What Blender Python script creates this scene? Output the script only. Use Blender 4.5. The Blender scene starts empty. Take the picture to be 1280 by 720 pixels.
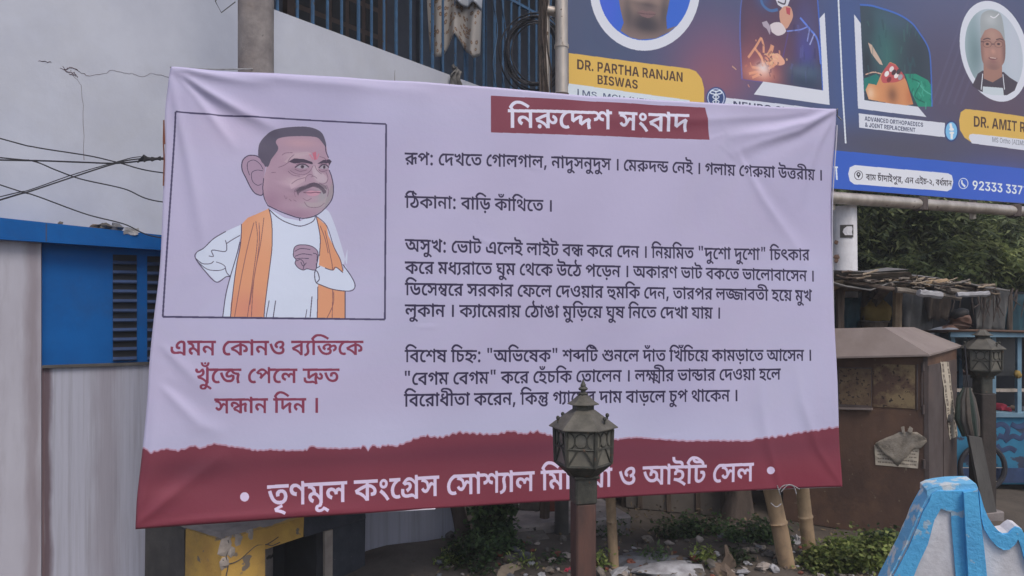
import bpy, math, random
import numpy as np
from mathutils import Vector, Matrix
random.seed(11); rng = np.random.default_rng(5)
sc = bpy.context.scene
# ------------------------------------------------------------------ camera
FPX, CX, HY, EYE = 950.0, 640.0, 378.0, 1.6
cam_d = bpy.data.cameras.new('camera'); cam = bpy.data.objects.new('camera', cam_d)
sc.collection.objects.link(cam); sc.camera = cam
cam_d.sensor_width = 36; cam_d.lens = FPX/1280*36
cam_d.shift_y = (HY-360)/1280
cam_d.clip_start = 0.05; cam_d.clip_end = 3000
cam.location = (0, 0, EYE); cam.rotation_euler = (math.radians(90), 0, 0)
# ------------------------------------------------------------------ sky, sun
SUN_EL, SUN_AZ = 54, 150            # azimuth clockwise from +Y (the view direction)
w = bpy.data.worlds.new('World'); sc.world = w; w.use_nodes = True
nt = w.node_tree; bg = nt.nodes['Background']
sky = nt.nodes.new('ShaderNodeTexSky'); sky.sky_type = 'NISHITA'; sky.sun_disc = False
sky.sun_elevation = math.radians(SUN_EL); sky.sun_rotation = math.radians(SUN_AZ)
sky.air_density = 1.0; sky.dust_density = 3.0; sky.ozone_density = 0.6
nt.links.new(sky.outputs[0], bg.inputs[0]); bg.inputs[1].default_value = 0.11
sd = bpy.data.lights.new('sun', 'SUN'); sun = bpy.data.objects.new('sun', sd); sc.collection.objects.link(sun)
sd.energy = 1.0; sd.angle = math.radians(25); sd.color = (1, .95, .9)
_e, _a = math.radians(SUN_EL), math.radians(SUN_AZ)
_dir = Vector((math.sin(_a)*math.cos(_e), math.cos(_a)*math.cos(_e), math.sin(_e)))
sun.rotation_euler = _dir.to_track_quat('Z', 'Y').to_euler(); sun.location = _dir*30
sc.view_settings.view_transform = 'Standard'; sc.view_settings.look = 'None'
sc.view_settings.exposure = 0.42; sc.view_settings.gamma = 1.0
# ------------------------------------------------------------------ helpers
col = sc.collection
WL = {}
def at(px, py, Y): return Vector(((px-CX)/FPX*Y, Y, EYE+(HY-py)/FPX*Y))
def lin(v):
    v = v/255.0
    return v/12.92 if v <= .04045 else ((v+.055)/1.055)**2.4
GAIN = 1.5
def A(r, g, b, k=GAIN): return tuple(min(.9, lin(c)*k) for c in (r, g, b))
def tag(o, label=None, cat=None, group=None, kind=None):
    if label: o['label'] = label
    if cat: o['category'] = cat
    if group: o['group'] = group
    if kind: o['kind'] = kind
    return o
def thing(name, loc, label, cat, group=None):
    o = bpy.data.objects.new(name, None); col.objects.link(o); o.location = loc
    o.empty_display_size = .1
    WL[o] = Vector(loc); return tag(o, label, cat, group)
def link(name, me, mats, parent=None, origin=None):
    o = bpy.data.objects.new(name, me); col.objects.link(o)
    for m in (mats if isinstance(mats, (list, tuple)) else [mats]): me.materials.append(m)
    n = len(me.vertices); co = np.empty(n*3); me.vertices.foreach_get('co', co); co = co.reshape(-1, 3)
    if parent is not None:
        og = WL[parent]; o.parent = parent; WL[o] = og.copy(); co -= np.array(og)
    else:
        if origin is None: origin = Vector(((co[:,0].min()+co[:,0].max())/2, (co[:,1].min()+co[:,1].max())/2, co[:,2].min()))
        o.location = origin; WL[o] = Vector(origin); co -= np.array(origin)
    me.vertices.foreach_set('co', co.ravel()); me.update()
    return o
class MB:
    def __init__(s): s.v = []; s.f = []; s.mi = []
    def add(s, vs, fs, mi=0):
        b = len(s.v); s.v += [tuple(v) for v in vs]; s.f += [tuple(b+i for i in f) for f in fs]; s.mi += [mi]*len(fs); return s
    def obox(s, o, ax, ay, az, mi=0):
        """box from corner o with edge vectors"""
        o, ax, ay, az = Vector(o), Vector(ax), Vector(ay), Vector(az)
        vs = [o+ax*i+ay*j+az*k for k in (0, 1) for j in (0, 1) for i in (0, 1)]
        fs = [(0,2,3,1),(4,5,7,6),(0,1,5,4),(2,6,7,3),(0,4,6,2),(1,3,7,5)]
        if ax.cross(ay).dot(az) < 0: fs = [f[::-1] for f in fs]
        return s.add(vs, fs, mi)
    def box(s, x0, x1, y0, y1, z0, z1, mi=0): return s.obox((x0,y0,z0), (x1-x0,0,0), (0,y1-y0,0), (0,0,z1-z0), mi)
    def bevbox(s, c, sx, sy, sz, R=None, b=.01, jit=0, mi=0):
        """chamfered box centred at c"""
        vs = []; R = R or Matrix.Identity(3); c = Vector(c); ids = {}
        for i in (-1, 1):
            for j in (-1, 1):
                for k in (-1, 1):
                    jj = Vector([random.uniform(-jit, jit) for _ in range(3)])
                    for a in range(3):
                        p = Vector((i*sx/2, j*sy/2, k*sz/2))
                        for q in range(3):
                            if q != a: p[q] -= (i, j, k)[q]*b
                        ids[(i,j,k,a)] = len(vs); vs.append(c+R@(p+jj))
        fs = []
        def key(a, sgn, u, v):
            t = [0,0,0]; t[a] = sgn; t[(a+1)%3] = u; t[(a+2)%3] = v; return tuple(t)
        for a in range(3):
            for sg in (-1, 1):
                f = [ids[key(a,sg,u,v)+(a,)] for u, v in ((-1,-1),(1,-1),(1,1),(-1,1))]
                fs.append(tuple(f if sg > 0 else f[::-1]))
            for u in (-1, 1):
                for v in (-1, 1):
                    k0 = key(a,-1,u,v); k1 = key(a,1,u,v); b1, b2 = (a+1)%3, (a+2)%3
                    fs.append((ids[k0+(b1,)], ids[k1+(b1,)], ids[k1+(b2,)], ids[k0+(b2,)]))
        for i in (-1, 1):
            for j in (-1, 1):
                for k in (-1, 1): fs.append((ids[(i,j,k,0)], ids[(i,j,k,1)], ids[(i,j,k,2)]))
        return s.add(vs, fs, mi)
    def tube(s, pts, r, n=8, mi=0, cap=True):
        pts = [Vector(p) for p in pts]; rs = r if isinstance(r, (list, tuple)) else [r]*len(pts)
        vs = []; fs = []; ref = None
        for i, p in enumerate(pts):
            t = (pts[min(i+1, len(pts)-1)]-pts[max(i-1, 0)]).normalized()
            if ref is None: ref = t.orthogonal().normalized()
            ref = (ref-t*ref.dot(t)).normalized(); bb = t.cross(ref)
            for k in range(n):
                a = 2*math.pi*k/n; vs.append(p+(ref*math.cos(a)+bb*math.sin(a))*rs[i])
        for i in range(len(pts)-1):
            for k in range(n):
                a, b = i*n+k, i*n+(k+1)%n; fs.append((a, b, b+n, a+n))
        if cap: fs += [tuple(range(n))[::-1], tuple((len(pts)-1)*n+k for k in range(n))]
        return s.add(vs, fs, mi)
    def lathe(s, c, prof, n=16, mi=0, ph=0):
        """prof list of (r,z) from bottom to top"""
        c = Vector(c); vs = []; fs = []
        for r, z in prof:
            for k in range(n):
                a = ph+2*math.pi*k/n; vs.append(c+Vector((r*math.cos(a), r*math.sin(a), z)))
        for i in range(len(prof)-1):
            for k in range(n):
                a, b = i*n+k, i*n+(k+1)%n; fs.append((a, b, b+n, a+n))
        fs += [tuple(range(n))[::-1], tuple((len(prof)-1)*n+k for k in range(n))]
        return s.add(vs, fs, mi)
    def prism(s, poly, off, mi=0):
        """poly: 3-D points of one face, off: extrusion vector (away from the face)"""
        n = len(poly); P = [Vector(p) for p in poly]; off = Vector(off)
        nor = sum(((P[i]-P[0]).cross(P[(i+1) % n]-P[0]) for i in range(1, n-1)), Vector())
        if nor.dot(off) > 0: P = P[::-1]
        vs = P+[p+off for p in P]
        fs = [tuple(range(n)), tuple(range(2*n-1, n-1, -1))]+[(i, i+n, (i+1)%n+n, (i+1)%n) for i in range(n)]
        return s.add(vs, fs, mi)
    def sheet(s, grid, mi=0):
        nr, nc = len(grid), len(grid[0]); vs = [p for r in grid for p in r]
        fs = [(i*nc+j, (i+1)*nc+j, (i+1)*nc+j+1, i*nc+j+1) for i in range(nr-1) for j in range(nc-1)]
        return s.add(vs, fs, mi)
    def blob(s, c, sx, sy, sz, R=None, rough=.25, n=7, m=5, mi=0, seed=None):
        rr = random.Random(seed if seed is not None else random.random()); R = R or Matrix.Identity(3); c = Vector(c)
        vs = []; fs = []
        for i in range(1, m):
            th = math.pi*i/m
            for k in range(n):
                a = 2*math.pi*k/n; q = 1+rr.uniform(-rough, rough)
                vs.append(c+R@Vector((math.sin(th)*math.cos(a)*sx*q, math.sin(th)*math.sin(a)*sy*q, math.cos(th)*sz*q)))
        for i in range(m-2):
            for k in range(n):
                a, b = i*n+k, i*n+(k+1)%n; fs.append((a, a+n, b+n, b))
        t = len(vs); vs += [c+R@Vector((0,0,sz)), c-R@Vector((0,0,sz))]
        for k in range(n):
            fs.append((t, k, (k+1)%n)); b = (m-2)*n; fs.append((t+1, b+(k+1)%n, b+k))
        return s.add(vs, fs, mi)
    def mesh(s, name, smooth=False):
        me = bpy.data.meshes.new(name); me.from_pydata(s.v, [], s.f); me.update()
        if any(s.mi): me.polygons.foreach_set('material_index', s.mi)
        if smooth:
            me.polygons.foreach_set('use_smooth', [True]*len(me.polygons))
            if smooth != 'all': me.set_sharp_from_angle(angle=math.radians(smooth if smooth is not True else 40))
        return me
    def build(s, name, mat, parent=None, smooth=False, origin=None):
        return link(name, s.mesh(name, smooth), mat, parent, origin)
def rotz(a): return Matrix.Rotation(a, 3, 'Z')
def rotr(t=1): return Matrix.Rotation(random.uniform(-3.14,3.14),3,'Z')@Matrix.Rotation(random.uniform(-t,t),3,'X')@Matrix.Rotation(random.uniform(-t,t),3,'Y')
# ------------------------------------------------------------------ materials
def MAT(name, c1, c2=None, scale=8, rough=.7, bump=.0, bscale=60, stretch=(1,1,1), spots=None, sp_scale=20, sp_thr=.62,
        metal=0, lo=.35, hi=.65, stain=None, st_scale=1.5, st_stretch=(1,1,1), st_amt=.5, spec=.3, sheen=0):
    m = bpy.data.materials.new(name); m.use_nodes = True; t = m.node_tree; N = t.nodes; L = t.links
    b = N['Principled BSDF']; b.inputs['Roughness'].default_value = rough; b.inputs['Metallic'].default_value = metal
    b.inputs['Specular IOR Level'].default_value = spec
    geo = N.new('ShaderNodeNewGeometry')
    def noise(sca, st, det=5, ro=.6):
        mp = N.new('ShaderNodeMapping'); mp.inputs['Scale'].default_value = st; L.new(geo.outputs['Position'], mp.inputs[0])
        n = N.new('ShaderNodeTexNoise'); n.inputs['Scale'].default_value = sca; n.inputs['Detail'].default_value = det
        n.inputs['Roughness'].default_value = ro; L.new(mp.outputs[0], n.inputs['Vector']); return n.outputs[0]
    def ramp(src, a, z):
        r = N.new('ShaderNodeMapRange'); r.inputs[1].default_value = a; r.inputs[2].default_value = z; L.new(src, r.inputs[0]); return r.outputs[0]
    def mix(f, a, z):
        x = N.new('ShaderNodeMix'); x.data_type = 'RGBA'
        for i, q in ((0, f), (6, a), (7, z)):
            if hasattr(q, 'links'): L.new(q, x.inputs[i])
            else: x.inputs[i].default_value = q if i == 0 else (*q, 1)
        return x.outputs[2]
    c2 = c2 or tuple(v*.8 for v in c1)
    out = mix(ramp(noise(scale, stretch), lo, hi), c2, c1)
    if stain:
        r = ramp(noise(st_scale, st_stretch, 6, .7), .5, .72)
        mm = N.new('ShaderNodeMath'); mm.operation = 'MULTIPLY'; mm.inputs[1].default_value = st_amt; L.new(r, mm.inputs[0])
        out = mix(mm.outputs[0], out, stain)
    if spots: out = mix(ramp(noise(sp_scale, (1,1,1), 3, .5), sp_thr, sp_thr+.03), out, spots)
    m['_out'] = 1; L.new(out, b.inputs['Base Color'])
    if bump:
        bn = N.new('ShaderNodeBump'); bn.inputs['Strength'].default_value = bump; bn.inputs['Distance'].default_value = .01
        L.new(noise(bscale, stretch, 6, .65), bn.inputs['Height']); L.new(bn.outputs[0], b.inputs['Normal'])
    m.diffuse_color = (*c1, 1)
    return m
def IMG(name, arr):
    """a printed surface: flat artwork computed here, mapped by UV"""
    h, wd = arr.shape[:2]; im = bpy.data.images.new(name, wd, h); px = np.ones((h, wd, 4), np.float32)
    px[:, :, :3] = arr[::-1]; im.pixels.foreach_set(px.ravel()); im.update(); im.pack(); return im
def PRINT(name, im, rough=.55, bump=.05, bscale=30, spec=.25):
    m = MAT(name, (.5,.5,.5), rough=rough, bump=bump, bscale=bscale, spec=spec); t = m.node_tree
    n = t.nodes.new('ShaderNodeTexImage'); n.image = im; n.extension = 'EXTEND'
    uv = t.nodes.new('ShaderNodeUVMap'); uv.uv_map = 'UV'; t.links.new(uv.outputs[0], n.inputs[0])
    b = t.nodes['Principled BSDF']; t.links.new(n.outputs[0], b.inputs['Base Color']); return m
# ------------------------------------------------------------------ lettering and print canvas
# letter outlines: per glyph, per contour, x and y steps in 1/250 em
GLY=[[[76,156,0,-26,-24,0,0,-130,-30,0,0,130,-24,0,0,26,23,0,-8,10,-8,10,12,17,11,14,12,10,13,7,15,4,15,1,24,-2,23,-7,26,-14,15,-9,16,-11,-15,-20,-18,12,-16,10,-26,12,-25,4,-12,-1,-9,-4,-16,-11,-12,-16,6,-8,6,-8]],
[[159,156,0,-26,-24,0,0,-130,-30,0,0,54,5,-13,-17,19,-19,14,-9,3,-9,2,-12,-4,-4,-4,-1,-6,4,-10,14,-8,-14,-25,-14,8,-11,10,-7,13,-3,13,2,12,4,10,7,7,9,5,20,5,22,-4,20,-11,18,-16,-4,-2,-1,12,0,12,0,34,-107,0,0,26]],
[[212,156,0,-26,-79,0,0,-65,-1,-9,1,-10,0,-11,0,-35,-30,0,-9,13,-12,12,-30,18,-17,6,-18,4,-12,28,50,25,54,19,-5,-8,0,13,-106,0,0,26],[103,104,6,-6,-33,-12,-33,-15,23,-8,23,-14,20,-19,-5,-2,0,11,-1,12],[166,34,-10,1,-10,4,-17,14,-14,24,16,15,8,-19,10,-11,12,-3,8,2,3,4,1,6,-2,7,-6,6,-12,5,8,26,22,-10,14,-15,4,-9,1,-11,-3,-15,-7,-11,-11,-7],[43,-3,-6,2,-6,3,-4,6,-1,7,1,7,4,6,6,4,6,1,7,-1,6,-4,4,-6,1,-7,-1,-7,-4,-6,-6,-3]],
[[99,156,0,-26,-12,0,-16,-10,-15,-14,-11,-18,-4,-22,2,-14,3,-11,5,-8,7,-5,14,-3,9,1,10,4,12,-23,-16,-7,-17,-1,-16,2,-15,6,-12,9,-9,13,-5,17,-2,19,2,17,5,16,8,14,10,13,13,9,14,7,-16,-10,-9,-1,-13,0,-27,0,0,26]],
[[217,156,0,-26,-169,0,0,-54,-9,7,18,13,24,14,27,11,20,-17,-6,-16,-2,-16,0,-10,2,-9,-9,4,17,14,24,14,27,11,20,-17,-6,-18,-2,-20,2,-18,4,-19,-29,-7,-5,22,-2,21,2,22,7,16,11,-9,-24,-10,-22,-15,-21,-16,-24,16,-2,11,0,13,2,19,7,17,11,-9,-23,-11,-24,-15,-21,-16,-24,16,0,61,-20,0,0,26]],
[[179,156,0,-26,-25,0,0,-130,-29,0,0,127,1,6,-1,9,0,9,0,21,23,0,6,-16],[87,157,19,-3,15,-11,11,-17,0,-31,-9,15,-9,12,-11,7,-12,3,-13,-4,-4,-6,-1,-7,2,-8,6,-6,9,-4,14,-1,-3,-28,-16,2,-13,5,-9,8,-6,9,-4,11,-1,12,1,14,4,10,6,8,7,6],[20,157,21,-4,9,-6,7,-9,4,-11,2,-15,-5,-21,-7,-9,-9,-8,-12,-4,-16,-2,-3,27,10,2,8,2,9,6,3,9,-1,8,-5,5,-7,4,-9,1,-9,-1,-10,-2,-3,26,12,2]],[],
[[178,156,0,-26,-24,0,0,-130,-30,0,0,81,6,-12,-10,11,-9,4,-6,-2,-6,-7,-4,-7,-6,-9,-13,-19,-13,-10,-15,-3,-14,3,-13,9,-7,7,-7,11,22,13,5,-8,4,-5,8,-3,7,2,7,7,5,7,5,10,6,7,7,11,6,7,7,3,7,2,13,-4,13,-10,-4,-1,-1,10,0,10,0,15,-126,0,0,26],[62,63,-2,14,-3,11,-3,8,-5,7,-16,8,-12,2,-14,2,8,27,17,-9,13,-2,10,-3,14,-9,8,-14,3,-20]],
[[34,79,30,-22,25,-27,20,-29,-24,-12,-19,25,-22,22,-28,21],[17,119,1,10,4,9,13,13,10,3,10,2,10,-2,9,-3,14,-13,3,-9,2,-10,-2,-10,-3,-9,-6,-7,-8,-6,-9,-3,-10,-1,-10,1,-10,3,-7,6,-6,7,-4,9],[40,119,4,-10,11,-5,10,5,4,10,-4,11,-10,4,-11,-4]],
[[158,156,0,-26,-25,0,0,-130,-30,0,-9,13,-12,12,-30,18,-17,6,-18,4,-12,28,50,25,54,19,-5,-8,0,13,-106,0,0,26],[103,104,6,-6,-33,-12,-33,-15,23,-8,23,-14,20,-19,-5,-2,0,11,-1,12]],
[[76,156,0,-26,-24,0,0,-130,-30,0,0,112,-9,13,-6,4,-8,1,-1,0,0,26,4,0,11,-4,5,-4,5,-8,-1,6,0,7,0,19,24,0,6,-16]],
[[160,156,0,-26,-111,0,0,-70,-6,5,21,19,27,17,31,15,22,-18,-7,-14,-3,-16,-1,-17,2,-22,6,-25,-29,-7,-7,27,-3,27,2,19,5,16,6,14,8,-12,-28,-15,-27,-19,-24,-21,-25,16,0,81,-21,0,0,26]],
[[204,156,0,-26,-71,0,0,-130,-30,0,-9,13,-12,12,-30,18,-17,6,-18,4,-12,28,50,25,54,19,-5,-8,0,13,-106,0,0,26],[103,104,6,-6,-33,-12,-33,-15,23,-8,23,-14,20,-19,-5,-2,0,11,-1,12],[184,54,1,-19,5,-19,-28,-5,-5,21,-2,20,3,21,6,18,11,-9,-15,-5,-17,-7,-14,-6,-3,27,23,9,24,8,19,-18,-6,-18],[43,-3,-6,2,-6,3,-4,6,-1,7,1,7,4,6,6,4,6,1,7,-1,6,-4,4,-6,1,-7,-1,-7,-4,-6,-6,-3]],
[[191,156,0,-26,-25,0,0,-130,-29,0,0,98,2,-13,-16,20,-16,15,-16,9,-16,3,-18,-4,-15,-10,-14,-15,-1,4,11,6,12,2,11,-2,8,-5,5,-8,1,-8,0,-7,-1,-5,-7,2,6,7,7,6,7,7,30,26,18,-18,-73,-67,-21,19,23,22,-10,-13,-9,-6,6,9,3,9,-4,9,-9,3,-7,-1,-7,-3,-23,21,22,24,22,16,12,4,14,1,12,-1,12,-3,20,-13,22,-21,-2,-4,-1,12,0,13,0,32,23,0,6,-16]],
[[40,99,-8,1,-7,4,-4,6,-1,9,1,9,4,6,7,4,8,1,14,-5,4,-6,2,-9,-2,-9,-4,-6,-7,-4],[40,-3,-8,1,-7,3,-4,6,-1,10,1,9,4,6,7,3,8,1,14,-4,4,-6,2,-9,-2,-9,-4,-7,-7,-3]],
[[99,156,0,-26,-12,0,-16,-10,-15,-14,-11,-18,-4,-22,2,-14,3,-11,5,-8,7,-5,14,-3,9,1,10,4,12,-23,-16,-7,-17,-1,-17,2,-14,6,-12,9,-9,13,-5,17,-2,19,1,16,4,14,14,26,20,20,24,15]],
[[187,156,0,-26,-25,0,0,-130,-30,0,-17,19,-21,15,-24,11,-28,7,-8,28,14,-7,22,-4,18,-5,14,-7,12,-7,19,-16,-1,11,0,13,0,114,24,0,6,-16],[117,116,-1,-13,-5,-12,-9,-10,-11,-8,-15,-6,-19,-3,-18,4,-5,12,17,3,13,4,11,5,7,6,5,7,1,8,-4,13,-12,11,28,19,12,-18,4,-11],[47,106,-15,2,-11,6,-7,9,-3,13,2,11,4,10,27,-7,-2,-4,-1,-5,3,-7,7,-3,10,2,8,6,10,12,21,5,2,-10,-14,-21,-18,-14,-10,-4]],
[[106,9,-22,3,-20,7,-18,12,-16,19,-14,26,-11,33,28,8,9,-25,9,-21,10,-16,12,-11,14,-6,16,-2,18,2,12,6,6,10,3,13,-4,16,-8,9,-13,4,-10,-4,-4,-9,0,-6,2,-5,-29,-5,-3,11,-1,9,1,10,5,9,7,6,9,5,21,3,17,-1,14,-6,11,-8,8,-12,5,-13,2,-15,-2,-15,-5,-13,-9,-11,-12,-9,-17,-6],[184,156,0,-26,-186,0,0,26]],
[[121,0,0,102,6,-12,-13,16,-14,13,-15,9,-17,4,-11,-2,-8,-4,-14,-13,-3,0,11,6,16,2,10,-1,9,-4,11,-11,4,-15,-3,-15,-8,-13,-13,-12,-19,-12,-18,25,13,6,10,7,7,6,2,8,-3,7,-9,3,-11,-2,-12,-5,-25,20,18,23,21,16,11,4,13,1,22,-4,21,-13,21,-20,-9,3,-1,9,0,14,0,26,24,0,5,-16,25,0,0,-26,-24,0,0,-130]],
[[194,156,0,-26,-25,0,0,-130,-29,0,0,80,5,-13,-10,13,-6,4,-7,1,-6,-1,-5,-5,-2,-11,0,-4,0,-4,-25,-1,-5,15,-10,9,-13,4,-9,-2,-6,-5,-2,-8,2,-8,5,-7,19,-9,-9,-26,-25,12,-10,7,-7,9,-4,11,-2,12,2,12,4,9,7,8,9,6,11,3,11,2,13,-2,11,-3,10,-7,11,-9,-5,1,4,8,6,5,15,5,15,-4,13,-9,-4,-4,-1,11,0,11,0,14,-142,0,0,26]],
[[55,34,2,-3,-6,-20,-7,-21,-8,-20,-25,0,7,33,5,31]],
[[-75,-66,-17,3,-15,9,-5,8,-1,10,2,12,8,10,12,6,17,2,17,-1,16,-4,31,-14,16,-11,17,-13,-17,-19,-28,23,-25,13,-24,5,-6,-1,-5,-2,-4,-7,4,-7,9,-2,11,3,6,8,3,10,1,10,0,19,30,0,0,-13,-2,-18,-7,-18,-7,-9,-9,-7,-13,-4]],
[[45,0,0,156,31,0,0,-156]],
[[162,156,0,-26,-24,0,0,-130,-30,0,0,33,4,-13,-17,22,-18,15,-9,4,-10,1,-11,-3,-3,-4,-2,-6,2,-6,4,-5,14,-8,-9,-26,-13,5,-11,6,-8,8,-5,8,-5,19,2,12,5,9,7,7,9,5,19,4,24,-3,19,-11,17,-19,-4,-3,-1,12,0,12,0,55,-110,0,0,26],[79,80,0,-3,-1,-4,-29,7,-1,11,-3,9,-6,6,-7,5,-11,3,-15,2,6,24,14,-4,24,-6,17,-11,9,-16]],
[[218,156,0,-26,-88,0,0,-41,2,-7,6,-3,7,2,9,8,9,11,26,5,12,-24,5,-26,-2,-14,-6,-13,-9,-11,-13,-8,-16,-6,-20,-2,-18,2,-17,4,-15,8,-14,12,-14,17,-11,21,26,12,8,-15,8,-12,9,-10,10,-7,12,-4,13,-1,17,2,12,6,7,10,3,13,-3,17,-9,12,22,1,-17,-20,-17,-12,-19,-4,-14,2,-10,7,-6,12,-3,18,0,2,1,2,0,8,-1,8,0,18,-102,0,0,26],[48,121,22,-3,20,-9,19,-15,2,-30,-16,13,-14,10,-15,7,-14,2,-9,-3,-4,-7,2,-6,7,-5,-14,-23,-11,7,-9,9,-4,9,-2,11,1,10,5,8,6,7,9,5]],
[[89,156,-1,7,-3,4,-6,3,-8,1,-16,0,-16,1,-13,2,-10,5,-8,6,-8,12,-2,17,0,7,1,7,29,-2,-1,-4,0,-4,1,-9,4,-7,8,-4,6,-1,8,-1,16,0,13,0,10,-2,14,-8,7,-12,3,-18],[65,122,20,-2,15,-5,12,-7,7,-10,5,-10,1,-11,-3,-18,-10,-14,-16,-9,-22,-5,-4,8,25,-8,24,-12,25,-15,-17,-21,-25,17,-28,13,-29,11,-33,7,5,24,17,-3,17,-1,15,0,11,3,8,4,6,5,4,13,-2,9,-5,7,-9,5,-12,1,-12,-1,-7,-4,-2,-7,1,-4,1,-3,-29,-4,-2,8,-1,9,2,9,4,7,7,6,10,4,12,3],[38,109,-3,8,-5,6,-7,6,-11,3,17,11,11,-3,12,-6,8,-6,5,-8,3,-10],[143,156,0,-26,-145,0,0,26]],
[[167,156,0,-26,-25,0,0,-130,-30,0,-11,12,-12,10,-31,15,-18,5,-20,3,-11,27,15,9,16,9,17,8,-23,11,-27,8,9,20,8,-7,-26,0,0,26],[112,130,-73,0,1,2,18,-7,15,-9,13,-11,2,-20,-15,-7,-15,-7,-14,-8,-1,2,28,-7,26,-14,21,-19,-4,-2,-2,13,0,13],[44,-6,-7,2,-6,4,-4,5,-1,7,1,7,4,6,6,4,7,1,6,-1,6,-4,4,-6,1,-7,-1,-7,-4,-5,-6,-4]],
[[127,156,-1,7,-3,4,-5,3,-9,1,-35,0,-17,1,-13,2,-10,5,-7,6,-8,12,-2,17,0,7,1,7,28,-2,0,-4,0,-4,1,-9,3,-7,8,-4,6,-1,9,-1,35,0,13,0,10,-2,14,-8,8,-12,2,-18],[186,156,0,-26,-88,0,0,-35,2,-7,5,-3,8,3,8,7,9,11,26,5,13,-24,4,-27,-2,-15,-5,-13,-9,-11,-13,-9,-17,-5,-20,-2,-16,1,-15,4,-15,7,-13,10,-13,14,-11,18,-10,22,-9,28,28,8,9,-28,10,-22,11,-16,13,-11,14,-6,15,-2,16,2,13,6,7,10,3,13,-4,17,-8,12,23,3,-18,-20,-18,-12,-19,-4,-13,3,-10,6,-7,12,-1,8,-1,12,0,30,-70,0,0,26]],
[[134,127,18,-3,13,-6,8,-10,2,-13,-1,-11,-5,-9,-7,-8,-10,-7,-24,-11,-10,23,12,5,9,4,5,6,2,6,-3,7,-11,3,-13,-2,-12,-5,-8,-6,-3,-6,2,-4,3,-1,6,-1,-7,-26,-15,3,-10,7,-7,9,-2,10,2,10,4,8,16,15,22,9],[178,42,-4,-17,-13,-14,-19,-8,-26,-3,-18,1,-17,4,-16,6,-15,10,-13,13,-12,17,-11,22,-9,26,28,8,9,-27,11,-20,13,-16,14,-10,16,-6,18,-2,14,1,10,4,7,6,3,8,-2,6,-4,5,-15,8,27,12,10,-7,7,-8,5,-9],[194,156,0,-26,-196,0,0,26]],
[[158,156,0,-26,-25,0,0,-130,-30,0,-9,13,-12,12,-30,18,-17,6,-18,4,-12,28,50,25,54,19,-5,-8,0,13,-106,0,0,26],[103,104,6,-6,-33,-12,-33,-15,23,-8,23,-14,20,-19,-5,-2,0,11,-1,12],[43,-3,-6,2,-6,3,-4,6,-1,7,1,7,4,6,6,4,6,1,7,-1,6,-4,4,-6,1,-7,-1,-7,-4,-6,-6,-3]],
[[76,130,-24,0,0,-130,-30,0,0,130,-24,0,0,26,24,0,-3,12,-6,11,-9,9,-10,7,-13,5,-14,3,-35,3,-22,-1,-13,-4,-5,-5,4,-4,11,-1,25,0,12,-1,10,-2,14,-7,7,-11,2,-16,-28,0,-1,8,-4,4,-5,2,-8,1,-20,0,-12,1,-10,1,-14,4,-8,9,-3,11,5,14,13,11,13,5,18,3,22,1,33,-2,28,-6,23,-10,17,-14,11,-18,5,-23,24,0]],
[[149,0,-15,1,-14,4,-13,6,-11,8,-16,20,8,26,18,4,14,5,9,7,6,9,5,20,-1,10,-3,10,-65,0,0,26,53,0,-10,13,-5,13,-1,12,1,9,4,9,6,9,10,8,22,-14,-11,-12,-3,-14,2,-11,6,-11,11,-11,76,0,0,-26,-33,0,-8,0,-7,1,15,-17,10,-17,7,-18,2,-19,-2,-17,-6,-15,-10,-12,-13,-9,-17,-5],[149,26,11,1,9,3,7,6,6,7,4,8,1,11,-4,22,-11,22,-9,12,-12,14,7,1,5,-15,2,-18,-2,-19,-10,-17,-8,-7,-11,-7,-14,-5,-17,-5,3,17,4,-10,5,-7,16,-10],[76,156,0,-26,-24,0,0,-130,-30,0,0,130,-24,0,0,26,23,0,-8,10,-7,12,12,15,12,13,13,9,12,6,15,4,15,1,31,-5,16,-6,18,-8,19,-10,21,-13,-16,-20,-17,12,-16,10,-15,7,-13,4,-25,4,-19,-4,-17,-10,-14,-15,6,-8,6,-8]],
[[214,156,0,-26,-82,0,0,-15,1,-9,0,-106,-30,0,-10,13,-12,12,-29,18,-17,6,-18,4,-12,28,50,25,53,19,-4,-8,0,13,-106,0,0,26],[103,104,5,-6,-22,-8,-22,-9,-21,-10,23,-8,23,-14,19,-19,-4,-2,-1,10,0,12],[203,66,-4,-16,-4,-6,-7,-6,-10,-3,-12,-1,-10,0,-8,1,2,25,3,0,5,0,8,1,4,2,3,9,-3,9,-8,7,-14,7,-19,4,0,25,20,-3,17,-7,15,-9,12,-11,7,-13]],
[[186,156,0,-26,-88,0,0,-35,2,-7,5,-3,8,3,8,7,9,11,26,5,13,-24,4,-27,-2,-15,-5,-13,-9,-11,-13,-9,-17,-5,-20,-2,-16,1,-15,4,-15,7,-13,10,-13,14,-11,18,-10,22,-9,28,28,8,9,-28,10,-22,11,-16,13,-11,14,-6,15,-2,16,2,13,6,7,10,3,13,-4,17,-8,12,23,3,-18,-20,-18,-12,-19,-4,-13,3,-10,6,-7,12,-1,8,-1,12,0,30,-70,0,0,26],[92,-43,-6,2,-6,3,-4,6,-1,7,1,7,4,6,6,4,6,1,7,-1,6,-4,4,-6,1,-7,-1,-7,-4,-6,-6,-3]],
[[13,218,-2,-13,-4,-12,-7,-10,-9,-7,-12,-5,-15,-2,-15,2,-13,5,-9,7,-7,10,-5,12,-2,13,24,3,3,-13,4,-10,8,-6,11,-2,10,2,8,6,5,10,2,13],[-24,210,-4,-9,-9,-3,-10,3,-3,9,3,8,10,4,9,-4]],
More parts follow.
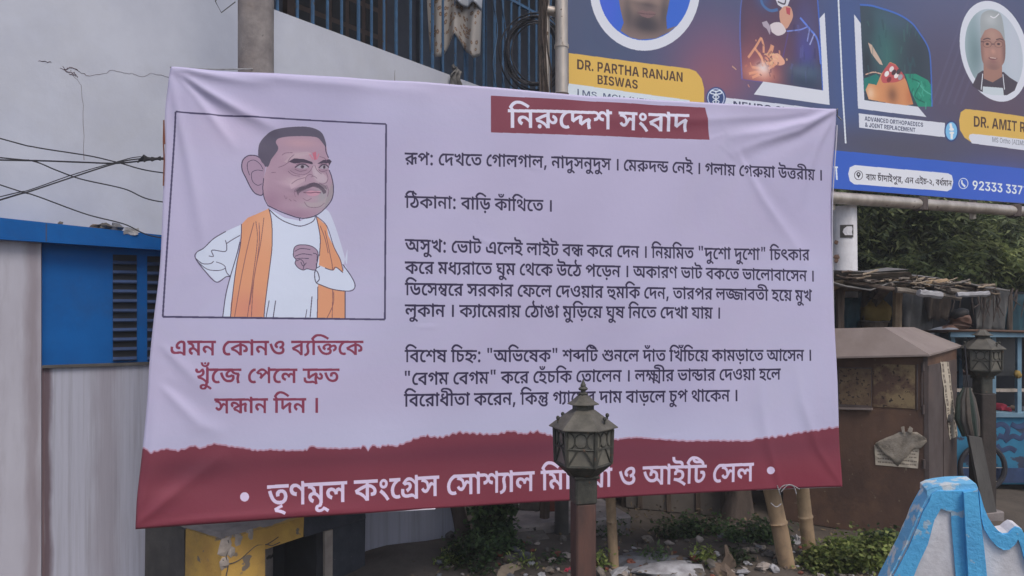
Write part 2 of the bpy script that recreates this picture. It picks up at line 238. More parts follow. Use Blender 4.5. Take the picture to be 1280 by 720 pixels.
[[178,156,0,-26,-25,0,0,-130,-30,0,-24,24,-29,18,-18,6,-19,4,-8,28,14,-7,22,-4,17,-5,15,-7,12,-7,19,-16,0,11,-1,13,0,114,24,0,6,-16],[56,156,16,-1,14,-5,10,-7,7,-8,4,-11,2,-11,-4,-18,-13,-15,-18,-11,-25,-5,-15,3,-9,13,18,3,13,4,10,5,7,6,4,7,1,8,-1,7,-4,6,-7,4,-10,2,-8,-1,-5,-3,-4,-7,2,-6,6,-5,-19,-19,-9,7,-7,10,-3,13,2,9,3,9,7,7,9,5,12,4]],
[[239,156,0,-26,-25,0,0,-130,-30,0,-8,13,-11,11,-24,16,13,20,18,-12,13,-14,0,6,-1,6,0,7,0,77,-186,0,0,26],[98,21,-19,2,-18,6,-16,11,-15,16,-14,22,-11,30,28,8,8,-22,9,-17,10,-13,11,-9,12,-6,14,-1,11,0,9,3,12,9,3,15,-1,9,-4,7,-7,5,-8,2,-9,-3,-4,-8,1,-5,1,-4,-28,-5,-3,10,-1,7,2,11,4,8,6,6,8,4,19,3,16,-1,13,-5,11,-8,8,-10,5,-13,1,-14,-1,-13,-5,-12,-9,-10,-12,-8,-16,-5],[84,109,-2,8,-5,6,-8,6,-10,3,16,11,11,-3,12,-6,9,-6,5,-8,2,-10]],
[[109,8,-16,1,-16,4,-15,6,-14,10,-13,14,-11,17,-11,22,-8,27,28,8,9,-28,11,-21,11,-15,13,-11,14,-5,16,-2,12,1,9,2,8,5,5,6,4,8,1,9,-1,12,-5,10,-5,7,22,20,9,-13,5,-12,5,-27,-2,-15,-6,-13,-9,-11,-13,-9,-17,-5],[100,66,-15,2,-11,6,-7,9,-3,13,2,11,4,10,27,-7,-2,-5,-1,-4,3,-8,8,-2,9,2,9,6,9,12,25,4,1,-15,-17,-19,-18,-11],[188,156,0,-26,-190,0,0,26]],
[[149,156,0,-26,-98,0,0,-76,0,-8,1,-5,3,-6,5,-3,7,-1,14,3,14,10,9,12,3,13,-3,8,-5,3,-6,1,-6,-1,-5,0,-4,24,10,2,13,1,11,-1,9,-3,7,-5,5,-7,3,-17,-1,-14,-5,-13,-16,-22,-22,-14,-13,-4,-14,-2,-11,1,-9,2,-12,7,-8,13,-3,10,-1,15,0,77,-23,0,0,26],[96,156,-1,7,-3,4,-6,3,-8,1,-20,0,-16,1,-13,2,-10,5,-8,6,-8,12,-2,17,0,7,1,7,28,-2,0,-4,0,-4,1,-9,4,-7,7,-4,7,-1,8,-1,20,0,13,0,10,-2,14,-8,7,-12,3,-18]],
[[132,157,19,-2,13,-7,8,-11,3,-8,0,-12,0,-117,-29,0,-6,10,-9,6,-13,2,-17,-1,-15,-2,-18,-1,-21,2,-19,7,-8,7,-6,10,-4,12,-1,16,1,14,2,12,29,-4,-2,-8,-1,-13,3,-15,8,-9,11,-4,12,-1,22,2,20,2,17,-3,15,-10,0,79,-1,12,-4,6,-5,3,-6,1,-14,-4,-11,-8,-8,-10,-3,-10,1,-4,4,-3,8,-2,5,1,5,0,1,-24,-8,-2,-11,-1,-13,2,-11,6,-8,10,-3,14,2,10,4,11,14,19,22,15,13,4]],
[[140,135,0,-136,-30,0,-20,15,-20,10,-23,5,-12,28,25,13,26,11,27,10,-3,-7,0,54],[110,76,10,-6,-21,-8,-21,-9,-17,-8,-3,4,16,-3,14,-5,22,-14,0,9,0,9],[-2,130,0,26,213,0,0,-26],[45,123,14,-2,13,-3,23,-14,21,-20,-16,-18,-16,16,-17,12,-17,4,-9,-2,-3,-6,2,-6,7,-5,-19,-19,-14,13,-4,9,-2,9,1,10,4,7,13,11],[191,56,1,-20,4,-19,-27,-6,-6,22,-1,21,2,22,8,21,11,-9,-27,-7,-27,-9,-4,24,28,9,28,9,18,-19,-6,-19]],
[[33,118,-5,64,32,0,-5,-64],[83,118,-6,64,33,0,-5,-64]],
[[149,156,0,-26,-98,0,0,-6,-1,-23,1,-6,0,-7,0,-34,0,-8,1,-5,3,-6,5,-3,7,-1,14,3,14,10,9,12,3,13,-1,5,-3,3,-10,3,-2,0,-14,1,-14,6,-9,6,-7,8,3,28,11,-13,14,-8,18,-2,5,0,11,-1,8,-2,11,-7,6,-9,2,-12,-1,-15,-5,-13,-16,-22,-22,-14,-13,-4,-14,-2,-11,1,-9,2,-12,7,-8,13,-3,10,-1,15,0,77,-23,0,0,26]],
[[73,157,16,-1,13,-4,10,-6,7,-8,4,-9,1,-10,-3,-15,-8,-12,-14,-7,-18,-3,-18,2,-16,5,7,24,11,-4,11,-1,11,1,5,4,2,7,-1,5,-4,4,-7,3,-9,1,-10,-1,-9,-3,-11,-10,-4,-14,2,-9,3,-8,6,-6,9,-6,14,-7,17,-7,26,-13,18,-13,10,-14,5,-19,-29,-6,-5,13,-8,9,-13,9,-21,10,-21,10,-16,10,-12,10,-8,11,-5,12,-1,14,2,14,6,13,9,10,12,8,16,6]],
[[158,156,0,-26,-25,0,0,-130,-30,0,-9,13,-12,12,-30,18,-17,6,-18,4,-12,28,50,25,54,19,-6,-8,0,39],[103,104,6,-6,-33,-12,-33,-15,23,-8,23,-14,20,-19,-5,-2,0,11,-1,14],[59,157,8,0,7,-1,-1,-24,-3,1,-5,0,-10,-3,-3,-6,2,-6,4,-5,7,-4,11,-3,-19,-17,-18,10,-11,13,-4,16,3,14,4,6,7,5,9,3]],
[[72,156,0,-26,-19,0,14,5,-12,-12,-6,-12,-2,-13,3,-17,4,-18,2,-19,-2,-19,-9,-16,-7,-6,-10,-6,-12,-6,-16,-4,-7,25,13,4,8,4,10,11,2,13,-2,19,-5,17,-2,18,2,14,6,11,9,12,-1,-5,-35,0,0,26]],
[[166,156,0,-26,-24,0,0,-130,-30,0,-21,19,-29,15,-36,8,-10,23,10,7,10,6,10,7,12,-5,-4,0,-3,0,-12,1,-11,3,-7,5,-6,6,-4,15,2,10,5,9,9,8,12,9,29,-8,-12,-6,-8,-6,-5,-7,-1,-7,1,-7,4,-4,11,-3,11,2,13,6,14,-20,-17,-9,-16,-9,-14,-10,-1,5,19,-5,17,-7,15,-8,13,-12,0,9,0,8,0,82,-114,0,0,26]],
[[76,0,-16,1,-14,4,-13,6,-11,8,-16,20,8,26,18,4,14,5,9,7,6,9,5,20,-1,10,-2,10,-65,0,0,26,52,0,-14,20,-4,18,1,10,5,9,7,8,9,8,22,-21,-11,-10,-3,-11,1,-7,4,-7,15,-17,77,0,0,-26,-33,0,-9,0,-7,1,15,-17,10,-17,7,-18,2,-19,-2,-17,-6,-15,-9,-12,-14,-9,-17,-5],[75,26,11,1,9,3,8,6,5,7,4,8,1,11,-3,22,-12,22,-9,12,-11,14,6,1,5,-15,3,-18,-3,-19,-10,-17,-8,-7,-11,-7,-14,-5,-17,-5,3,17,4,-10,6,-7,15,-10]],
[[162,156,0,-26,-25,0,0,-130,-29,0,0,106,5,-15,-18,21,-18,14,-10,4,-9,1,-10,-2,-6,-6,-3,-10,3,-10,10,-7,9,-3,11,-1,-3,-30,-19,4,-15,5,-12,8,-8,10,-5,12,-2,13,2,12,4,11,7,9,9,6,11,4,12,1,13,-1,11,-3,19,-12,18,-17,-6,0,0,12,0,13,0,23,23,0,6,-16]],
[[186,156,0,-26,-88,0,0,-35,2,-7,5,-3,8,3,8,7,9,11,26,5,13,-24,4,-27,-2,-15,-5,-13,-9,-11,-13,-9,-17,-5,-20,-2,-16,1,-15,4,-15,7,-13,10,-13,14,-11,18,-10,22,-9,28,28,8,9,-28,10,-22,11,-16,13,-11,14,-6,15,-2,16,2,13,6,7,10,3,13,-4,17,-8,12,23,3,-18,-20,-18,-12,-19,-4,-13,3,-10,6,-7,12,-1,8,-1,12,0,30,-70,0,0,26]],
[[107,70,-17,2,-15,5,-15,8,-8,4,-7,2,-6,-2,-2,-4,2,-6,5,-5,-19,-19,-12,14,-4,9,-1,9,1,9,4,7,12,9,16,3,13,-2,11,-3,9,-5,9,-6,7,-3,12,-2,7,1,4,2,3,5,1,7,-1,8,-4,8,-12,13,30,4,8,-9,7,-13,2,-16,-1,-10,-4,-8,-6,-7,-7,-5,-10,-3],[17,147,21,-3,14,-7,10,-8,5,-9,2,-13,0,-4,-1,-5,-29,0,1,5,0,5,-2,9,-5,8,-9,6,-12,4],[-2,130,0,26,167,0,0,-26],[138,82,0,-90,-30,0,-18,13,-19,9,-24,6,-12,28,37,19,38,12],[108,57,-15,-6,-15,-7,-16,-8,0,2,26,-8,21,-12,0,9,-1,9]],
[[221,156,0,-26,-183,0,2,2,18,-7,15,-9,13,-11,2,-20,-15,-7,-15,-7,-14,-8,-1,2,24,-6,23,-11,21,-16,-1,8,0,9,0,74,10,0,30,-2,24,-7,21,-14,11,-16,4,-18,-4,-16,-4,-6,-7,-6,-10,-3,-12,-1,-9,0,-9,1,2,25,3,0,5,0,8,1,4,2,3,9,-2,8,-7,7,-13,6,-18,4,0,-97,-30,0,-23,22,-30,15,-37,8,-11,27,15,9,16,9,17,8,-23,11,-27,8,9,20,8,-7,-26,0,0,26]],
[[132,157,19,-2,15,-8,9,-12,3,-16,-2,-12,-5,-11,-8,-9,-10,-8,-27,-14,-10,25,22,11,7,8,2,10,-1,5,-3,5,-5,2,-7,1,-14,-2,-12,-6,-9,-8,-3,-7,3,-6,3,-2,6,-1,-6,-26,-16,4,-11,7,-7,10,-2,11,1,10,4,10,16,16,22,11],[180,55,-4,-20,-12,-15,-20,-9,-25,-4,-19,2,-17,4,-16,7,-15,11,-14,15,-12,20,-11,24,-10,30,28,8,11,-31,11,-24,13,-18,14,-12,16,-7,19,-2,12,1,11,5,7,7,2,10,-1,8,-5,7,-15,9,28,12,17,-17,5,-10]],
[[46,121,13,-2,11,-3,10,-7,8,-12,-5,0,16,19,23,4,-10,-22,-19,-25,-23,-1,-2,10,-4,8,-6,5,-8,2,-8,-3,-3,-7,3,-7,8,-6,-12,-24,-13,7,-9,9,-6,11,-2,12,1,9,4,7,13,12],[148,69,-2,-13,-4,-11,-8,-9,-10,-7,-12,-6,-15,-3,-4,9,24,-9,25,-12,24,-15,-17,-21,-25,17,-28,13,-29,11,-33,7,5,25,17,-4,17,-1,14,1,12,2,8,5,6,6,3,7,1,8,-3,16,-12,15,20,20,18,-23,6,-13],[165,156,0,-26,-167,0,0,26]],
[[103,16,-16,1,-15,4,-14,6,-13,9,-12,13,-11,16,-9,20,-8,24,28,8,8,-24,9,-19,10,-14,12,-10,14,-6,16,-2,14,1,10,5,6,7,2,10,-2,13,-3,8,23,1,-16,-13,-17,-9,-20,-3,-19,3,-13,11,-4,7,-1,10,3,12,8,14,16,12,-9,-1,-10,0,-72,0,0,26,359,0,0,-26,-184,0,-11,0,-12,1,-11,1,-15,-6,-11,-6,-10,-6,-6,-6,-4,-6,-1,-6,3,-8,7,-2,12,3,12,8,34,-10,3,-11,1,-12,-4,-17,-11,-15,-18,-12,-13,-3],[329,48,3,-20,6,-24,-29,-7,-7,27,-3,26,1,13,2,14,4,10,5,0,-12,-3,-12,0,-27,2,-26,5,-22,8,-9,-2,-9,-1,-7,-1,-16,1,-15,4,-14,5,-12,8,-10,10,-7,12,11,4,19,0,10,-12,14,-6,19,-2,10,0,9,2,11,3,20,-8,22,-6,28,-2,18,1,19,2,17,-23,-8,-18],[221,1,-15,1,-14,3,-14,6,-12,9,-12,12,-10,16,19,18,15,-22,19,-13,23,-5,14,2,11,5,6,7,2,10,-2,12,-4,9,23,0,-15,-12,-17,-9,-21,-3,-15,2,-11,5,-8,10,-2,13,4,16,6,8,8,8,29,-6,-11,-8,-5,-7,-2,-7,3,-8,7,-2,13,2,12,9,33,-10,3,-11,1,-13,-3,-16,-11,-16,-8,-6,-11,-5,-12,-3]],
[[65,122,20,-2,15,-5,12,-7,7,-10,5,-10,1,-11,-3,-18,-10,-14,-16,-9,-22,-5,-4,8,25,-8,24,-12,25,-15,-17,-21,-25,17,-28,13,-29,11,-33,7,5,24,17,-3,17,-1,15,0,11,3,8,4,6,5,4,13,-2,9,-5,7,-9,5,-12,1,-12,-1,-7,-4,-2,-7,1,-4,1,-3,-29,-4,-2,8,-1,9,2,9,4,7,7,6,10,4,12,3],[38,109,-3,8,-5,6,-7,6,-11,3,17,11,11,-3,12,-6,8,-6,5,-8,3,-10],[143,156,0,-26,-145,0,0,26]],
[[109,1,-17,2,-15,3,-15,7,-14,10,-13,14,-11,17,-10,23,-9,28,28,8,7,-21,7,-18,8,-15,8,-12,10,-9,10,-6,11,-3,12,-1,17,2,12,5,9,10,2,13,-2,13,-9,16,18,-6,-16,-15,-17,-9,-18,-3,-12,2,-10,5,-8,11,-2,9,-1,11,0,14,2,16,4,12,8,10,9,7,12,5,13,1,15,-2,11,-6,7,-9,2,-12,-2,-10,-4,-7,-7,-6,-9,-4,-21,-3,-19,1,-16,5,-14,7,-12,9,-18,21,21,15,16,-19,19,-14,11,-4,12,-1,7,1,5,2,5,8,-3,6,-7,2,-10,-4,-6,-8,-2,-12,0,-23,2,-7,6,-3,9,2,9,5,12,10,26,2,10,-20,4,-24,-2,-14,-6,-14,-9,-10,-13,-9,-17,-5]],
[[168,156,0,-26,-24,0,0,-130,-30,0,-25,22,-31,15,-18,5,-20,3,-11,27,24,14,28,13,19,6,8,-19,-22,-10,-22,-11,25,-6,24,-12,21,-15,0,8,0,9,0,28,1,11,-1,12,0,12,0,18,-116,0,0,26],[16,136,24,-4,30,-12,31,-17,26,-20,-8,-24,-23,19,-29,17,-31,13,-29,9]],
[[167,156,0,-26,-25,0,0,-130,-30,0,-11,12,-12,10,-31,15,-18,5,-20,3,-11,27,15,9,16,9,17,8,-23,11,-27,8,9,20,8,-7,-26,0,0,26],[112,130,-73,0,1,2,18,-7,15,-9,13,-11,2,-20,-15,-7,-15,-7,-14,-8,-1,2,28,-7,26,-14,21,-19,-4,-2,-2,13,0,13]],
[[65,122,20,-2,15,-5,12,-7,7,-10,5,-10,1,-11,-3,-18,-10,-14,-16,-9,-22,-5,-4,8,25,-8,24,-12,25,-15,-17,-21,-25,17,-28,13,-29,11,-33,7,5,24,17,-3,17,-1,15,0,11,3,8,4,6,5,4,13,-2,9,-5,7,-9,5,-12,1,-12,-1,-7,-4,-2,-7,1,-4,1,-3,-29,-4,-2,8,-1,9,2,9,4,7,7,6,10,4,12,3],[38,109,-3,8,-5,6,-7,6,-11,3,17,11,11,-3,12,-6,8,-6,5,-8,3,-10],[202,156,0,-26,-204,0,0,26],[154,105,16,-2,12,-7,7,-11,2,-14,-4,-18,-6,-8,-8,-7,-11,-6,-13,-5,-8,24,10,4,6,4,4,5,1,5,-1,6,-2,3,-9,3,-10,-2,-10,-8,-9,-14,-16,11,14,22,17,12]],
[[227,156,0,-26,-111,0,0,-70,-7,5,22,19,27,17,31,15,21,-18,-6,-14,-4,-16,-1,-17,2,-22,7,-25,-30,-7,-7,27,-2,27,2,19,4,16,6,14,9,-12,-29,-15,-26,-19,-25,-21,-20,0,0,97,-92,0,0,26],[107,140,-1,-107,-18,0,-21,16,-23,11,-28,7,-11,27,28,13,28,11,26,8,0,14],[86,111,8,-7,-20,-6,-20,-8,-19,-8,-2,4,20,-5,18,-9,16,-10,-1,9,0,8]],
[[223,156,0,-26,-98,0,0,-76,0,-8,1,-5,3,-6,5,-3,7,-1,14,3,13,10,10,12,3,13,-4,8,-4,3,-6,1,-6,-1,-5,0,-4,24,10,2,13,1,11,-1,9,-3,7,-5,4,-7,4,-17,-1,-14,-5,-13,-16,-22,-22,-14,-13,-4,-14,-2,-11,1,-9,2,-12,7,-9,13,-2,10,-1,15,0,77,-24,0,0,26],[170,156,-1,6,-4,4,-5,2,-7,1,-29,0,-16,1,-13,3,-10,4,-8,6,-8,12,-2,17,0,7,1,8,28,-2,0,-5,0,-4,1,-11,4,-7,8,-5,7,-1,10,-1,14,0,19,0,13,-1,12,-2,11,-14,3,-18],[76,156,0,-26,-24,0,0,-130,-30,0,0,130,-24,0,0,26,23,0,-8,10,-8,10,12,17,11,14,13,10,13,7,15,4,17,1,29,-4,16,-5,16,-8,18,-10,19,-14,-16,-17,-25,16,-20,11,-17,5,-17,2,-12,-1,-11,-4,-16,-12,-12,-16,6,-8,6,-8]],
[[117,157,10,-1,8,-3,6,-6,6,-9,12,14,23,4,15,-17,5,-10,1,-13,-1,-12,-6,-12,-7,-10,-11,-8,-26,-14,-11,25,13,6,10,6,7,8,3,11,-4,11,-10,9,17,5,-20,-27,-23,-1,-5,14,-4,4,-6,1,-7,-2,-4,-4,-2,-7,2,-7,5,-5,8,-4,12,-1,-3,-27,-15,2,-11,5,-9,7,-5,9,-5,20,1,12,3,9,5,8,7,6],[61,157,9,-1,9,-4,8,-6,6,-8,4,-10,1,-13,-4,-18,-5,-9,-8,-7,-11,-5,-13,-1,-3,26,11,2,7,4,4,4,1,6,-1,7,-4,4,-5,3,-7,1,-9,-1,-8,-2,-3,26,11,2],[134,5,-28,3,-25,6,-23,13,-20,18,-18,24,-16,32,28,10,12,-26,14,-20,16,-15,18,-11,19,-6,22,-2,17,2,13,5,9,7,3,10,-1,8,-5,7,-15,9,28,12,9,-8,8,-9,5,-10,2,-12,-2,-13,-7,-11,-10,-10,-15,-7,-17,-4]],
[[9,226,-2,-13,-5,-12,-6,-10,-9,-7,-11,-5,-15,-1,-14,1,-12,5,-9,7,-7,10,-5,12,-2,13,24,2,2,-12,5,-10,7,-6,10,-2,10,2,7,6,5,9,3,13],[-27,217,-3,-8,-9,-4,-10,4,-4,9,4,8,9,3,10,-3]],
[[238,156,0,-26,-24,0,0,-130,-30,0,-8,13,-11,11,-24,16,13,20,18,-12,13,-14,0,6,-1,6,0,7,0,77,-186,0,0,26],[98,21,-19,2,-18,6,-16,11,-15,16,-14,22,-11,30,28,8,8,-22,9,-17,10,-13,11,-9,12,-6,14,-1,11,0,9,3,12,9,3,15,-1,9,-4,7,-7,5,-8,2,-9,-3,-4,-8,1,-5,1,-4,-28,-5,-3,10,-1,7,2,11,4,8,6,6,8,4,19,3,16,-1,13,-5,11,-8,8,-10,5,-13,1,-14,-1,-13,-5,-12,-9,-10,-12,-8,-16,-5],[84,109,-2,8,-5,6,-8,6,-10,3,16,11,11,-3,12,-6,9,-6,5,-8,2,-10],[313,156,0,-26,-25,0,0,-130,-30,0,0,113,-4,8,-5,5,-11,4,-3,0,0,26,4,0,11,-4,5,-5,4,-7,-1,6,0,7,0,19,24,0,6,-16]],
[[219,156,0,-26,-55,0,0,-115,-30,-15,0,26,1,7,-1,11,0,13,0,37,0,5,0,31,-136,0,0,26],[219,65,-3,-14,-10,-11,-7,-4,-11,-1,-6,1,-6,0,1,24,2,-1,4,0,8,2,2,6,-2,5,-3,4,-12,4,-16,1,-16,0,-15,1,-14,4,-11,6,-9,8,-6,12,-1,15,0,6,1,7,27,-4,0,-4,-1,-4,2,-10,5,-7,8,-3,12,-2,12,0,20,-1,15,-3,12,-5,8,-6,8,-12],[89,64,20,-5,18,-11,14,-17,-2,-16,-4,-11,-15,19,-14,12,-14,4,-6,-2,-3,-3,-1,-5,0,-6,2,-5,-29,-5,-3,10,-1,9,3,14,8,10,12,6],[47,112,16,-1,13,-6,9,-7,7,-11,5,-11,1,-13,0,-10,-1,-7,-29,2,1,5,0,8,-2,12,-6,10,-11,4,-8,-2,-3,-8,1,-5,1,-4,-29,-5,-3,9,-1,9,4,14,8,10,12,5],[26,95,1,6,0,5,-2,11,-4,10,-8,8,-12,5,36,6,9,-8,6,-9,5,-22,-1,-8,-1,-6],[159,30,17,-1,15,-4,28,-14,23,-21,-13,-17,-20,16,-21,13,-24,5,-8,-2,-3,-6,2,-5,8,-5,-12,-20,-11,5,-9,7,-6,10,-2,11,2,8,4,7,13,10],[283,156,0,-26,-25,0,0,-159,-29,0,0,15,0,10,0,12,0,12,0,110,-18,0,0,26]],
[[127,71,-16,1,-13,5,-15,9,-11,6,-7,2,-7,-2,-2,-6,2,-6,6,-6,-19,-19,-13,14,-4,9,-2,11,2,10,3,7,13,10,15,4,20,-4,18,-11,9,-5,6,-4,11,-2,11,3,3,5,1,7,-2,8,-3,8,-13,13,31,4,8,-9,6,-13,3,-16,-3,-13,-8,-11,-13,-7],[191,156,0,-26,-193,0,0,26],[128,92,17,-2,14,-6,8,-9,3,-12,-1,-10,-5,-9,-15,-15,-24,-11,-10,24,18,8,6,5,2,6,-3,7,-11,2,-16,-3,-13,-7,-4,-7,1,-5,9,-2,-7,-26,-14,4,-11,6,-6,9,-2,11,1,9,4,8,15,13,21,9],[112,-28,-24,2,-22,7,-18,10,-17,15,-14,18,-12,21,27,12,11,-20,11,-15,13,-11,13,-7,15,-4,16,-2,16,2,12,6,4,10,-2,6,-4,5,-15,7,27,12,17,-14,5,-9,2,-10,-4,-17,-13,-13,-19,-8]],
[[-75,-66,-17,3,-15,9,-5,8,-1,10,2,12,8,10,12,6,17,2,17,-1,16,-4,31,-14,16,-11,17,-13,-17,-19,-28,23,-25,13,-24,5,-6,-1,-5,-2,-4,-7,4,-7,9,-2,11,3,6,8,3,10,1,10,0,37,28,0,0,-31,-1,-18,-7,-18,-6,-9,-10,-7,-12,-4]],
[[76,156,0,-26,-24,0,0,-130,-30,0,0,130,-24,0,0,26,23,0,-8,10,-8,11,13,17,14,13,14,10,14,7,17,4,18,1,28,-2,28,-7,30,-13,36,-20,-14,-21,-17,10,-15,7,-26,12,-23,7,-24,2,-13,-1,-12,-4,-20,-12,-14,-15,5,-8,6,-8]],
[[134,127,18,-3,13,-6,8,-10,2,-13,-1,-11,-5,-9,-17,-15,-24,-11,-10,23,12,5,9,4,5,6,2,6,-3,7,-11,3,-13,-2,-12,-5,-8,-6,-3,-6,2,-4,3,-1,6,-1,-7,-26,-15,3,-10,7,-7,9,-2,10,2,10,4,8,16,15,22,9],[178,42,-4,-17,-13,-14,-19,-8,-26,-3,-18,1,-17,4,-16,6,-15,10,-13,13,-12,17,-11,22,-9,26,28,8,9,-27,11,-20,13,-16,14,-10,16,-6,18,-2,14,1,10,4,7,6,3,8,-2,6,-4,5,-15,8,27,12,10,-7,7,-8,5,-9],[201,115,16,-2,11,-8,7,-11,3,-13,-4,-18,-6,-8,-8,-7,-11,-7,-13,-5,-8,25,10,3,6,4,4,5,1,6,-1,5,-3,4,-9,3,-15,-5,-8,-6,-8,-9,-14,6,8,13,8,10,16,11],[249,156,0,-26,-251,0,0,26]],
[[108,9,-17,2,-16,3,-14,7,-14,10,-12,13,-12,17,-10,22,-8,26,28,8,9,-27,10,-21,11,-15,13,-10,14,-6,17,-2,15,2,11,5,6,8,2,10,-2,14,-4,9,21,-1,-15,-13,-17,-8,-21,-3,-19,3,-7,5,-6,6,-3,8,-2,11,2,10,4,10,9,9,13,10,-9,-1,-10,0,-77,0,0,26,249,0,0,-26,-75,0,-14,1,-14,0,-15,-6,-12,-6,-9,-6,-7,-7,-3,-6,-2,-6,3,-8,7,-2,14,3,13,9,33,-10,3,-12,1,-14,-1,-12,-5,-12,-8,-11,-12,-8,-16,-6],[219,50,2,-22,7,-24,-30,-7,-7,27,-2,28,2,19,4,17,-17,3,-15,5,-13,6,-10,8,-15,19,31,4,9,-10,15,-7,10,-2,13,-1,6,0,6,1,14,-23,-7,-19]],
[[248,156,0,-26,-166,0,0,-70,-7,13,17,12,18,12,22,10,23,9,22,-18,-7,-16,-3,-17,-1,-19,0,-17,3,-17,5,-20,-29,-7,-5,21,-3,21,-2,21,2,19,4,17,7,16,8,-11,-11,-4,-14,-7,-28,-16,-27,-21,-24,17,0,72,-54,0,0,26],[113,27,17,-4,14,-11,1,-27,-5,7,-6,5,-8,3,-10,1,-16,-1,-17,-2,-20,-1,-18,1,-18,7,-7,6,-6,8,-4,10,-1,14,0,10,2,9,29,-4,-2,-6,0,-8,1,-8,3,-5,10,-7,14,-2,16,1,15,3],[202,34,-11,1,-10,4,-17,14,-13,24,16,15,7,-19,11,-11,11,-3,9,2,3,4,1,6,-2,7,-7,6,-11,5,8,26,21,-10,14,-15,4,-9,1,-11,-2,-15,-7,-11,-11,-7]],
[[-92,-18,21,10,23,10,22,9,9,-22,-17,-5,-18,-7,-14,-6,0,6,29,-5,26,-9,21,-11,-12,-20,-26,13,-26,8,-28,5]],
[[-48,-64,-18,3,-13,10,-4,7,-2,10,3,11,7,9,11,5,12,3,0,10,30,0,0,-15,-12,-16,-4,1,-5,0,-10,-2,-4,-6,4,-7,9,-2,10,2,10,4,15,14,25,-11,25,-13,-14,-21,-17,11,-14,8,-12,-8,-14,-5]],
[[191,156,0,-26,-25,0,0,-130,-30,0,0,102,6,-12,-12,16,-14,13,-15,9,-17,4,-11,-2,-8,-4,-14,-13,-3,0,11,6,16,2,10,-1,8,-4,12,-11,4,-15,-3,-14,-7,-12,-12,-12,-17,-12,-18,25,20,11,6,7,2,7,-3,7,-10,3,-10,-2,-12,-5,-25,20,18,23,20,16,12,4,12,1,23,-4,20,-13,22,-20,-10,3,0,9,-1,14,0,26,25,0,5,-16],[166,-11,-29,0,-4,7,-6,5,-7,3,-9,1,-15,-1,-16,-2,-19,-1,-17,2,-17,7,-8,6,-5,9,-4,11,-1,15,0,11,2,10,29,-4,-2,-8,0,-9,1,-9,2,-7,11,-7,14,-2,15,2,14,2,14,1,15,-4,12,-10,0,4,30,12]],
[[13,88,64,0,0,-28,-64,0]],
[[30,133,2,12,8,13,25,-12,-3,-4,-1,-5,2,-4,6,-4,7,-2,10,-2,21,-6,13,-9,7,-12,2,-15,-3,-17,-10,-13,-17,-9,-21,-4,-4,0,-4,1,3,8,25,-9,21,-11,22,-15,-17,-21,-25,18,-25,13,-28,9,-32,8,4,24,18,-3,22,-2,19,2,13,4,7,6,2,9,-3,9,-8,6,-16,5,-15,3,-12,5,-7,5,-5,6]],
[[-73,184,86,45,12,-21,-84,-47]],
[[80,0,-47,0,0,32,46,0,16,2,13,4,10,8,8,12,4,14,2,19,-2,19,-4,14,-8,12,-10,8,-13,4,-16,2,-47,0,0,32,49,0,26,-3,21,-8,18,-13,12,-18,8,-23,3,-26,-3,-26,-8,-23,-12,-18,-18,-13,-22,-8],[54,182,0,-182,-38,0,0,182]],
[[16,0,0,182,71,0,20,-2,16,-5,12,-9,10,-12,6,-15,1,-16,-1,-17,-6,-14,-10,-12,-13,-8,-16,-5,-19,-2,-49,0,0,30,43,0,18,3,11,9,4,16,-4,15,-11,10,-18,3,-27,0,0,-151],[118,0,-45,83,41,0,45,-83]],
[[34,-2,-8,1,-7,5,-5,6,-1,9,1,8,5,7,7,4,8,2,8,-2,7,-4,4,-7,2,-8,-2,-9,-4,-6,-7,-5]],[],
[[16,0,0,182,71,0,20,-2,16,-6,12,-9,10,-13,6,-15,1,-17,-1,-16,-6,-15,-10,-13,-13,-9,-16,-6,-19,-2,-46,0,0,30,40,0,18,4,11,11,4,16,-4,17,-11,10,-18,4,-27,0,0,-151]],
[[6,0,62,182,49,0,64,-182,-42,0,-29,88,-11,37,-11,44,8,0,-11,-44,-10,-37,-28,-88],[45,42,0,29,97,0,0,-29]],
[[9,151,0,31,149,0,0,-31,-56,0,0,-151,-37,0,0,151]],
[[16,0,0,182,38,0,0,-74,79,0,0,74,37,0,0,-182,-37,0,0,77,-79,0,0,-77]],
[[16,0,0,182,42,0,57,-92,9,-16,10,-18,9,-23,-4,0,-1,22,-2,22,0,18,0,87,38,0,0,-182,-42,0,-52,83,-10,19,-11,19,-12,26,4,0,2,-25,1,-22,1,-16,0,-84]],
[[69,-2,-25,3,-19,11,-13,18,-4,25,0,10,38,0,0,-11,1,-11,5,-9,7,-5,10,-1,10,1,7,5,5,9,2,11,0,128,37,0,0,-127,-4,-25,-13,-18,-19,-11]],
[[16,0,0,182,73,0,18,-2,15,-4,12,-7,8,-10,5,-11,2,-13,-5,-19,-11,-13,-17,-7,0,-2,19,-6,15,-15,4,-10,2,-13,-2,-13,-5,-13,-9,-10,-12,-7,-16,-5,-19,-2],[54,31,32,0,14,1,10,5,6,7,1,10,-3,13,-11,10,-16,3,-33,0],[54,105,29,0,14,3,10,8,4,13,-2,9,-5,7,-9,5,-11,1,-30,0]],
[[9,0,0,31,32,0,0,120,-32,0,0,31,101,0,0,-31,-32,0,0,-120,32,0,0,-31]],
[[83,-3,-20,2,-18,5,-14,8,-11,12,-7,15,-3,17,37,0,5,-15,13,-9,18,-3,17,3,12,8,4,12,-4,10,-11,8,-17,5,-20,5,-20,7,-16,11,-10,14,-3,18,2,15,7,13,11,11,13,8,17,6,19,1,19,-1,16,-6,13,-8,10,-11,7,-13,2,-15,-36,0,-3,10,-6,7,-10,5,-13,1,-16,-3,-10,-7,-4,-11,4,-11,11,-7,15,-5,16,-4,21,-7,18,-11,11,-15,4,-20,-2,-16,-6,-13,-10,-11,-14,-8,-17,-5]],
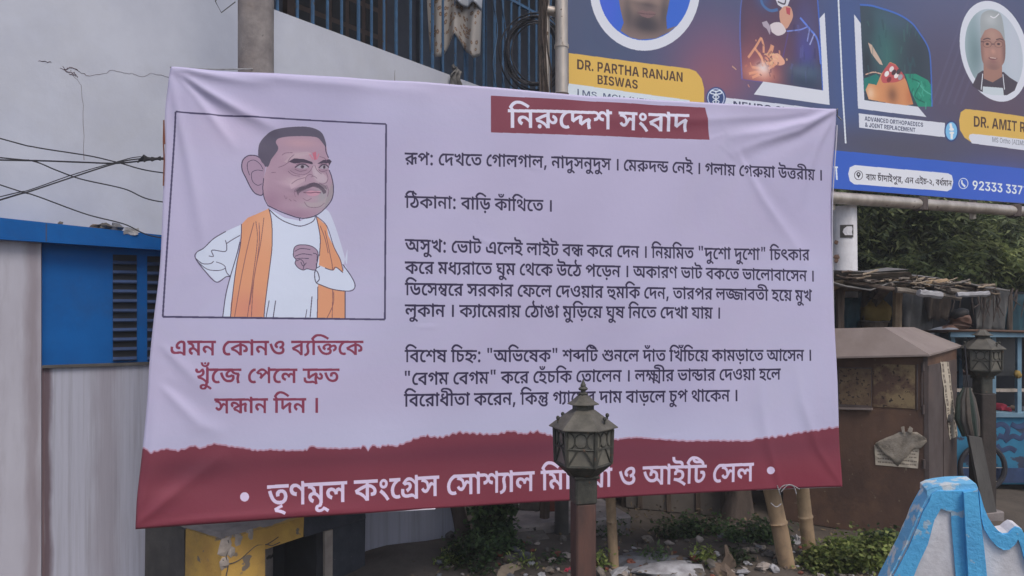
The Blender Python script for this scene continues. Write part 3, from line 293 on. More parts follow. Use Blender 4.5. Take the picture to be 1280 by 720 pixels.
[[55,0,-49,182,41,0,21,-90,4,-24,5,-25,4,-25,-7,0,4,25,5,25,5,24,22,90,39,0,22,-90,5,-24,5,-25,4,-25,-7,0,5,25,4,25,5,24,21,90,40,0,-49,-182,-42,0,-24,93,-7,34,-6,37,9,0,-6,-37,-6,-34,-25,-93]],
[[16,0,0,182,58,0,29,-84,4,-15,5,-20,5,-21,3,-17,-7,0,4,17,4,21,5,20,4,15,29,84,58,0,0,-182,-38,0,0,86,0,15,1,19,0,21,1,19,2,0,-5,-21,-6,-21,-5,-18,-5,-14,-30,-86,-31,0,-31,86,-4,14,-6,18,-5,21,-6,21,3,0,0,-19,1,-21,0,-19,0,-15,0,-86]],
[[96,-2,-23,2,-20,9,-17,13,-13,18,-9,23,-3,28,3,27,9,23,13,19,17,13,20,9,23,2,23,-2,21,-9,17,-13,13,-19,8,-23,3,-27,-3,-28,-8,-23,-13,-18,-17,-13,-21,-9],[96,31,14,1,11,6,9,8,7,12,5,15,1,18,-1,18,-5,15,-7,12,-9,8,-11,6,-14,1,-13,-1,-11,-6,-10,-8,-7,-12,-4,-15,-2,-18,2,-18,4,-15,7,-12,10,-8,11,-6]],
[[80,184,18,-1,15,-6,14,-9,10,-12,7,-15,2,-18,-6,-29,-7,-15,-10,-17,-42,-62,-38,0,57,84,10,0,-8,-9,-13,-6,-17,-3,-16,2,-14,5,-11,8,-8,11,-6,14,-2,16,3,18,6,15,10,12,13,10,16,5],[80,155,-15,-4,-11,-11,-4,-17,4,-16,11,-11,15,-4,16,4,11,11,4,16,-4,17,-11,11]],
[[17,0,0,27,65,60,14,15,9,13,2,13,-3,14,-10,9,-15,3,-15,-3,-9,-10,-4,-15,-35,0,2,17,6,14,9,12,13,8,16,6,18,1,18,-1,15,-6,13,-8,10,-11,6,-13,2,-14,-4,-20,-6,-11,-9,-12,-12,-13,-16,-16,-28,-27,0,-1,77,0,0,-31]],
[[79,-2,-19,1,-16,5,-14,8,-10,11,-7,13,-3,15,38,0,5,-12,11,-8,15,-3,16,4,11,9,3,15,-3,14,-12,10,-19,4,-20,0,0,25,41,41,0,1,-77,0,0,31,122,0,0,-27,-60,-58,0,8,19,0,16,-4,14,-8,10,-11,6,-13,2,-16,-2,-15,-7,-14,-10,-11,-15,-9,-16,-5]],
[[30,0,75,150,0,1,-88,0,0,31,127,0,0,-31,-76,-151]],
[[16,0,0,182,122,0,0,-31,-84,0,0,-44,78,0,0,-30,-78,0,0,-46,84,0,0,-31]],
[[91,-3,-21,3,-18,6,-15,10,-11,13,-7,16,-3,19,0,118,38,0,0,-115,4,-19,14,-13,19,-5,20,5,14,13,4,19,0,115,38,0,0,-118,-3,-19,-7,-16,-11,-13,-15,-10,-18,-6]],
[[97,-2,-24,2,-21,9,-17,14,-13,18,-8,23,-3,27,3,27,9,23,13,19,17,13,20,9,23,2,29,-4,23,-13,17,-19,9,-25,-38,0,-6,12,-8,9,-11,5,-14,2,-13,-2,-12,-5,-10,-8,-7,-12,-4,-15,-2,-18,2,-18,4,-15,7,-12,10,-8,12,-6,13,-1,13,1,10,3,14,14,5,21,8,-1,-47,0,0,28,76,0,0,-23,-3,-22,-8,-19,-12,-15,-15,-11,-19,-7]],
[[73,0,0,68,-67,114,44,0,30,-57,9,-17,7,-20,-8,0,7,20,9,17,29,57,44,0,-67,-114,0,-68]],
[[70,0,-64,182,41,0,29,-88,11,-36,11,-44,-8,0,11,44,10,36,29,88,41,0,-63,-182]],
[[96,-2,-23,2,-20,9,-17,13,-14,18,-8,23,-3,28,3,27,9,23,13,19,17,13,20,9,23,2,29,-4,24,-13,17,-20,8,-27,-37,0,-5,13,-9,10,-12,6,-14,2,-14,-2,-11,-5,-10,-9,-7,-11,-4,-15,-2,-18,2,-18,4,-15,7,-12,10,-9,11,-5,14,-1,14,2,12,6,9,10,5,13,37,0,-7,-24,-16,-21,-24,-14,-15,-4]],
[[71,-3,-18,2,-15,5,-12,8,-9,10,-5,13,-2,13,4,19,12,16,18,14,35,22,7,6,5,7,1,8,-4,10,-13,5,-9,-3,-6,-5,-3,-9,3,-12,9,-13,12,-14,86,-99,-39,0,-71,80,-15,18,-12,18,-4,22,1,12,5,12,7,9,10,7,12,5,14,1,14,-1,11,-5,9,-7,7,-8,5,-11,1,-11,-3,-16,-8,-13,-13,-12,-37,-27,-12,-11,-3,-13,3,-12,9,-7,14,-3,19,4,17,13,13,19,4,25,31,0,-4,-30,-10,-23,-14,-16,-9,-6,-23,-12]],
[[16,0,0,182,38,0,0,-151,78,0,0,-31]],
[[20,0,0,182,41,0,40,-104,4,-12,4,-16,5,-16,3,-15,-6,0,4,15,4,16,5,16,4,12,39,104,41,0,0,-182,-28,0,0,98,0,13,1,17,0,17,1,18,2,0,-6,-19,-5,-18,-6,-16,-4,-12,-37,-98,-24,0,-38,98,-4,12,-5,16,-6,18,-5,19,2,0,0,-17,1,-17,0,-17,0,-14,0,-98]],
[[81,-3,-19,2,-16,4,-14,8,-10,11,-6,13,-3,16,28,0,6,-17,15,-10,19,-3,21,4,14,10,5,16,-4,13,-13,8,-17,6,-22,6,-20,7,-15,11,-9,13,-3,17,2,15,6,13,10,10,14,8,15,5,17,1,18,-1,15,-5,13,-8,10,-10,6,-12,2,-14,-27,0,-4,11,-8,8,-11,6,-14,1,-19,-3,-13,-10,-4,-14,1,-7,4,-6,13,-9,15,-5,17,-4,18,-6,17,-10,13,-15,5,-21,-2,-14,-6,-13,-10,-11,-13,-8,-17,-5]],
[[11,-45,11,71,29,0,-20,-71]],[],
[[96,-2,-23,2,-19,9,-17,13,-13,19,-8,23,-2,27,2,27,8,23,13,18,17,14,19,9,23,2,27,-4,22,-12,17,-19,9,-26,-28,0,-6,15,-11,12,-14,7,-16,2,-15,-2,-13,-6,-11,-10,-8,-13,-6,-17,-2,-20,2,-20,6,-17,8,-14,11,-9,13,-6,15,-2,16,2,14,7,11,12,6,15,28,0,-9,-25,-16,-19,-23,-13]],
[[20,0,0,182,28,0,0,-77,90,0,0,77,28,0,0,-182,-28,0,0,81,-90,0,0,-81]],
[[28,74,4,42,11,42,16,35,26,0,-16,-40,-11,-41,-3,-38,3,-33,10,-34,17,-41,-26,0,-14,26,-9,28,-6,27]],
[[20,0,0,182,32,0,69,-108,7,-13,9,-17,10,-20,-4,0,-1,20,-1,19,0,15,0,104,28,0,0,-182,-32,0,-62,97,-9,16,-11,18,-14,26,5,0,1,-25,1,-21,0,-14,0,-97]],
[[20,0,0,182,115,0,0,-24,-87,0,0,-54,80,0,0,-24,-80,0,0,-56,87,0,0,-24]],
[[93,-3,-21,2,-18,7,-14,10,-11,13,-7,16,-2,18,0,119,28,0,0,-117,1,-12,4,-10,7,-9,9,-6,11,-4,13,-1,12,1,11,4,9,6,7,9,4,10,1,12,0,117,28,0,0,-119,-2,-18,-7,-16,-11,-13,-14,-10,-18,-7]],
[[20,0,0,182,65,0,20,-2,15,-5,13,-9,8,-12,6,-13,1,-16,-1,-16,-6,-14,-8,-11,-13,-8,-16,-6,-19,-1,-49,0,0,23,46,0,12,1,10,3,12,11,4,18,-4,17,-12,12,-10,3,-12,1,-34,0,0,-158],[124,0,-45,82,31,0,45,-82]],
[[96,-2,-22,2,-20,9,-17,13,-13,19,-8,23,-2,27,2,27,8,23,13,18,17,14,20,9,22,2,22,-2,20,-9,17,-14,12,-18,8,-23,3,-27,-3,-27,-8,-23,-12,-19,-17,-13,-20,-9],[96,23,15,2,13,6,11,9,8,14,5,17,2,20,-2,20,-5,17,-8,14,-11,9,-13,6,-15,2,-15,-2,-13,-6,-11,-10,-8,-13,-6,-17,-2,-20,2,-20,6,-17,8,-14,11,-9,13,-6]],
[[13,-34,17,41,10,35,3,32,-4,38,-10,41,-16,40,26,0,16,-35,11,-42,4,-42,-2,-27,-6,-28,-10,-27,-13,-26]],
[[18,0,0,136,26,0,0,-21,2,0,5,9,8,8,10,5,11,1,6,0,5,0,0,-26,-5,1,-9,1,-16,-4,-12,-11,-4,-16,0,-83]],
[[76,136,0,-21,-74,0,0,21],[22,169,27,0,0,-132,4,-12,11,-4,6,0,5,1,5,-21,-9,-2,-10,-1,-16,3,-12,7,-8,11,-3,16]],
[[45,81,0,-81,-27,0,0,182,27,0,0,-79,-4,0,7,16,10,11,13,6,15,2,13,-1,11,-5,10,-7,7,-10,4,-13,1,-15,0,-87,-27,0,0,83,-1,14,-6,9,-9,7,-12,2,-17,-4,-11,-12]],
[[75,-3,-18,2,-15,7,-13,11,-9,14,-6,17,-2,19,2,20,6,18,9,14,13,10,15,7,18,2,19,-2,15,-7,13,-10,9,-14,6,-18,2,-20,-2,-19,-6,-17,-9,-14,-13,-11,-15,-7],[75,20,12,1,9,5,7,8,5,10,4,24,-4,23,-5,10,-7,8,-9,5,-12,1,-11,-1,-9,-5,-12,-17,-4,-24,4,-24,12,-18,9,-5]],
[[6,0,65,182,34,0,66,-182,-30,0,-36,101,-9,29,-5,19,-6,21,6,0,-6,-22,-6,-18,-8,-29,-35,-101],[41,48,0,23,95,0,0,-23]],
[[10,0,0,24,33,0,0,134,-33,0,0,24,93,0,0,-24,-32,0,0,-134,32,0,0,-24]]]
# lines of text: total width, then glyph index, x, y
LNS=[[6660,0,0,0,1,295,0,2,923,0,3,1762,0,4,2149,0,5,3007,0,6,3712,0,7,3972,0,8,4674,0,9,5112,0,10,5734,0,11,6029,0],
[30476,12,0,0,13,806,0,14,1560,0,6,1877,0,15,2137,0,11,2524,0,16,3155,0,3,3892,0,17,4279,0,6,5005,0,15,5265,0,18,5653,0,10,6343,0,19,6638,0,18,7404,0,10,8094,0,19,8389,0,20,9155,0,6,9450,0,1,9710,0,10,10337,0,11,10632,0,21,11247,0,7,11263,0,1,11965,0,21,12569,0,11,12593,0,21,13208,0,7,13223,0,6,13926,0,22,14186,0,6,14579,0,15,14839,0,23,15226,0,2,15866,0,11,16705,0,24,17336,0,6,18200,0,15,18460,0,1,18847,0,25,19474,0,6,20038,0,22,20298,0,6,20692,0,18,20952,0,19,21642,0,10,22408,0,26,22703,0,6,23359,0,15,23619,0,18,24006,0,2,24696,0,26,25536,0,10,26192,0,6,26487,0,27,26747,0,28,27482,0,29,28250,0,30,28871,0,26,29167,0,6,29823,0,22,30083,0],
[9672,31,0,0,32,920,0,10,1765,0,1,2061,0,10,2688,0,14,2983,0,6,3301,0,9,3561,0,10,4182,0,0,4478,0,33,4773,0,6,5507,0,32,5767,0,34,6354,0,10,6613,0,0,6908,0,35,7204,0,3,7905,0,17,8292,0,6,9019,0,22,9279,0],
[29201,36,0,0,7,945,0,21,1627,0,16,1647,0,14,2384,0,6,2701,0,15,2961,0,37,3348,0,10,4092,0,38,4387,0,6,4974,0,39,5234,0,3,6022,0,19,6409,0,25,7175,0,6,7739,0,19,7999,0,10,8765,0,25,9060,0,38,9624,0,6,10212,0,9,10472,0,40,11093,0,6,11927,0,32,12187,0,3,13033,0,29,13420,0,6,14042,0,15,14302,0,11,14689,0,1,15320,0,6,15947,0,22,16207,0,6,16600,0,0,16860,0,1,17156,0,26,17783,0,0,18439,0,23,18735,0,17,19374,0,6,20101,0,41,20361,0,11,20897,0,21,21512,0,3,21528,0,5,21915,0,10,22620,0,6,22916,0,11,23176,0,21,23791,0,3,23807,0,5,24194,0,10,24899,0,41,25195,0,6,25731,0,0,25991,0,42,26286,0,43,26873,0,32,27439,0,10,28285,0,29,28580,0],
[29607,32,0,0,3,846,0,29,1233,0,6,1854,0,23,2114,0,44,2754,0,45,3376,0,29,3654,0,10,4275,0,3,4571,0,17,4958,0,6,5684,0,46,5944,0,21,6575,0,23,6599,0,6,7239,0,15,7499,0,35,7886,0,3,8587,0,32,8974,0,6,9820,0,27,10080,0,3,10814,0,47,11201,0,6,11826,0,13,12086,0,3,12840,0,33,13227,0,1,13961,0,6,14588,0,22,14848,0,6,15242,0,36,15502,0,32,16447,0,10,17293,0,29,17588,0,48,18210,0,6,18847,0,37,19107,0,10,19851,0,38,20146,0,6,20733,0,9,20993,0,32,21615,0,3,22461,0,17,22848,0,6,23574,0,37,23834,0,10,24577,0,3,24873,0,19,25260,0,10,26026,0,9,26321,0,10,26942,0,3,27238,0,7,27625,0,1,28327,0,6,28954,0,22,29214,0],
[29475,0,0,0,49,295,0,3,1030,0,7,1417,0,50,2119,0,3,2768,0,29,3155,0,6,3777,0,7,4037,0,29,4739,0,32,5361,0,10,6206,0,29,6502,0,6,7123,0,15,7383,0,51,7770,0,3,8645,0,19,9032,0,6,9797,0,15,10057,0,11,10444,0,52,11075,0,26,11846,0,10,12502,0,29,12797,0,6,13419,0,53,13679,0,23,14330,0,0,14969,0,32,15265,0,6,16110,0,15,16370,0,11,16757,0,1,17388,0,20,18016,0,6,18310,0,17,18570,0,10,19297,0,29,19592,0,13,20214,0,29,20967,0,6,21589,0,19,21849,0,54,22615,0,10,24034,0,9,24329,0,17,24951,0,30,25677,0,6,25972,0,55,26232,0,3,26796,0,26,27183,0,6,27839,0,23,28099,0,21,28721,0,16,28739,0],
[21752,19,0,0,21,731,0,32,766,0,10,1612,0,1,1907,0,6,2534,0,22,2794,0,6,3188,0,32,3448,0,45,4294,0,10,4572,0,3,4867,0,23,5254,0,29,5894,0,10,6515,0,26,6811,0,6,7467,0,15,7727,0,47,8114,0,10,8738,0,56,9034,0,10,9778,0,6,10074,0,23,10334,0,21,10956,0,0,10974,0,33,11269,0,3,12003,0,26,12390,0,6,13047,0,46,13307,0,21,13938,0,57,13962,0,6,14625,0,0,14885,0,1,15180,0,3,15807,0,17,16194,0,6,16921,0,15,17181,0,11,17568,0,16,18199,0,10,18936,0,6,19231,0,58,19491,0,10,20147,0,26,20443,0,6,21099,0,22,21359,0],
[28985,0,0,0,9,295,0,3,917,0,5,1304,0,57,2010,0,6,2673,0,0,2933,0,42,3228,0,59,3815,0,14,4613,0,6,4930,0,41,5190,0,36,5726,0,0,6671,0,37,6966,0,3,7710,0,57,8097,0,32,8760,0,41,9606,0,6,10142,0,5,10402,0,60,11107,0,61,12005,0,6,12887,0,62,13147,0,1,14020,0,3,14647,0,19,15034,0,6,15800,0,11,16060,0,34,16539,0,10,16691,0,17,16986,0,6,17713,0,0,17973,0,16,18268,0,63,19005,0,0,19005,0,42,19301,0,3,19888,0,26,20275,0,6,20931,0,32,21191,0,10,22037,0,23,22332,0,33,22972,0,10,23706,0,3,24002,0,17,24389,0,6,25115,0,64,25375,0,3,26615,0,7,27002,0,1,27704,0,6,28331,0,22,28591,0],
[26284,41,0,0,15,536,0,9,923,0,18,1545,0,23,2235,0,6,2874,0,15,3134,0,9,3521,0,18,4143,0,23,4833,0,41,5473,0,6,6009,0,32,6269,0,3,7115,0,29,7502,0,6,8123,0,15,8383,0,55,8770,0,34,9175,0,42,9333,0,0,9921,0,32,10216,0,6,11062,0,15,11322,0,17,11709,0,10,12435,0,3,12730,0,19,13117,0,1,13883,0,6,14510,0,22,14770,0,6,15164,0,19,15424,0,65,16190,0,30,17312,0,29,17607,0,6,18229,0,37,18489,0,10,19232,0,24,19527,0,10,20391,0,29,20686,0,6,21308,0,15,21568,0,11,21955,0,52,22586,0,26,23356,0,10,24013,0,6,24308,0,55,24568,0,3,25131,0,19,25518,0],
[22846,0,0,0,9,295,0,3,917,0,29,1304,0,10,1925,0,44,2221,0,30,2842,0,17,3138,0,10,3864,0,6,4160,0,32,4420,0,3,5265,0,29,5652,0,1,6274,0,20,6901,0,6,7196,0,0,7456,0,32,7751,0,66,8597,0,6,9350,0,18,9610,0,45,10300,0,10,10578,0,3,10874,0,7,11261,0,29,11963,0,6,12584,0,11,12844,0,10,13475,0,23,13771,0,6,14410,0,9,14670,0,10,15292,0,33,15587,0,3,16322,0,19,16709,0,6,17475,0,42,17735,0,67,18219,0,13,18322,0,6,19076,0,35,19336,0,10,20037,0,3,20333,0,32,20720,0,1,21565,0,6,22192,0,22,22452,0],
[8913,39,0,0,23,788,0,1,1428,0,6,2055,0,15,2315,0,32,2702,0,10,3548,0,1,3843,0,52,4471,0,6,5241,0,9,5501,0,45,6123,0,68,6401,0,69,6696,0,3,7681,0,32,8068,0],
[6624,16,0,0,21,696,0,34,635,0,3,737,0,70,1124,0,6,2103,0,15,2363,0,13,2750,0,3,3504,0,19,3891,0,6,4657,0,71,4917,0,17,5898,0],
[4926,7,0,0,40,702,0,10,1536,0,1,1832,0,6,2459,0,0,2719,0,11,3014,0,1,3645,0,6,4273,0,22,4533,0],
[19114,17,0,0,72,599,0,48,726,0,23,1364,0,73,1986,0,19,2004,0,6,2770,0,32,3030,0,8,3875,0,3,4313,0,74,4700,0,7,5454,0,6,6156,0,15,6416,0,7,6803,0,10,7505,0,5,7800,0,45,8506,0,10,8784,0,19,9080,0,6,9845,0,0,10105,0,23,10401,0,0,11041,0,49,11336,0,26,12071,0,10,12727,0,6,13022,0,52,13282,0,6,14053,0,64,14313,0,25,15553,0,61,16117,0,6,16999,0,15,17259,0,7,17646,0,19,18348,0],
[14956,9,0,0,10,622,0,23,917,0,6,1557,0,42,1817,0,34,2244,0,10,2404,0,11,2699,0,10,3330,0,25,3626,0,13,4190,0,21,4906,0,29,4943,0,20,5565,0,6,5860,0,39,6120,0,1,6908,0,6,7535,0,39,7795,0,25,8583,0,42,9147,0,75,9734,0,76,10095,0,20,10709,0,6,11004,0,9,11264,0,44,11885,0,77,12507,0,23,12507,0,10,13147,0,1,13442,0,6,14069,0,1,14329,0],
[10655,78,0,0,79,722,0,80,1378,0,81,1647,0,82,1916,0,83,2564,0,79,3310,0,84,3967,0,85,4635,0,83,5382,0,81,6128,0,79,6397,0,83,7054,0,86,7800,0,87,8562,0,83,9147,0,86,9893,0],
[4231,88,0,0,89,661,0,90,1138,0,91,1792,0,83,2830,0,90,3577,0],
[6434,78,0,0,79,722,0,80,1378,0,81,1647,0,83,1916,0,92,2662,0,89,3594,0,84,4070,0,81,4738,0,79,5007,0,93,5663,0],
[6085,94,0,0,95,646,0,96,1292,0,96,1938,0,96,2585,0,81,3231,0,96,3500,0,96,4146,0,97,4792,0,97,5439,0],
[8586,86,0,0,98,762,0,99,1369,0,79,2101,0,93,2758,0,81,3528,0,90,3797,0,99,4452,0,79,5184,0,100,5840,0,98,6591,0,79,7198,0,101,7855,0],
[14269,83,0,0,78,746,0,102,1468,0,83,2215,0,86,2962,0,103,3724,0,98,4463,0,78,5071,0,81,5793,0,93,6062,0,79,6832,0,84,7489,0,85,8156,0,93,8903,0,82,9674,0,83,10322,0,98,11069,0,78,11676,0,89,12398,0,103,12875,0,90,13614,0],
[12010,104,0,0,81,671,0,87,940,0,93,1524,0,89,2294,0,86,2771,0,84,3533,0,81,4201,0,79,4469,0,98,5126,0,82,5733,0,105,6382,0,83,6947,0,103,7694,0,98,8433,0,92,9041,0,98,9973,0,86,10580,0,84,11342,0],
[9050,106,0,0,107,912,0,108,1558,0,109,1827,0,106,2095,0,110,3008,0,111,3742,0,109,4486,0,112,4755,0,113,5145,0,114,5902,0,115,6505,0,116,7245,0,117,7893,0,118,8659,0],
[8749,106,0,0,107,912,0,109,1558,0,117,1827,0,119,2593,0,120,2980,0,121,3320,0,122,3922,0,109,4526,0,112,4795,0,123,5185,0,124,5894,0,124,6347,0,106,6800,0,107,7713,0,118,8359,0]]
GL = [[np.cumsum(np.array(c, float).reshape(-1, 2), 0)*4 for c in g] for g in GLY]
class Canvas:
    """flat artwork; P maps a photograph pixel to the surface's own metres (s, z)"""
    def __init__(s, P, s0, s1, z0, z1, ppm, base, gain=1.3):
        s.P = P; s.s0, s.z1, s.ppm = s0, z1, ppm; s.s1, s.z0 = s1, z0
        s.W = int((s1-s0)*ppm); s.H = int((z1-z0)*ppm); s.a = np.empty((s.H, s.W, 3), np.float32); s.a[:] = base; s.g = gain; s.lw = 1.0
    def c(s, rgb): return np.array([min(.92, lin(v)*s.g) for v in rgb], np.float32)
    def tx(s, q): q = np.asarray(q, float); return np.stack([(q[:,0]-s.s0)*s.ppm, (s.z1-q[:,1])*s.ppm], 1)
    def t(s, pts): return s.tx([s.P(*p) for p in pts])
    def mask(s, polys):
        al = np.concatenate(polys); x0 = max(int(al[:,0].min())-1, 0); x1 = min(int(al[:,0].max())+2, s.W)
        y0 = max(int(al[:,1].min())-1, 0); y1 = min(int(al[:,1].max())+2, s.H)
        if x1 <= x0 or y1 <= y0: return None
        W, H = x1-x0, y1-y0; wd = np.zeros((H, W+1), np.int16)
        for P in polys:
            Q = P-[x0, y0]; R = np.roll(Q, -1, 0)
            for (a, b), (c, d) in zip(Q, R):
                if b == d: continue
                sg = 1
                if d < b: a, b, c, d = c, d, a, b; sg = -1
                ya, yb = max(int(math.ceil(b-.5)), 0), min(int(math.ceil(d-.5)), H)
                if yb <= ya: continue
                ys = np.arange(ya, yb); xs = np.clip(np.ceil(a+(ys+.5-b)*(c-a)/(d-b)-.5).astype(int), 0, W)
                np.add.at(wd, (ys, xs), sg)
        return (slice(y0, y1), slice(x0, x1)), np.cumsum(wd[:, :-1], 1) != 0
    def fillt(s, polys, rgb, alpha=1):
        r = s.mask(polys)
        if r is None: return
        sl, m = r; v = s.a[sl]; k = (m*alpha)[..., None]; v[:] = v*(1-k)+s.c(rgb)*k
    def fill(s, pts, rgb, alpha=1, smooth=False):
        if smooth: pts = catmull(pts)
        s.fillt([s.t(pts)], rgb, alpha)
    def line(s, pts, rgb, wpx, alpha=1, smooth=True, closed=False):
        if smooth and len(pts) > 2: pts = catmull(pts, closed)
        Q = s.t(pts); Q2 = s.t([(p[0]+1, p[1]) for p in pts[:1]]); k = abs(Q2[0,0]-Q[0,0])*wpx/2*s.lw
        d = np.gradient(Q, axis=0); n = np.stack([-d[:,1], d[:,0]], 1); n /= np.linalg.norm(n, axis=1)[:, None]+1e-9
        s.fillt([np.concatenate([Q+n*k, (Q-n*k)[::-1]])], rgb, alpha)
    def ell(s, cx, cy, rx, ry, rgb, alpha=1, rot=0, n=48, a0=0, a1=2*math.pi):
        P = []
        for i in range(n):
            a = a0+(a1-a0)*i/n; x, y = rx*math.cos(a), ry*math.sin(a)
            P.append((cx+x*math.cos(rot)-y*math.sin(rot), cy+x*math.sin(rot)+y*math.cos(rot)))
        s.fill(P, rgb, alpha)
    def soft(s, cx, cy, rx, ry, rgb, alpha=1, rot=0, clip=None):
        C = s.t([(cx, cy)])[0]; E = s.t([(cx+1, cy)])[0]; k = abs(E[0]-C[0]); rx, ry = rx*k, ry*k; R = 2.6*max(rx, ry)
        x0, x1 = int(max(C[0]-R, 0)), int(min(C[0]+R, s.W)); y0, y1 = int(max(C[1]-R, 0)), int(min(C[1]+R, s.H))
        if x1 <= x0 or y1 <= y0: return
        X, Y = np.meshgrid(np.arange(x0, x1)-C[0], np.arange(y0, y1)-C[1]); c_, s_ = math.cos(rot), math.sin(rot)
        u, v = (X*c_+Y*s_)/rx, (-X*s_+Y*c_)/ry; k = (alpha*np.exp(-(u*u+v*v)))[..., None]
        if clip is not None:
            r = s.mask([s.t(clip)]); m = np.zeros((s.H, s.W), bool); m[r[0]] = r[1]; k = k*m[y0:y1, x0:x1, None]
        sv = s.a[y0:y1, x0:x1]; sv[:] = sv*(1-k)+s.c(rgb)*k
    def text(s, li, path, hpx, rgb, hu=622.0):
        """path: photo pixels the head line runs along (first = start, last = end); hpx: letter height in photo pixels at the start"""
        wdt, L = LNS[li][0], LNS[li][1:]
        Q = np.array([s.P(*p) for p in path]); h0 = s.P(path[0][0], path[0][1]+hpx); H = Q[0,1]-h0[1]; k = H/hu
        S = Q[:,0]; polys = []
        def zz(x):
            if len(S) < 3: return np.interp(x, S, Q[:,1])
            return np.polyval(np.polyfit(S, Q[:,1], 2), x)
        x0, x1 = S[0], S[-1]
        for g, gx, gy in zip(L[0::3], L[1::3], L[2::3]):
            for c in GL[g]:
                sx = x0+(c[:,0]+gx)/wdt*(x1-x0); polys.append(s.tx(np.stack([sx, zz(sx)+(c[:,1]+gy-hu)*k], 1)))
        s.fillt(polys, rgb)
    def image(s, name):
        a = np.clip(s.a, 0, 1); o = np.where(a <= .0031308, a*12.92, 1.055*np.power(a, 1/2.4)-.055); return IMG(name, o)
    def uv(s, q): return ((q[0]-s.s0)/(s.s1-s.s0), (q[1]-s.z0)/(s.z1-s.z0))
def catmull(P, closed=False, n=7):
    P = [np.array(p, float) for p in P]; m = len(P); out = []
    for i in range(m if closed else m-1):
        a, b, c, d = (P[(i-1)%m], P[i], P[(i+1)%m], P[(i+2)%m]) if closed else (P[max(i-1,0)], P[i], P[i+1], P[min(i+2,m-1)])
        for k in range(n):
            t = k/n; out.append(tuple(.5*((2*b)+(-a+c)*t+(2*a-5*b+4*c-d)*t*t+(-a+3*b-3*c+d)*t**3)))
    if not closed: out.append(tuple(P[-1]))
    return out
def setuv(o, uvs):
    me = o.data; l = me.uv_layers.new(name='UV'); idx = np.empty(len(me.loops), int); me.loops.foreach_get('vertex_index', idx)
    l.data.foreach_set('uv', np.array(uvs, float)[idx].ravel())
# ------------------------------------------------------------------ banner plane and artwork
BD = Vector((3.613, .8, 0)).normalized(); BO = Vector((-1.715, 3.62, 0)); BN = Vector((BD.y, -BD.x, 0))  # BN faces the camera
def BP(px, py):
    k = (px-CX)/FPX; Y = 3.9997/(1-.2214*k); X = k*Y; return ((X-BO.x)*BD.x+(Y-BO.y)*BD.y, EYE+(HY-py)/FPX*Y)
B = Canvas(BP, -.2, 3.85, .35, 3.0, 800, [1, 1, 1], 1.26); B.a[:] = B.c((173, 168, 196))
INK = (50, 43, 70); RED = (117, 55, 69); MAR = (124, 54, 78)
_rn = random.Random(3)
# faint print mottling
for _ in range(26): B.soft(_rn.uniform(200,1040), _rn.uniform(100,560), _rn.uniform(50,150), _rn.uniform(30,80), _rn.choice([(162,158,190),(178,178,206),(172,164,190)]), .4)
B.soft(290, 160, 60, 40, (182,160,184), .3); B.soft(600, 560, 500, 44, (180,182,208), .7); B.soft(980, 470, 70, 60, (180,180,206), .5); B.soft(600, 110, 400, 22, (182,176,204), .5)
def torn():
    p = [(150,562),(180,560),(189,566),(208,561),(222,564),(232,561),(244,557),(250,561),(260,557.4),(268,555),(285,557.4),(303,560),(317,563),(335,562),(364,563),(384,562),(390,557.4),(398,560),(405,560),(430,561),(451,560),(456,557),(460,563),(466,556),(471,560),(478,558),(485,555),(492,559),(505,554),(519,549.5),(530,545),(552,547),(573,541),(602,543),(620,543),(640,539),(654,543),(672,540),(693,546),(720,547),(746,549),(773,550),(794,547),(829,550),(853,551.6),(892,550.8),(935,551.6),(950,547.7),(974,545),(997,541),(1017,538),(1044,534),(1080,530)]
    o = []
    for (x0,y0),(x1,y1) in zip(p, p[1:]):
        n = max(1, int((x1-x0)/2.2)); amp = 1.2 if x0 < 450 else 2.6 if x0 < 700 or x0 > 940 else .8
        ph = _rn.uniform(0, 6)
        for i in range(n): o.append((x0+(x1-x0)*i/n, y0+(y1-y0)*i/n+amp*(abs(math.sin((x0+(x1-x0)*i/n)*.38+ph))-.5)+_rn.uniform(-.7,.7)))
    return o+[p[-1]]
TE = torn(); BAND = TE+[(1100,700),(120,720)]
B.line([(x,y-1.0) for x,y in TE], (170,112,130), 1.8, .7, smooth=False)
B.fill(BAND, RED)
B.soft(500,655,420,30,(132,54,68),.55,clip=BAND); B.soft(1000,600,120,26,(130,52,66),.5,clip=BAND); B.soft(250,585,60,16,(92,44,58),.8,clip=BAND); B.soft(400,575,160,10,(100,48,62),.6,clip=BAND); B.soft(640,562,160,12,(96,48,66),.7,clip=BAND); B.soft(1000,555,90,9,(104,46,60),.4,clip=BAND); B.soft(350,625,80,14,(132,66,80),.35,clip=BAND); B.soft(850,566,180,14,(100,50,66),.6,clip=BAND); B.soft(215,615,40,10,(134,70,82),.5,clip=BAND)
B.fill([(613.2,120.3),(881.5,134.6),(884.5,148),(886.8,174.8),(613.2,166.3)], (120,60,75))
WHT = (206,204,226)
B.text(0, [(634.5,137.4),(745,139.5),(861,143)], 23.3, WHT)
B.text(1, [(506,191),(777,199.5),(1031,212)], 15.2, INK)
B.text(2, [(506,245),(600,248),(690,251)], 15, INK)
B.text(3, [(506,299),(822,308.5),(1012,312)], 15.5, INK)
B.text(4, [(506,327),(740,331.5),(1018,338.5)], 15.3, INK)
B.text(5, [(506,353.6),(814,359),(1014,363)], 15.5, INK)
B.text(6, [(506,380.5),(700,382.5),(901,384.5)], 15.3, INK)
B.text(7, [(506,437.3),(760,437.4),(1014,437.2)], 15.5, INK)
B.text(8, [(503.6,466),(801,462.4),(975,460.5)], 15.5, INK)
B.text(9, [(505,492.5),(786,488.8),(922,487)], 15.8, INK)
B.text(10, [(212,425.8),(454,425.8)], 18.6, MAR)
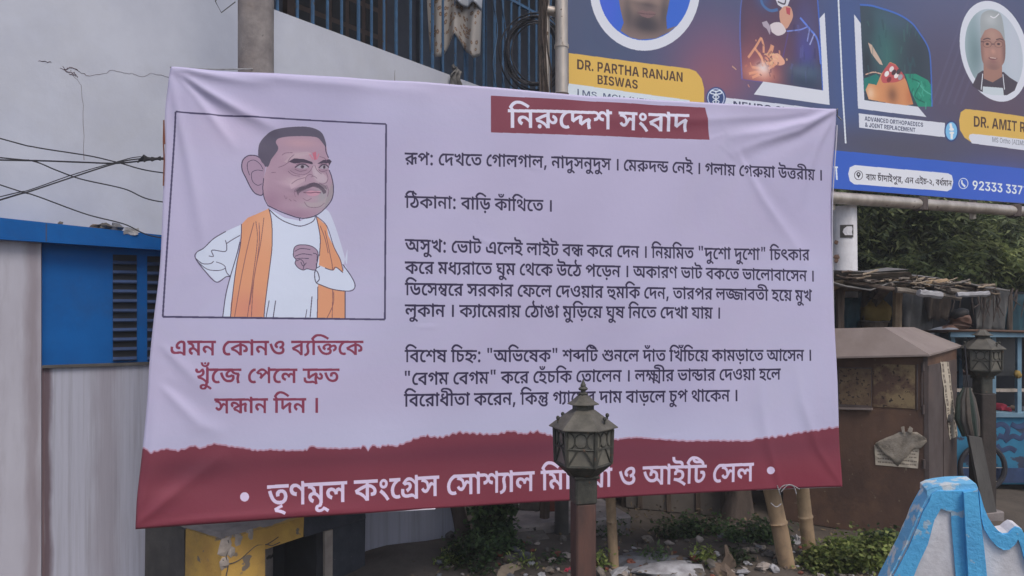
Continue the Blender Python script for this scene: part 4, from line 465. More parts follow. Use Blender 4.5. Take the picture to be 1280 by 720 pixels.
B.text(11, [(243,460.4),(424,460.4)], 18.6, MAR)
B.text(12, [(268.5,497.8),(400,497)], 18.8, MAR)
B.text(13, [(334.5,606),(620,591.5),(941,578)], 26.5, (204,190,216))
B.ell(306,620.5,5.6,5.8,(204,190,216)); B.ell(962,587.5,4.6,4.8,(204,190,216))
B.lw = 1.25
fr = [(219.4,139.6),(482.6,155.4),(480.9,399.3),(203.4,396)]
def z1(*p): return [(160+x/3.43, 60+y/3.43) for x, y in p]
def hd(*p): return [(290+x/5.536, 150+y/5.538) for x, y in p]
def bd(*p): return [(235+x/4.964, 260+y/4.966) for x, y in p]
KUR = (196,204,222); OUT = (64,56,80); SKIN = (163,137,155); ORG = (206,146,112)
B.fill(bd((990,250),(985,350),(960,260),(905,90),(860,10),(800,40),(840,400),(960,380)), KUR, .75, smooth=True)
sleeveL = bd((335,100),(235,145),(160,190),(100,248),(55,275),(48,315),(100,380),(175,460),(235,428),(262,428),(300,300),(325,170))
B.fill(sleeveL, KUR)
kur = bd((505,5),(470,60),(335,100),(320,250),(262,430),(235,560),(218,684),(975,684),(975,500),(830,300),(815,70),(780,30),(700,80),(600,60))
B.fill(kur, KUR)
so = bd((500,2),(440,30),(370,60),(332,100),(326,220),(300,350),(282,500),(266,600),(264,684),(476,684),(480,600),(505,420),(520,250),(522,120),(512,40))
B.fill(so, ORG); B.soft(310,385,25,22,(196,128,112),.7,clip=so); B.soft(335,280,14,30,(212,160,128),.6,clip=so)
sr = bd((795,50),(860,110),(870,170),(905,240),(945,320),(965,400),(975,500),(975,684),(802,684),(806,500),(815,300),(820,180))
B.fill(sr, ORG)
for q in (((408,90),(370,240),(330,440),(290,680)),((420,80),(430,200),(405,420),(370,680)),((470,60),(450,220),(410,440),(395,680)),((440,90),(440,240),(400,500),(385,600))): B.line(bd(*q), (126,84,88), .7)
for q in (((820,110),(850,190),(870,280)),((850,140),(880,280),(898,400),(895,680)),((905,520),(900,600),(862,684))): B.line(bd(*q), (126,84,88), .7)
B.line(bd((500,2),(515,60),(522,140),(520,260),(500,430),(478,620),(474,684)), OUT, .8)
B.line(bd((332,100),(326,220),(302,350),(282,500),(264,684)), OUT, .8)
B.line(bd((795,50),(820,180),(815,300)), OUT, .8); B.line(bd((806,490),(802,684)), OUT, .8); B.line(bd((975,515),(975,684)), OUT, .8)
B.line(bd((795,50),(860,110),(905,240),(945,320),(962,390)), OUT, .7)
B.line(bd((235,145),(160,190),(100,248),(55,275),(46,310),(100,385),(175,460),(235,428),(262,425)), OUT, .9)
B.line(bd((232,200),(240,235),(230,270),(150,262),(158,300),(130,298)), OUT, .8); B.line(bd((322,170),(270,200),(240,220)), OUT, .8)
B.line(bd((50,315),(90,345),(140,345),(160,330)), OUT, .8); B.line(bd((62,335),(120,380),(190,388),(232,372),(215,350),(175,335)), OUT, .7); B.line(bd((232,372),(240,400),(262,425)), OUT, .8)
B.line(bd((322,210),(300,300),(262,430),(235,540),(216,684)), OUT, .9)
slR = bd((800,350),(850,370),(905,388),(920,368),(960,400),(975,355),(1030,460),(1034,500),(985,516),(900,505),(830,480),(792,460),(786,400))
B.fill(slR, KUR); B.line(bd((850,372),(895,386),(918,368),(962,402)), OUT, .8); B.line(bd((960,350),(1010,420),(1036,475),(1025,508),(985,516),(900,505),(830,480),(795,462),(786,420),(790,390),(805,400),(815,440),(800,462)), OUT, .9)
hand = bd((655,265),(665,240),(700,228),(760,235),(800,262),(808,300),(800,345),(790,385),(740,378),(715,385),(685,372),(665,345),(670,320),(655,300))
B.fill(hand, (158,136,156), smooth=True); B.line(hand+hand[:1], OUT, .8)
for q in (((662,270),(700,252),(760,258)),((665,300),(710,285),(770,292)),((668,318),(700,312),(750,314)),((672,330),(700,320),(720,345),(715,380)),((700,335),(715,360),(735,340)),((775,280),(800,290),(800,330))): B.line(bd(*q), OUT, .7)
B.line(bd((796,345),(800,370),(820,360)), OUT, .8)
B.line(bd((505,10),(560,60),(620,92),(695,112),(760,92),(785,70),(790,45)), OUT, .9); B.line(bd((690,62),(694,80)), OUT, .9)
B.line(bd((545,575),(530,680)), OUT, .9); B.line(bd((505,575),(486,680)), OUT, .8); B.line(bd((770,548),(758,680)), OUT, .9); B.line(bd((738,630),(730,680)), OUT, .7)
# head
ear = hd((232,320),(200,270),(165,245),(110,245),(72,280),(68,340),(95,400),(130,470),(165,510),(212,512),(215,420))
B.fill(ear, (157,134,156), smooth=True); B.line(ear, OUT, 1)
B.line(hd((215,340),(190,300),(150,275),(110,290),(105,330),(120,380)), OUT, .6); B.line(hd((215,350),(170,345),(135,365),(140,420),(175,450),(205,440)), OUT, .6)
face = hd((235,330),(250,250),(290,130),(400,85),(480,85),(570,95),(642,150),(660,230),(672,290),(670,350),(690,400),(700,470),(690,540),(640,610),(580,655),(520,675),(460,672),(400,655),(330,625),(260,595),(225,540),(212,470),(218,400))
B.fill(face, SKIN, smooth=True)
B.soft(338,252,16,16,(146,116,138),.8,clip=face); B.soft(360,268,30,7,(140,110,132),.8,clip=face); B.soft(403,246,8,16,(152,150,156),.9,clip=face); B.soft(372,194,16,5,(184,160,172),.8,clip=face); B.soft(375,178,22,6,(180,146,158),.8,clip=face); B.soft(338,185,8,14,(152,122,142),.7,clip=face); B.soft(366,226,12,6,(182,160,172),.8,clip=face); B.soft(388,256,12,4,(164,154,160),.8,clip=face); B.soft(402,222,7,6,(178,158,170),.7,clip=face); B.soft(395,214,3,9,(188,170,180),.8,clip=face); B.soft(372,212,14,4,(144,120,138),.7,clip=face); B.soft(404,212,6,4,(142,118,136),.7,clip=face); B.soft(380,238,16,3,(130,108,126),.8,clip=face); B.soft(386,248,12,3,(170,150,162),.6,clip=face); B.soft(330,215,5,30,(174,146,162),.4,clip=face)
B.line(hd((245,590),(290,612),(340,635),(400,658),(460,676),(520,678),(590,655),(650,605),(692,545),(702,470),(690,395),(672,345)), OUT, 1)
B.line(hd((218,400),(212,470),(222,540),(250,595)), OUT, .8)
hair = hd((178,240),(185,170),(215,120),(270,75),(360,50),(480,42),(560,52),(620,85),(648,150),(646,180),(600,125),(555,112),(470,108),(380,112),(320,125),(302,150),(318,185),(310,215),(270,270),(245,322),(205,290))
B.fill(hair, (88,82,100), smooth=True); B.soft(325,195,8,8,(80,74,92),.5,clip=hair); B.line(hd((646,170),(650,215),(668,260)), OUT, .9)
B.fill(hd((390,285),(430,262),(500,268),(555,288),(560,305),(500,292),(430,298)), (70,60,78)); B.fill(hd((590,300),(630,275),(675,270),(690,285),(670,318),(668,296),(620,300)), (70,60,78))
B.fill(hd((555,225),(580,215),(585,270),(568,275)), (186,90,110),.75); B.line(hd((530,225),(560,270)), (196,110,130), .7); B.line(hd((602,230),(586,270)), (196,110,130), .7)
B.fill(hd((360,285),(400,250),(440,228),(520,216),(545,232),(470,250),(410,268),(385,296)), (180,160,170), .6, smooth=True)
B.fill(hd((395,440),(420,408),(470,398),(515,378),(505,415),(455,448),(408,478)), (184,160,172), .6, smooth=True)
B.fill(hd((556,300),(585,330),(600,352),(640,378),(656,405),(645,430),(600,428),(575,402),(560,370),(552,335)), (180,164,176), .65, smooth=True)
B.fill(hd((500,560),(560,572),(620,560),(650,530),(655,500),(640,590),(580,606),(520,596)), (164,150,158), .7, smooth=True)
B.fill(hd((690,430),(700,480),(690,540),(640,608),(650,560),(668,500)), (140,140,140), .5, smooth=True)
for dx, dy, r in ((484,320,1), (636,324,.72)):
    B.fill(hd((dx-44*r,dy+2),(dx-12*r,dy-15),(dx+22*r,dy-12),(dx+44*r,dy+4),(dx+12*r,dy+14),(dx-24*r,dy+12)), (160,152,166)); B.ell(*hd((dx+2,dy))[0], 2.3*r, 2.2, (84,72,86)); B.ell(*hd((dx+3,dy))[0], 1.1*r, 1.2, (52,44,58))
    B.line(hd((dx-50*r,dy+6),(dx-14*r,dy-16),(dx+22*r,dy-14),(dx+48*r,dy+4)), (78,64,82), 1.3); B.line(hd((dx-42*r,dy-12),(dx-8*r,dy-26),(dx+30*r,dy-22)), (126,102,120), .8); B.line(hd((dx-52*r,dy+16),(dx-14,dy+32),(dx+34*r,dy+22)), (122,98,118), .8)
for q in (((400,345),(440,368),(500,374),(540,350),(562,310)),((385,350),(420,378),(470,386)),((572,310),(588,345),(620,372)),((508,422),(512,392),(538,374),(562,384)),((545,392),(568,388),(588,402)),((410,440),(450,412),(506,396)),((650,360),(664,398),(655,428),(630,442),(604,434)),((395,285),(360,310),(320,325)),((430,235),(400,262),(385,290)),((300,360),(270,362)),((360,520),(372,545),(380,530)),((395,545),(410,560)),((425,550),(445,562)),((500,566),(530,600),(600,602),(640,574)),((490,540),(520,556),(550,540)),((440,470),(430,500),(440,530)),((655,450),(668,490),(660,530)),((345,240),(370,225),(420,222)),((605,250),(640,262),(655,285))): B.line(hd(*q), (112,88,108), .65, .85)
B.fill(hd((445,485),(470,462),(510,455),(535,437),(565,430),(600,440),(630,465),(652,490),(650,505),(632,512),(620,488),(598,470),(560,460),(530,470),(505,480),(480,492),(464,504),(458,524),(448,508)), (84,72,88), .85)
for k in range(34):
    a = k/33; x = 450+198*a; y = 434+70*abs(a-.6)**1.25; B.line(hd((x, y-4),(x+(a-.6)*22, y+24+10*abs(a-.6)+_rn.uniform(-5,5))), (70,60,76), .7, .6)
B.fill(hd((505,500),(540,486),(575,490),(612,492),(600,516),(560,526),(525,518)), (184,140,158), smooth=True); B.line(hd((494,500),(540,503),(575,499),(616,503)), (100,68,88), .8)
B.soft(368,246,16,5,(150,122,138),.5)
B.lw = 1.0
for a, b in zip(fr, fr[1:]+fr[:1]): B.line([a, b], (70,64,94), 2.3, smooth=False)
IM_B = B.image('banner_print'); del B.a
# ------------------------------------------------------------------ billboard plane and artwork
GD = Vector((.918, .3955, 0)).normalized(); GO = Vector((2.805, 6.5, 0)); GN = Vector((GD.y, -GD.x, 0))
def GP(px, py):
    k = (px-CX)/FPX; Y = 5.2915/(1-.4308*k); X = k*Y; return ((X-GO.x)*GD.x+(Y-GO.y)*GD.y, EYE+(HY-py)/FPX*Y)
G = Canvas(GP, -2.72, 3.6, 2.56, 5.05, 420, [1, 1, 1], 1.3); G.a[:] = G.c((74, 84, 116))
for q in [(760,40,120,120,(68,78,104),.6),(900,75,55,45,(124,84,108),.75),(890,100,40,25,(140,88,98),.6),(1060,60,30,120,(64,86,136),.8),(1190,10,70,40,(90,98,132),.8),(1170,110,40,60,(84,76,96),.7),(1240,110,80,70,(84,74,92),.8),(1270,150,60,40,(92,70,80),.6),(1130,185,160,18,(78,76,92),.95),(990,30,50,60,(72,74,112),.5)]: G.soft(*q)
for k in range(5): G.line([(1165+k*9,130),(1215+k*10,-10)], (100,96,122), 2.5, .25, smooth=False)
G.fill([(600,130),(1046.7,188),(1280,210.4),(1420,223),(1420,262),(1280,253),(1042,239),(600,205)], (52,90,180)); G.soft(1260,235,60,20,(66,92,190),.5)
W1 = (200,204,214); YEL = (205,168,84); DK = (74,52,44)
G.ell(806,-14,69,77,W1); cl = [(806+58*math.cos(a*.13), -14+64*math.sin(a*.13)) for a in range(49)]; G.fill(cl, (52,96,190)); G.soft(755,10,20,40,(70,90,200),.6,clip=cl)
G.fillt([G.t([(778,-60),(840,-60),(838,0),(832,26),(836,40),(862,60),(760,60),(776,38),(782,28),(774,0)])], (118,104,104)) if False else None
nk = [(776,-60),(838,-60),(837,0),(833,22),(834,36),(846,44),(838,49),(820,50),(800,49),(788,46),(776,38),(780,28),(776,12),(774,0)]
nk = [(x, min(y, -14+63.5*math.sqrt(max(0, 1-((x-806)/58)**2)))) for x, y in nk]
G.fill(nk, (126,108,104)); G.soft(795,42,20,8,(120,104,102),.6,clip=nk); G.soft(808,26,21,11,(66,62,68),.95,clip=nk); G.soft(808,32,17,7,(62,58,66),.9,clip=nk); G.soft(786,16,5,14,(74,68,72),.8,clip=nk); G.soft(830,16,5,14,(70,64,70),.8,clip=nk); G.soft(790,-4,9,12,(148,128,116),.6,clip=nk); G.soft(822,-2,8,12,(140,122,112),.5,clip=nk); G.soft(784,12,5,14,(92,84,86),.6,clip=nk); G.soft(832,12,5,16,(86,80,84),.7,clip=nk); G.soft(806,5,16,3.2,(74,66,72),.9,clip=nk); G.soft(808,10,16,2.5,(92,80,84),.5,clip=nk)
G.fill([(797,15),(803,12),(808,13.5),(814,13),(820,17),(812,22),(803,20)], (122,96,98), .9, smooth=True); G.line([(797,15.5),(808,17),(820,17.5)], (92,70,76), .9); G.soft(800,-4,8,8,(150,130,120),.5,clip=nk)
G.fill([(711,66),(861,85.5),(870,89),(877,98),(880,110),(880,135),(711,120)], YEL); G.fill([(711,104),(862,125),(862,150),(700,150)], (196,206,214))
G.text(15, [(720.7,73.6),(854,90.4)], 12.6, DK, 727); G.text(16, [(746,93),(798,99.8)], 11.4, DK, 727)
G.line([(722.5,111),(722.5,130)], (50,60,90), 1.2, smooth=False); G.text(22, [(727,112.5),(835,127)], 7.5, (70,80,110), 727)
G.fill([(905,121.5),(1045,138),(1045,152),(905,140)], (196,200,214)); G.text(19, [(916,125.8),(1030,140)], 8, (60,62,90), 727)
G.ell(895,122,12.5,13.5,(60,76,124)); G.ell(895,122,10.8,11.8,(180,190,214)); G.ell(895,122,9.6,10.6,(54,70,116))
G.line([(895,113),(895,134)], (214,220,232), 1.4, smooth=False)
for sg in (-1,1):
    G.line([(895,114.5),(895+sg*5,113),(895+sg*7,116),(895,118)], (200,208,226), 1.3); G.line([(895,118),(895+sg*4,121),(895,124),(895-sg*4,127),(895,130)], (200,208,226), 1)
p1 = [(929,-40),(926,10),(925,40),(926,70),(927,99),(1028,113),(1024,20),(1022,-60),(960,-60)]
G.fill(p1, (76,64,88)); 
for q in [(950,85,26,22,(190,110,100),.8),(975,50,30,30,(96,66,84),.6),(940,50,14,30,(110,72,86),.5),(1008,60,12,34,(70,74,150),.75),(1012,30,14,22,(80,76,108),.7),(1005,98,26,12,(62,78,100),.95),(1015,90,14,10,(66,84,108),.8),(953,-6,9,12,(60,84,130),.8)]: G.soft(*q, clip=p1)
G.line([(950,-10),(953,5),(962,13),(972,12)], (70,110,160), 3, .8)
G.fill([(968,-4),(978,-10),(988,-2),(984,8),(978,10),(972,6)], (196,196,204)); G.line([(972,2),(980,5),(982,0)], (60,56,72), 1.5)
G.fill([(974,14),(980,8),(988,9),(991,20),(987,30),(982,36),(976,30),(974,22)], (192,146,126), smooth=True); G.fill([(982,9),(988,10),(987,19),(983,17)], (170,72,84))
G.fill([(962,31),(968,28),(976,29),(982,38),(978,43),(971,44.5),(964,40)], (200,190,194), smooth=True); G.fill([(952,28),(958,26),(963,34),(962,44),(958,36),(954,33)], (168,156,170), .9)
G.line([(983,39),(1000,37),(1010,33)], (120,140,214), 1.4, .8); G.line([(1000,22),(1012,36),(1022,50),(1026,80)], (96,130,220), 2.2, .8); G.line([(1012,36),(1009,52)], (150,160,220), 1.6, .8); G.line([(1018,42),(1012,56)], (160,170,226), 1.6, .7); G.line([(985,40),(978,72)], (84,70,140), 1.6, .5)
for a, b in (((935,72),(951,47)),((951,47),(954,66)),((943,60),(956,84)),((964,56),(958,70)),((966,57),(960,72)),((940,84),(954,88)),((948,66),(953,80)),((972,70),(958,80)),((975,76),(960,86)),((936,92),(950,90)),((940,97),(952,92))): G.line([a, ((a[0]+b[0])/2+1.2, (a[1]+b[1])/2-.8), b], (222,158,124), 2.6, .75)
G.fill([(964,68),(972,67),(979,74),(980,80),(972,82),(966,78)], (214,160,136), smooth=True); G.soft(953,87,7,6,(255,246,230),1); G.soft(950,92,18,7,(230,150,120),.6,clip=p1)
for k in range(40):
    x, y = _rn.gauss(958,12), _rn.gauss(76,11); a = _rn.uniform(0,3.14); l = _rn.uniform(2,7)
    G.line([(x,y),(x+l*math.cos(a),y+l*math.sin(a))], _rn.choice([(214,150,120),(180,110,96),(236,180,140),(120,70,76),(96,60,80)]), _rn.uniform(.8,2.2), .6, smooth=False)
for k in range(26):
    x, y = _rn.uniform(988,1024), _rn.uniform(28,96); l = _rn.uniform(5,16)
    G.line([(x,y),(x+_rn.uniform(-3,3),y+l)], _rn.choice([(60,60,110),(92,96,150),(70,62,100),(50,48,84)]), _rn.uniform(1,3), .4, smooth=False)
G.soft(1008,104,20,7,(50,60,80),.7,clip=p1); G.soft(1000,88,14,5,(84,100,120),.6,clip=p1)
G.line([(929,-10),(926,10),(925,40),(926,70),(927.5,98.5)], (84,110,190), 1.4, .6); G.line([(927,99),(960,103.5),(1028,113)], (80,80,150), 1, .6, smooth=False); G.line([(1028.4,113),(1024.5,30),(1022,-5)], (60,100,190), 1.8, .8, smooth=False)
G.fill([(1024.5,23),(1031,15.5),(1037,131),(942,118),(953.5,102),(1029,113)], W1)
G.line([(1046,-60),(1048,0),(1053,111),(1057,179)], (206,212,226), 2.0, smooth=False)
p2_ = [(1074.6,6),(1088,7),(1101.7,10.5),(1116,15),(1129,21),(1141,30),(1149.6,41.7),(1157,53),(1162,66.7),(1164,95),(1165,133),(1148,133),(1081,125)]
G.fill(p2_, (60,68,80))
for q in [(1100,45,18,30,(58,94,98),.9),(1112,70,12,20,(56,106,102),.8),(1125,60,12,30,(56,80,84),.7),(1146,80,14,26,(52,62,72),.9),(1088,30,8,14,(54,62,72),.6),(1084,80,8,20,(44,50,58),.9),(1120,25,26,10,(70,92,112),.6)]: G.soft(*q, clip=p2_)
G.fill([(1132,92),(1145,92),(1160,100),(1165,108),(1165,133),(1148,133),(1138,112)], (40,132,108)); G.line([(1146,100),(1155,112),(1164,118)], (90,170,150), 1, .8); G.line([(1140,98),(1150,104),(1144,120),(1156,128)], (26,96,82), 1.2)
G.fill([(1080,98),(1096,92),(1102,98),(1094,112),(1080,114)], (38,112,104)); G.line([(1082,93),(1092,90),(1102,92)], (196,160,140), 1.2)
G.fill([(1085,53),(1090,56),(1096,66),(1102,76),(1104,81),(1100,80),(1095,74),(1089,66)], (188,164,148))
for k in range(34):
    x, y = _rn.uniform(1084,1150), _rn.uniform(22,90); l = _rn.uniform(6,20)
    if x > 1090+(y-10)*1.1+30: continue
    G.line([(x,y),(x+_rn.uniform(-3,3),y+l)], _rn.choice([(48,76,80),(66,106,104),(54,88,92),(44,60,66)]), _rn.uniform(1,3), .4, smooth=False)
for k in range(16):
    x, y = _rn.uniform(1138,1162), _rn.uniform(98,128); G.line([(x,y),(x+_rn.uniform(-4,6),y+_rn.uniform(3,9))], _rn.choice([(30,110,92),(70,160,136),(24,90,76)]), 1.4, .6, smooth=False)
kn = [(1113,77),(1120,80),(1128,90),(1134,102),(1142,130),(1130,132),(1086,124),(1082,112),(1086,104),(1096,106),(1102,92)]
G.fill(kn, (196,134,92)); 
for q in [(1116,118,7,8,(110,74,58),.8),(1092,118,8,7,(214,158,108),.6),(1138,120,5,9,(170,94,60),.6),(1088,116,5,6,(222,190,160),.7)]: G.soft(*q, clip=kn)
G.fill([(1113,78),(1120,81),(1128,90),(1131,97),(1122,102),(1112,103),(1104,103),(1102,96),(1106,86)], (178,82,84), smooth=True)
for c in ((1109,92,(224,216,214)),(1115,86,(214,206,206)),(1121,94,(220,210,208)),(1126,96,(150,150,156)),(1118,90,(74,50,56)),(1112,99,(120,50,54)),(1124,89,(70,60,66))): G.ell(c[0],c[1],2.6,3.8,c[2],1,.5)
G.line([(1074.6,6),(1088,7),(1101.7,10.5),(1116,15),(1129,21),(1141,30),(1149.6,41.7),(1157,53),(1162,66.7),(1164,95),(1165,133)], (66,106,190), 1.8, .8)
G.fill([(1067.3,17.7),(1075.6,29),(1080.4,125),(1147.5,133),(1158,146),(1072.5,135.5)], W1)
G.fill([(1073.3,141.5),(1181,153.5),(1181,171.3),(1073.8,159.4)], W1)
G.text(20, [(1080.5,145.2),(1154,153.2)], 5.4, (56,62,88), 727); G.text(21, [(1081,152.8),(1144.5,159.8)], 5.4, (56,62,88), 727)
G.ell(1189.2,163.7,8.9,13.2,(44,62,112)); G.ell(1189.2,163.7,7.3,11.3,(120,178,216)); G.line([(1188,154),(1189.5,161)], (226,234,240), 3); G.line([(1190,166),(1189.5,173.5)], (226,234,240), 3); G.ell(1189.5,161.5,3,1.8,(226,234,240)); G.ell(1189.8,165.8,3,1.6,(226,234,240))
def e2(cx, cy, rx, ry, sk=.1): return [(cx+rx*math.cos(a*.1309)+sk*ry*math.sin(a*.1309), cy+ry*math.sin(a*.1309)+.12*rx*math.cos(a*.1309)) for a in range(48)]
G.fill(e2(1243,64,43,63,.08), W1); ci = e2(1242.5,65,36,54,.07); G.fill(ci, (168,180,190)); G.soft(1215,60,12,50,(130,152,156),.9,clip=ci); G.soft(1220,68,10,20,(98,120,124),.7,clip=ci); G.soft(1268,60,12,40,(180,184,196),.7,clip=ci)
bod = [(1215,107),(1222,92),(1228,88),(1254,90),(1262,97),(1272,103),(1268,113),(1258,119),(1240,119),(1225,114)]; G.fill(bod, (70,62,72)); G.fill([(1229,78),(1252,80),(1252,96),(1240,103),(1229,98)], (150,112,100)); G.fill([(1228,108),(1253,110),(1254,119),(1240,119),(1228,116)], (186,196,202))
FC = catmull([(1226,45),(1230,36),(1241,30),(1252,36),(1256,50),(1256.5,68),(1254,79),(1246,87),(1235,86),(1228,77),(1226,62)], True); G.fill(FC, (152,116,106)); G.soft(1240,44,9,6,(172,138,124),.7,clip=FC); G.soft(1233,66,4,6,(170,128,114),.6,clip=FC); G.soft(1249,66,4,6,(166,124,112),.6,clip=FC); G.soft(1255,64,3,18,(110,82,80),.7,clip=FC); G.soft(1241,84,9,4,(118,88,84),.7,clip=FC); G.soft(1227,66,2.5,14,(120,90,86),.6,clip=FC); G.fill([(1226,48),(1226,22),(1232,14),(1242,13),(1252,20),(1256,50),(1250,40),(1240,35),(1231,38)], (148,154,156), smooth=True); G.soft(1238,24,8,5,(178,182,184),.7); G.line([(1238,20),(1243,22),(1249,17)], (206,206,210), 1)
for x in (1234,1248): G.ell(x,55,5.6,4.6,(120,88,82)); G.ell(x,55.3,4.6,3.7,(156,120,108)); G.ell(x,55,2,1.4,(66,48,50))
G.line([(1226,52),(1230,52)], (90,66,66), 1); G.line([(1239.5,55),(1242.5,55)], (90,66,66), .9); G.line([(1235.5,72),(1240,74.2),(1246,73)], (116,72,74), 1.2); G.line([(1237,72),(1245,73)], (196,176,170), .6); G.soft(1241,77,5,1.6,(130,92,90),.6); G.soft(1241,64,3,2.4,(186,140,124),.7); G.line([(1229,49.5),(1234,47.8),(1238,49)], (84,62,62), 1); G.line([(1245,49.6),(1250,48.5),(1254,50)], (84,62,62), 1)
G.line([(1228,92),(1226,112)], (206,210,216), 1); G.line([(1253,93),(1255,112)], (206,210,216), 1)
G.fill([(1199,150),(1201,140),(1207,136),(1225,138),(1280,145.5),(1420,160),(1420,200),(1280,187),(1215,178),(1206,172),(1200,162)], YEL); G.fill([(1211,172),(1212,168),(1216,167),(1280,174),(1420,188),(1420,201),(1280,187.5),(1215,179)], W1)
G.text(17, [(1216.4,144.6),(1290,153.8)], 13.3, DK, 727); G.text(23, [(1239.6,171.2),(1284,176.2)], 6, (120,122,134), 727)
G.fill([(1060,217),(1062,209),(1068,206.2),(1185,216.4),(1190,219),(1191.8,227),(1189.5,236),(1184,238.8),(1067,230),(1062,226)], (206,208,216))
G.ell(1072.7,218.9,5.4,6,(60,56,64)); G.ell(1072.7,218.9,4.6,5.2,(206,208,216)); G.fill([(1072.7,222.5),(1070,218),(1070.8,215.6),(1072.7,214.8),(1074.8,215.8),(1075.4,218)], (50,46,54)); G.ell(1072.7,217.5,1,1.1,(206,208,216))
G.text(14, [(1082,217.4),(1196,226.3)], 7.4, (52,48,58))
G.fill([(1189.9,205),(1204,205),(1199,243),(1186.5,243),(1190.2,236),(1191.8,227)], (54,91,181))
G.text(14, [(960,197.5),(1074,208)], 14, (206,212,230)) if False else None
G.line([(1042,208.5),(1047.5,209)], (206,212,230), 1.5, smooth=False); G.line([(1045.2,209),(1046.2,224.5)], (206,212,230), 2, smooth=False)
G.ell(1204.6,229,6.2,6.9,(206,212,230)); G.ell(1204.6,229,5.3,6,(56,92,184)); G.line([(1202.6,225),(1203,229),(1207,233)], (206,212,230), 2)
G.text(18, [(1215.4,225),(1286.5,233)], 11.4, (212,218,236), 727)
IM_G = G.image('billboard_print'); del G.a
# ------------------------------------------------------------------ materials
m_wall = MAT('white_limewash', A(168,171,181), A(160,163,174), 3, .85, .15, 40, stain=(.46,.46,.47), st_scale=.9, st_amt=.35, spec=.15)
m_low = MAT('streaked_whitewash', A(147,148,160,1.5), A(140,141,153,1.5), 22, .85, .2, 40, stretch=(3,3,.08), stain=A(112,110,114,1.3), st_scale=38, st_stretch=(1,1,.02), st_amt=.5, spec=.15, lo=.3, hi=.7)
m_pier = MAT('dusty_white_plaster', A(150,149,158), A(143,141,150), 4, .85, .2, 30, stretch=(1,1,.4), stain=A(124,118,124,1.35), st_scale=6, st_stretch=(1,1,.12), st_amt=.55, spec=.15)
m_stain = MAT('rusty_damp_plaster', A(104,88,92), A(84,70,76), 9, .9, .3, 40, stretch=(1,1,.12), spec=.1)
m_blue = MAT('blue_enamel', (.004,.108,.37), (.004,.088,.31), 4, .55, .08, 30, spec=.15, stain=(.02,.06,.16), st_scale=3, st_amt=.4)
m_dblue = MAT('dirty_blue_enamel', A(50,66,98), A(40,52,78), 9, .6)
m_door = MAT('grey_blue_door', (.075,.095,.14), (.055,.07,.10), 5, .6)
m_void = MAT('dark_shade_fill', (.035,.037,.045), (.025,.026,.03), 6, .9)  # near-black colour stands in for shade in recesses and interiors
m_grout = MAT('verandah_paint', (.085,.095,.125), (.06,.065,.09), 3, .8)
m_bar = MAT('blue_bar_paint', (.05,.125,.235), (.04,.09,.17), 14, .55, spots=(.07,.05,.04), sp_scale=30, sp_thr=.66)
m_brownwin = MAT('brown_window_paint', (.10,.065,.055), (.07,.045,.04), 12, .6)
m_conc = MAT('weathered_concrete', A(132,126,124,1.3), A(112,106,106,1.2), 9, .9, .5, 45, spots=(.05,.045,.045), sp_scale=9, sp_thr=.68, stain=(.28,.22,.19), st_scale=3, st_amt=.5, spec=.15)
m_steel = MAT('dull_steel', A(190,180,170,1.2), A(160,150,140,1.2), 10, .38, .05, metal=.55, stretch=(1,1,.3), spots=(.14,.09,.06), sp_scale=25, sp_thr=.68)
m_wood = MAT('weathered_wood', (.16,.125,.10), (.085,.065,.055), 20, .85, .5, 60, stretch=(1,1,.12), spec=.1)
m_twig = MAT('dry_vine', (.13,.10,.085), (.06,.05,.045), 20, .9, .3)
m_bamboo = MAT('dry_bamboo', (.46,.33,.20), (.29,.20,.125), 10, .6, .25, 60, stretch=(1,1,.25), stain=(.12,.09,.07), st_scale=7, st_amt=.7)
m_wire = MAT('black_cable', (.045,.045,.055), (.03,.03,.035), 9, .6)
m_rust = MAT('rusty_brown_sheet', (.150,.088,.062), (.088,.054,.043), 4, .72, .3, 35, stain=(.185,.105,.066), st_scale=3.2, st_amt=.85, spots=(.20,.16,.11), sp_scale=24, sp_thr=.69, stretch=(1,1,.6), spec=.3)
m_rust2 = MAT('grey_brown_door_sheet', (.120,.098,.094), (.085,.066,.062), 6, .7, .2, 40, stain=(.13,.08,.06), st_scale=3, st_amt=.6)
m_fade = MAT('faded_yellow_paint', (.27,.20,.11), (.115,.070,.052), 7, .8, .4, 40, lo=.44, hi=.58, spots=(.045,.03,.025), sp_scale=40, sp_thr=.63)
m_fade2 = MAT('rusting_yellow_paint', (.19,.135,.08), (.105,.066,.05), 14, .8, .4, 40, spots=(.05,.035,.03), sp_scale=50, sp_thr=.6)
m_sack = MAT('cream_sackcloth', (.42,.37,.31), (.30,.26,.21), 22, .9, .6, 90, spec=.1)
m_roof = MAT('dusty_sheet_roof', (.285,.235,.215), (.235,.19,.175), 4, .75, .1, 30, stain=(.17,.13,.11), st_scale=2.5, st_amt=.5)
m_lamp = MAT('bronze_green_lamp_metal', (.092,.09,.076), (.055,.055,.048), 24, .55, .3, 80, metal=.25, spots=(.13,.08,.055), sp_scale=45, sp_thr=.66)
m_lampr = MAT('dusty_lamp_roof', (.150,.138,.115), (.09,.084,.07), 18, .6, .2, 60, metal=.15)
m_pane = MAT('dirty_glass', (.19,.178,.145), (.11,.104,.09), 14, .32, stain=(.28,.27,.24), st_scale=6, st_amt=.6, spec=.5)
m_post = MAT('red_oxide_post', (.125,.066,.054), (.078,.048,.043), 14, .6, .25, 50, stretch=(1,1,.3), stain=(.07,.05,.045), st_scale=6, st_stretch=(1,1,.3), st_amt=.8)
m_yel = MAT('chipped_yellow_paint', (.58,.36,.09), (.47,.28,.08), 7, .75, .35, 40, spots=(.20,.165,.13), sp_scale=11, sp_thr=.64, stain=(.19,.13,.08), st_scale=3, st_amt=.6)
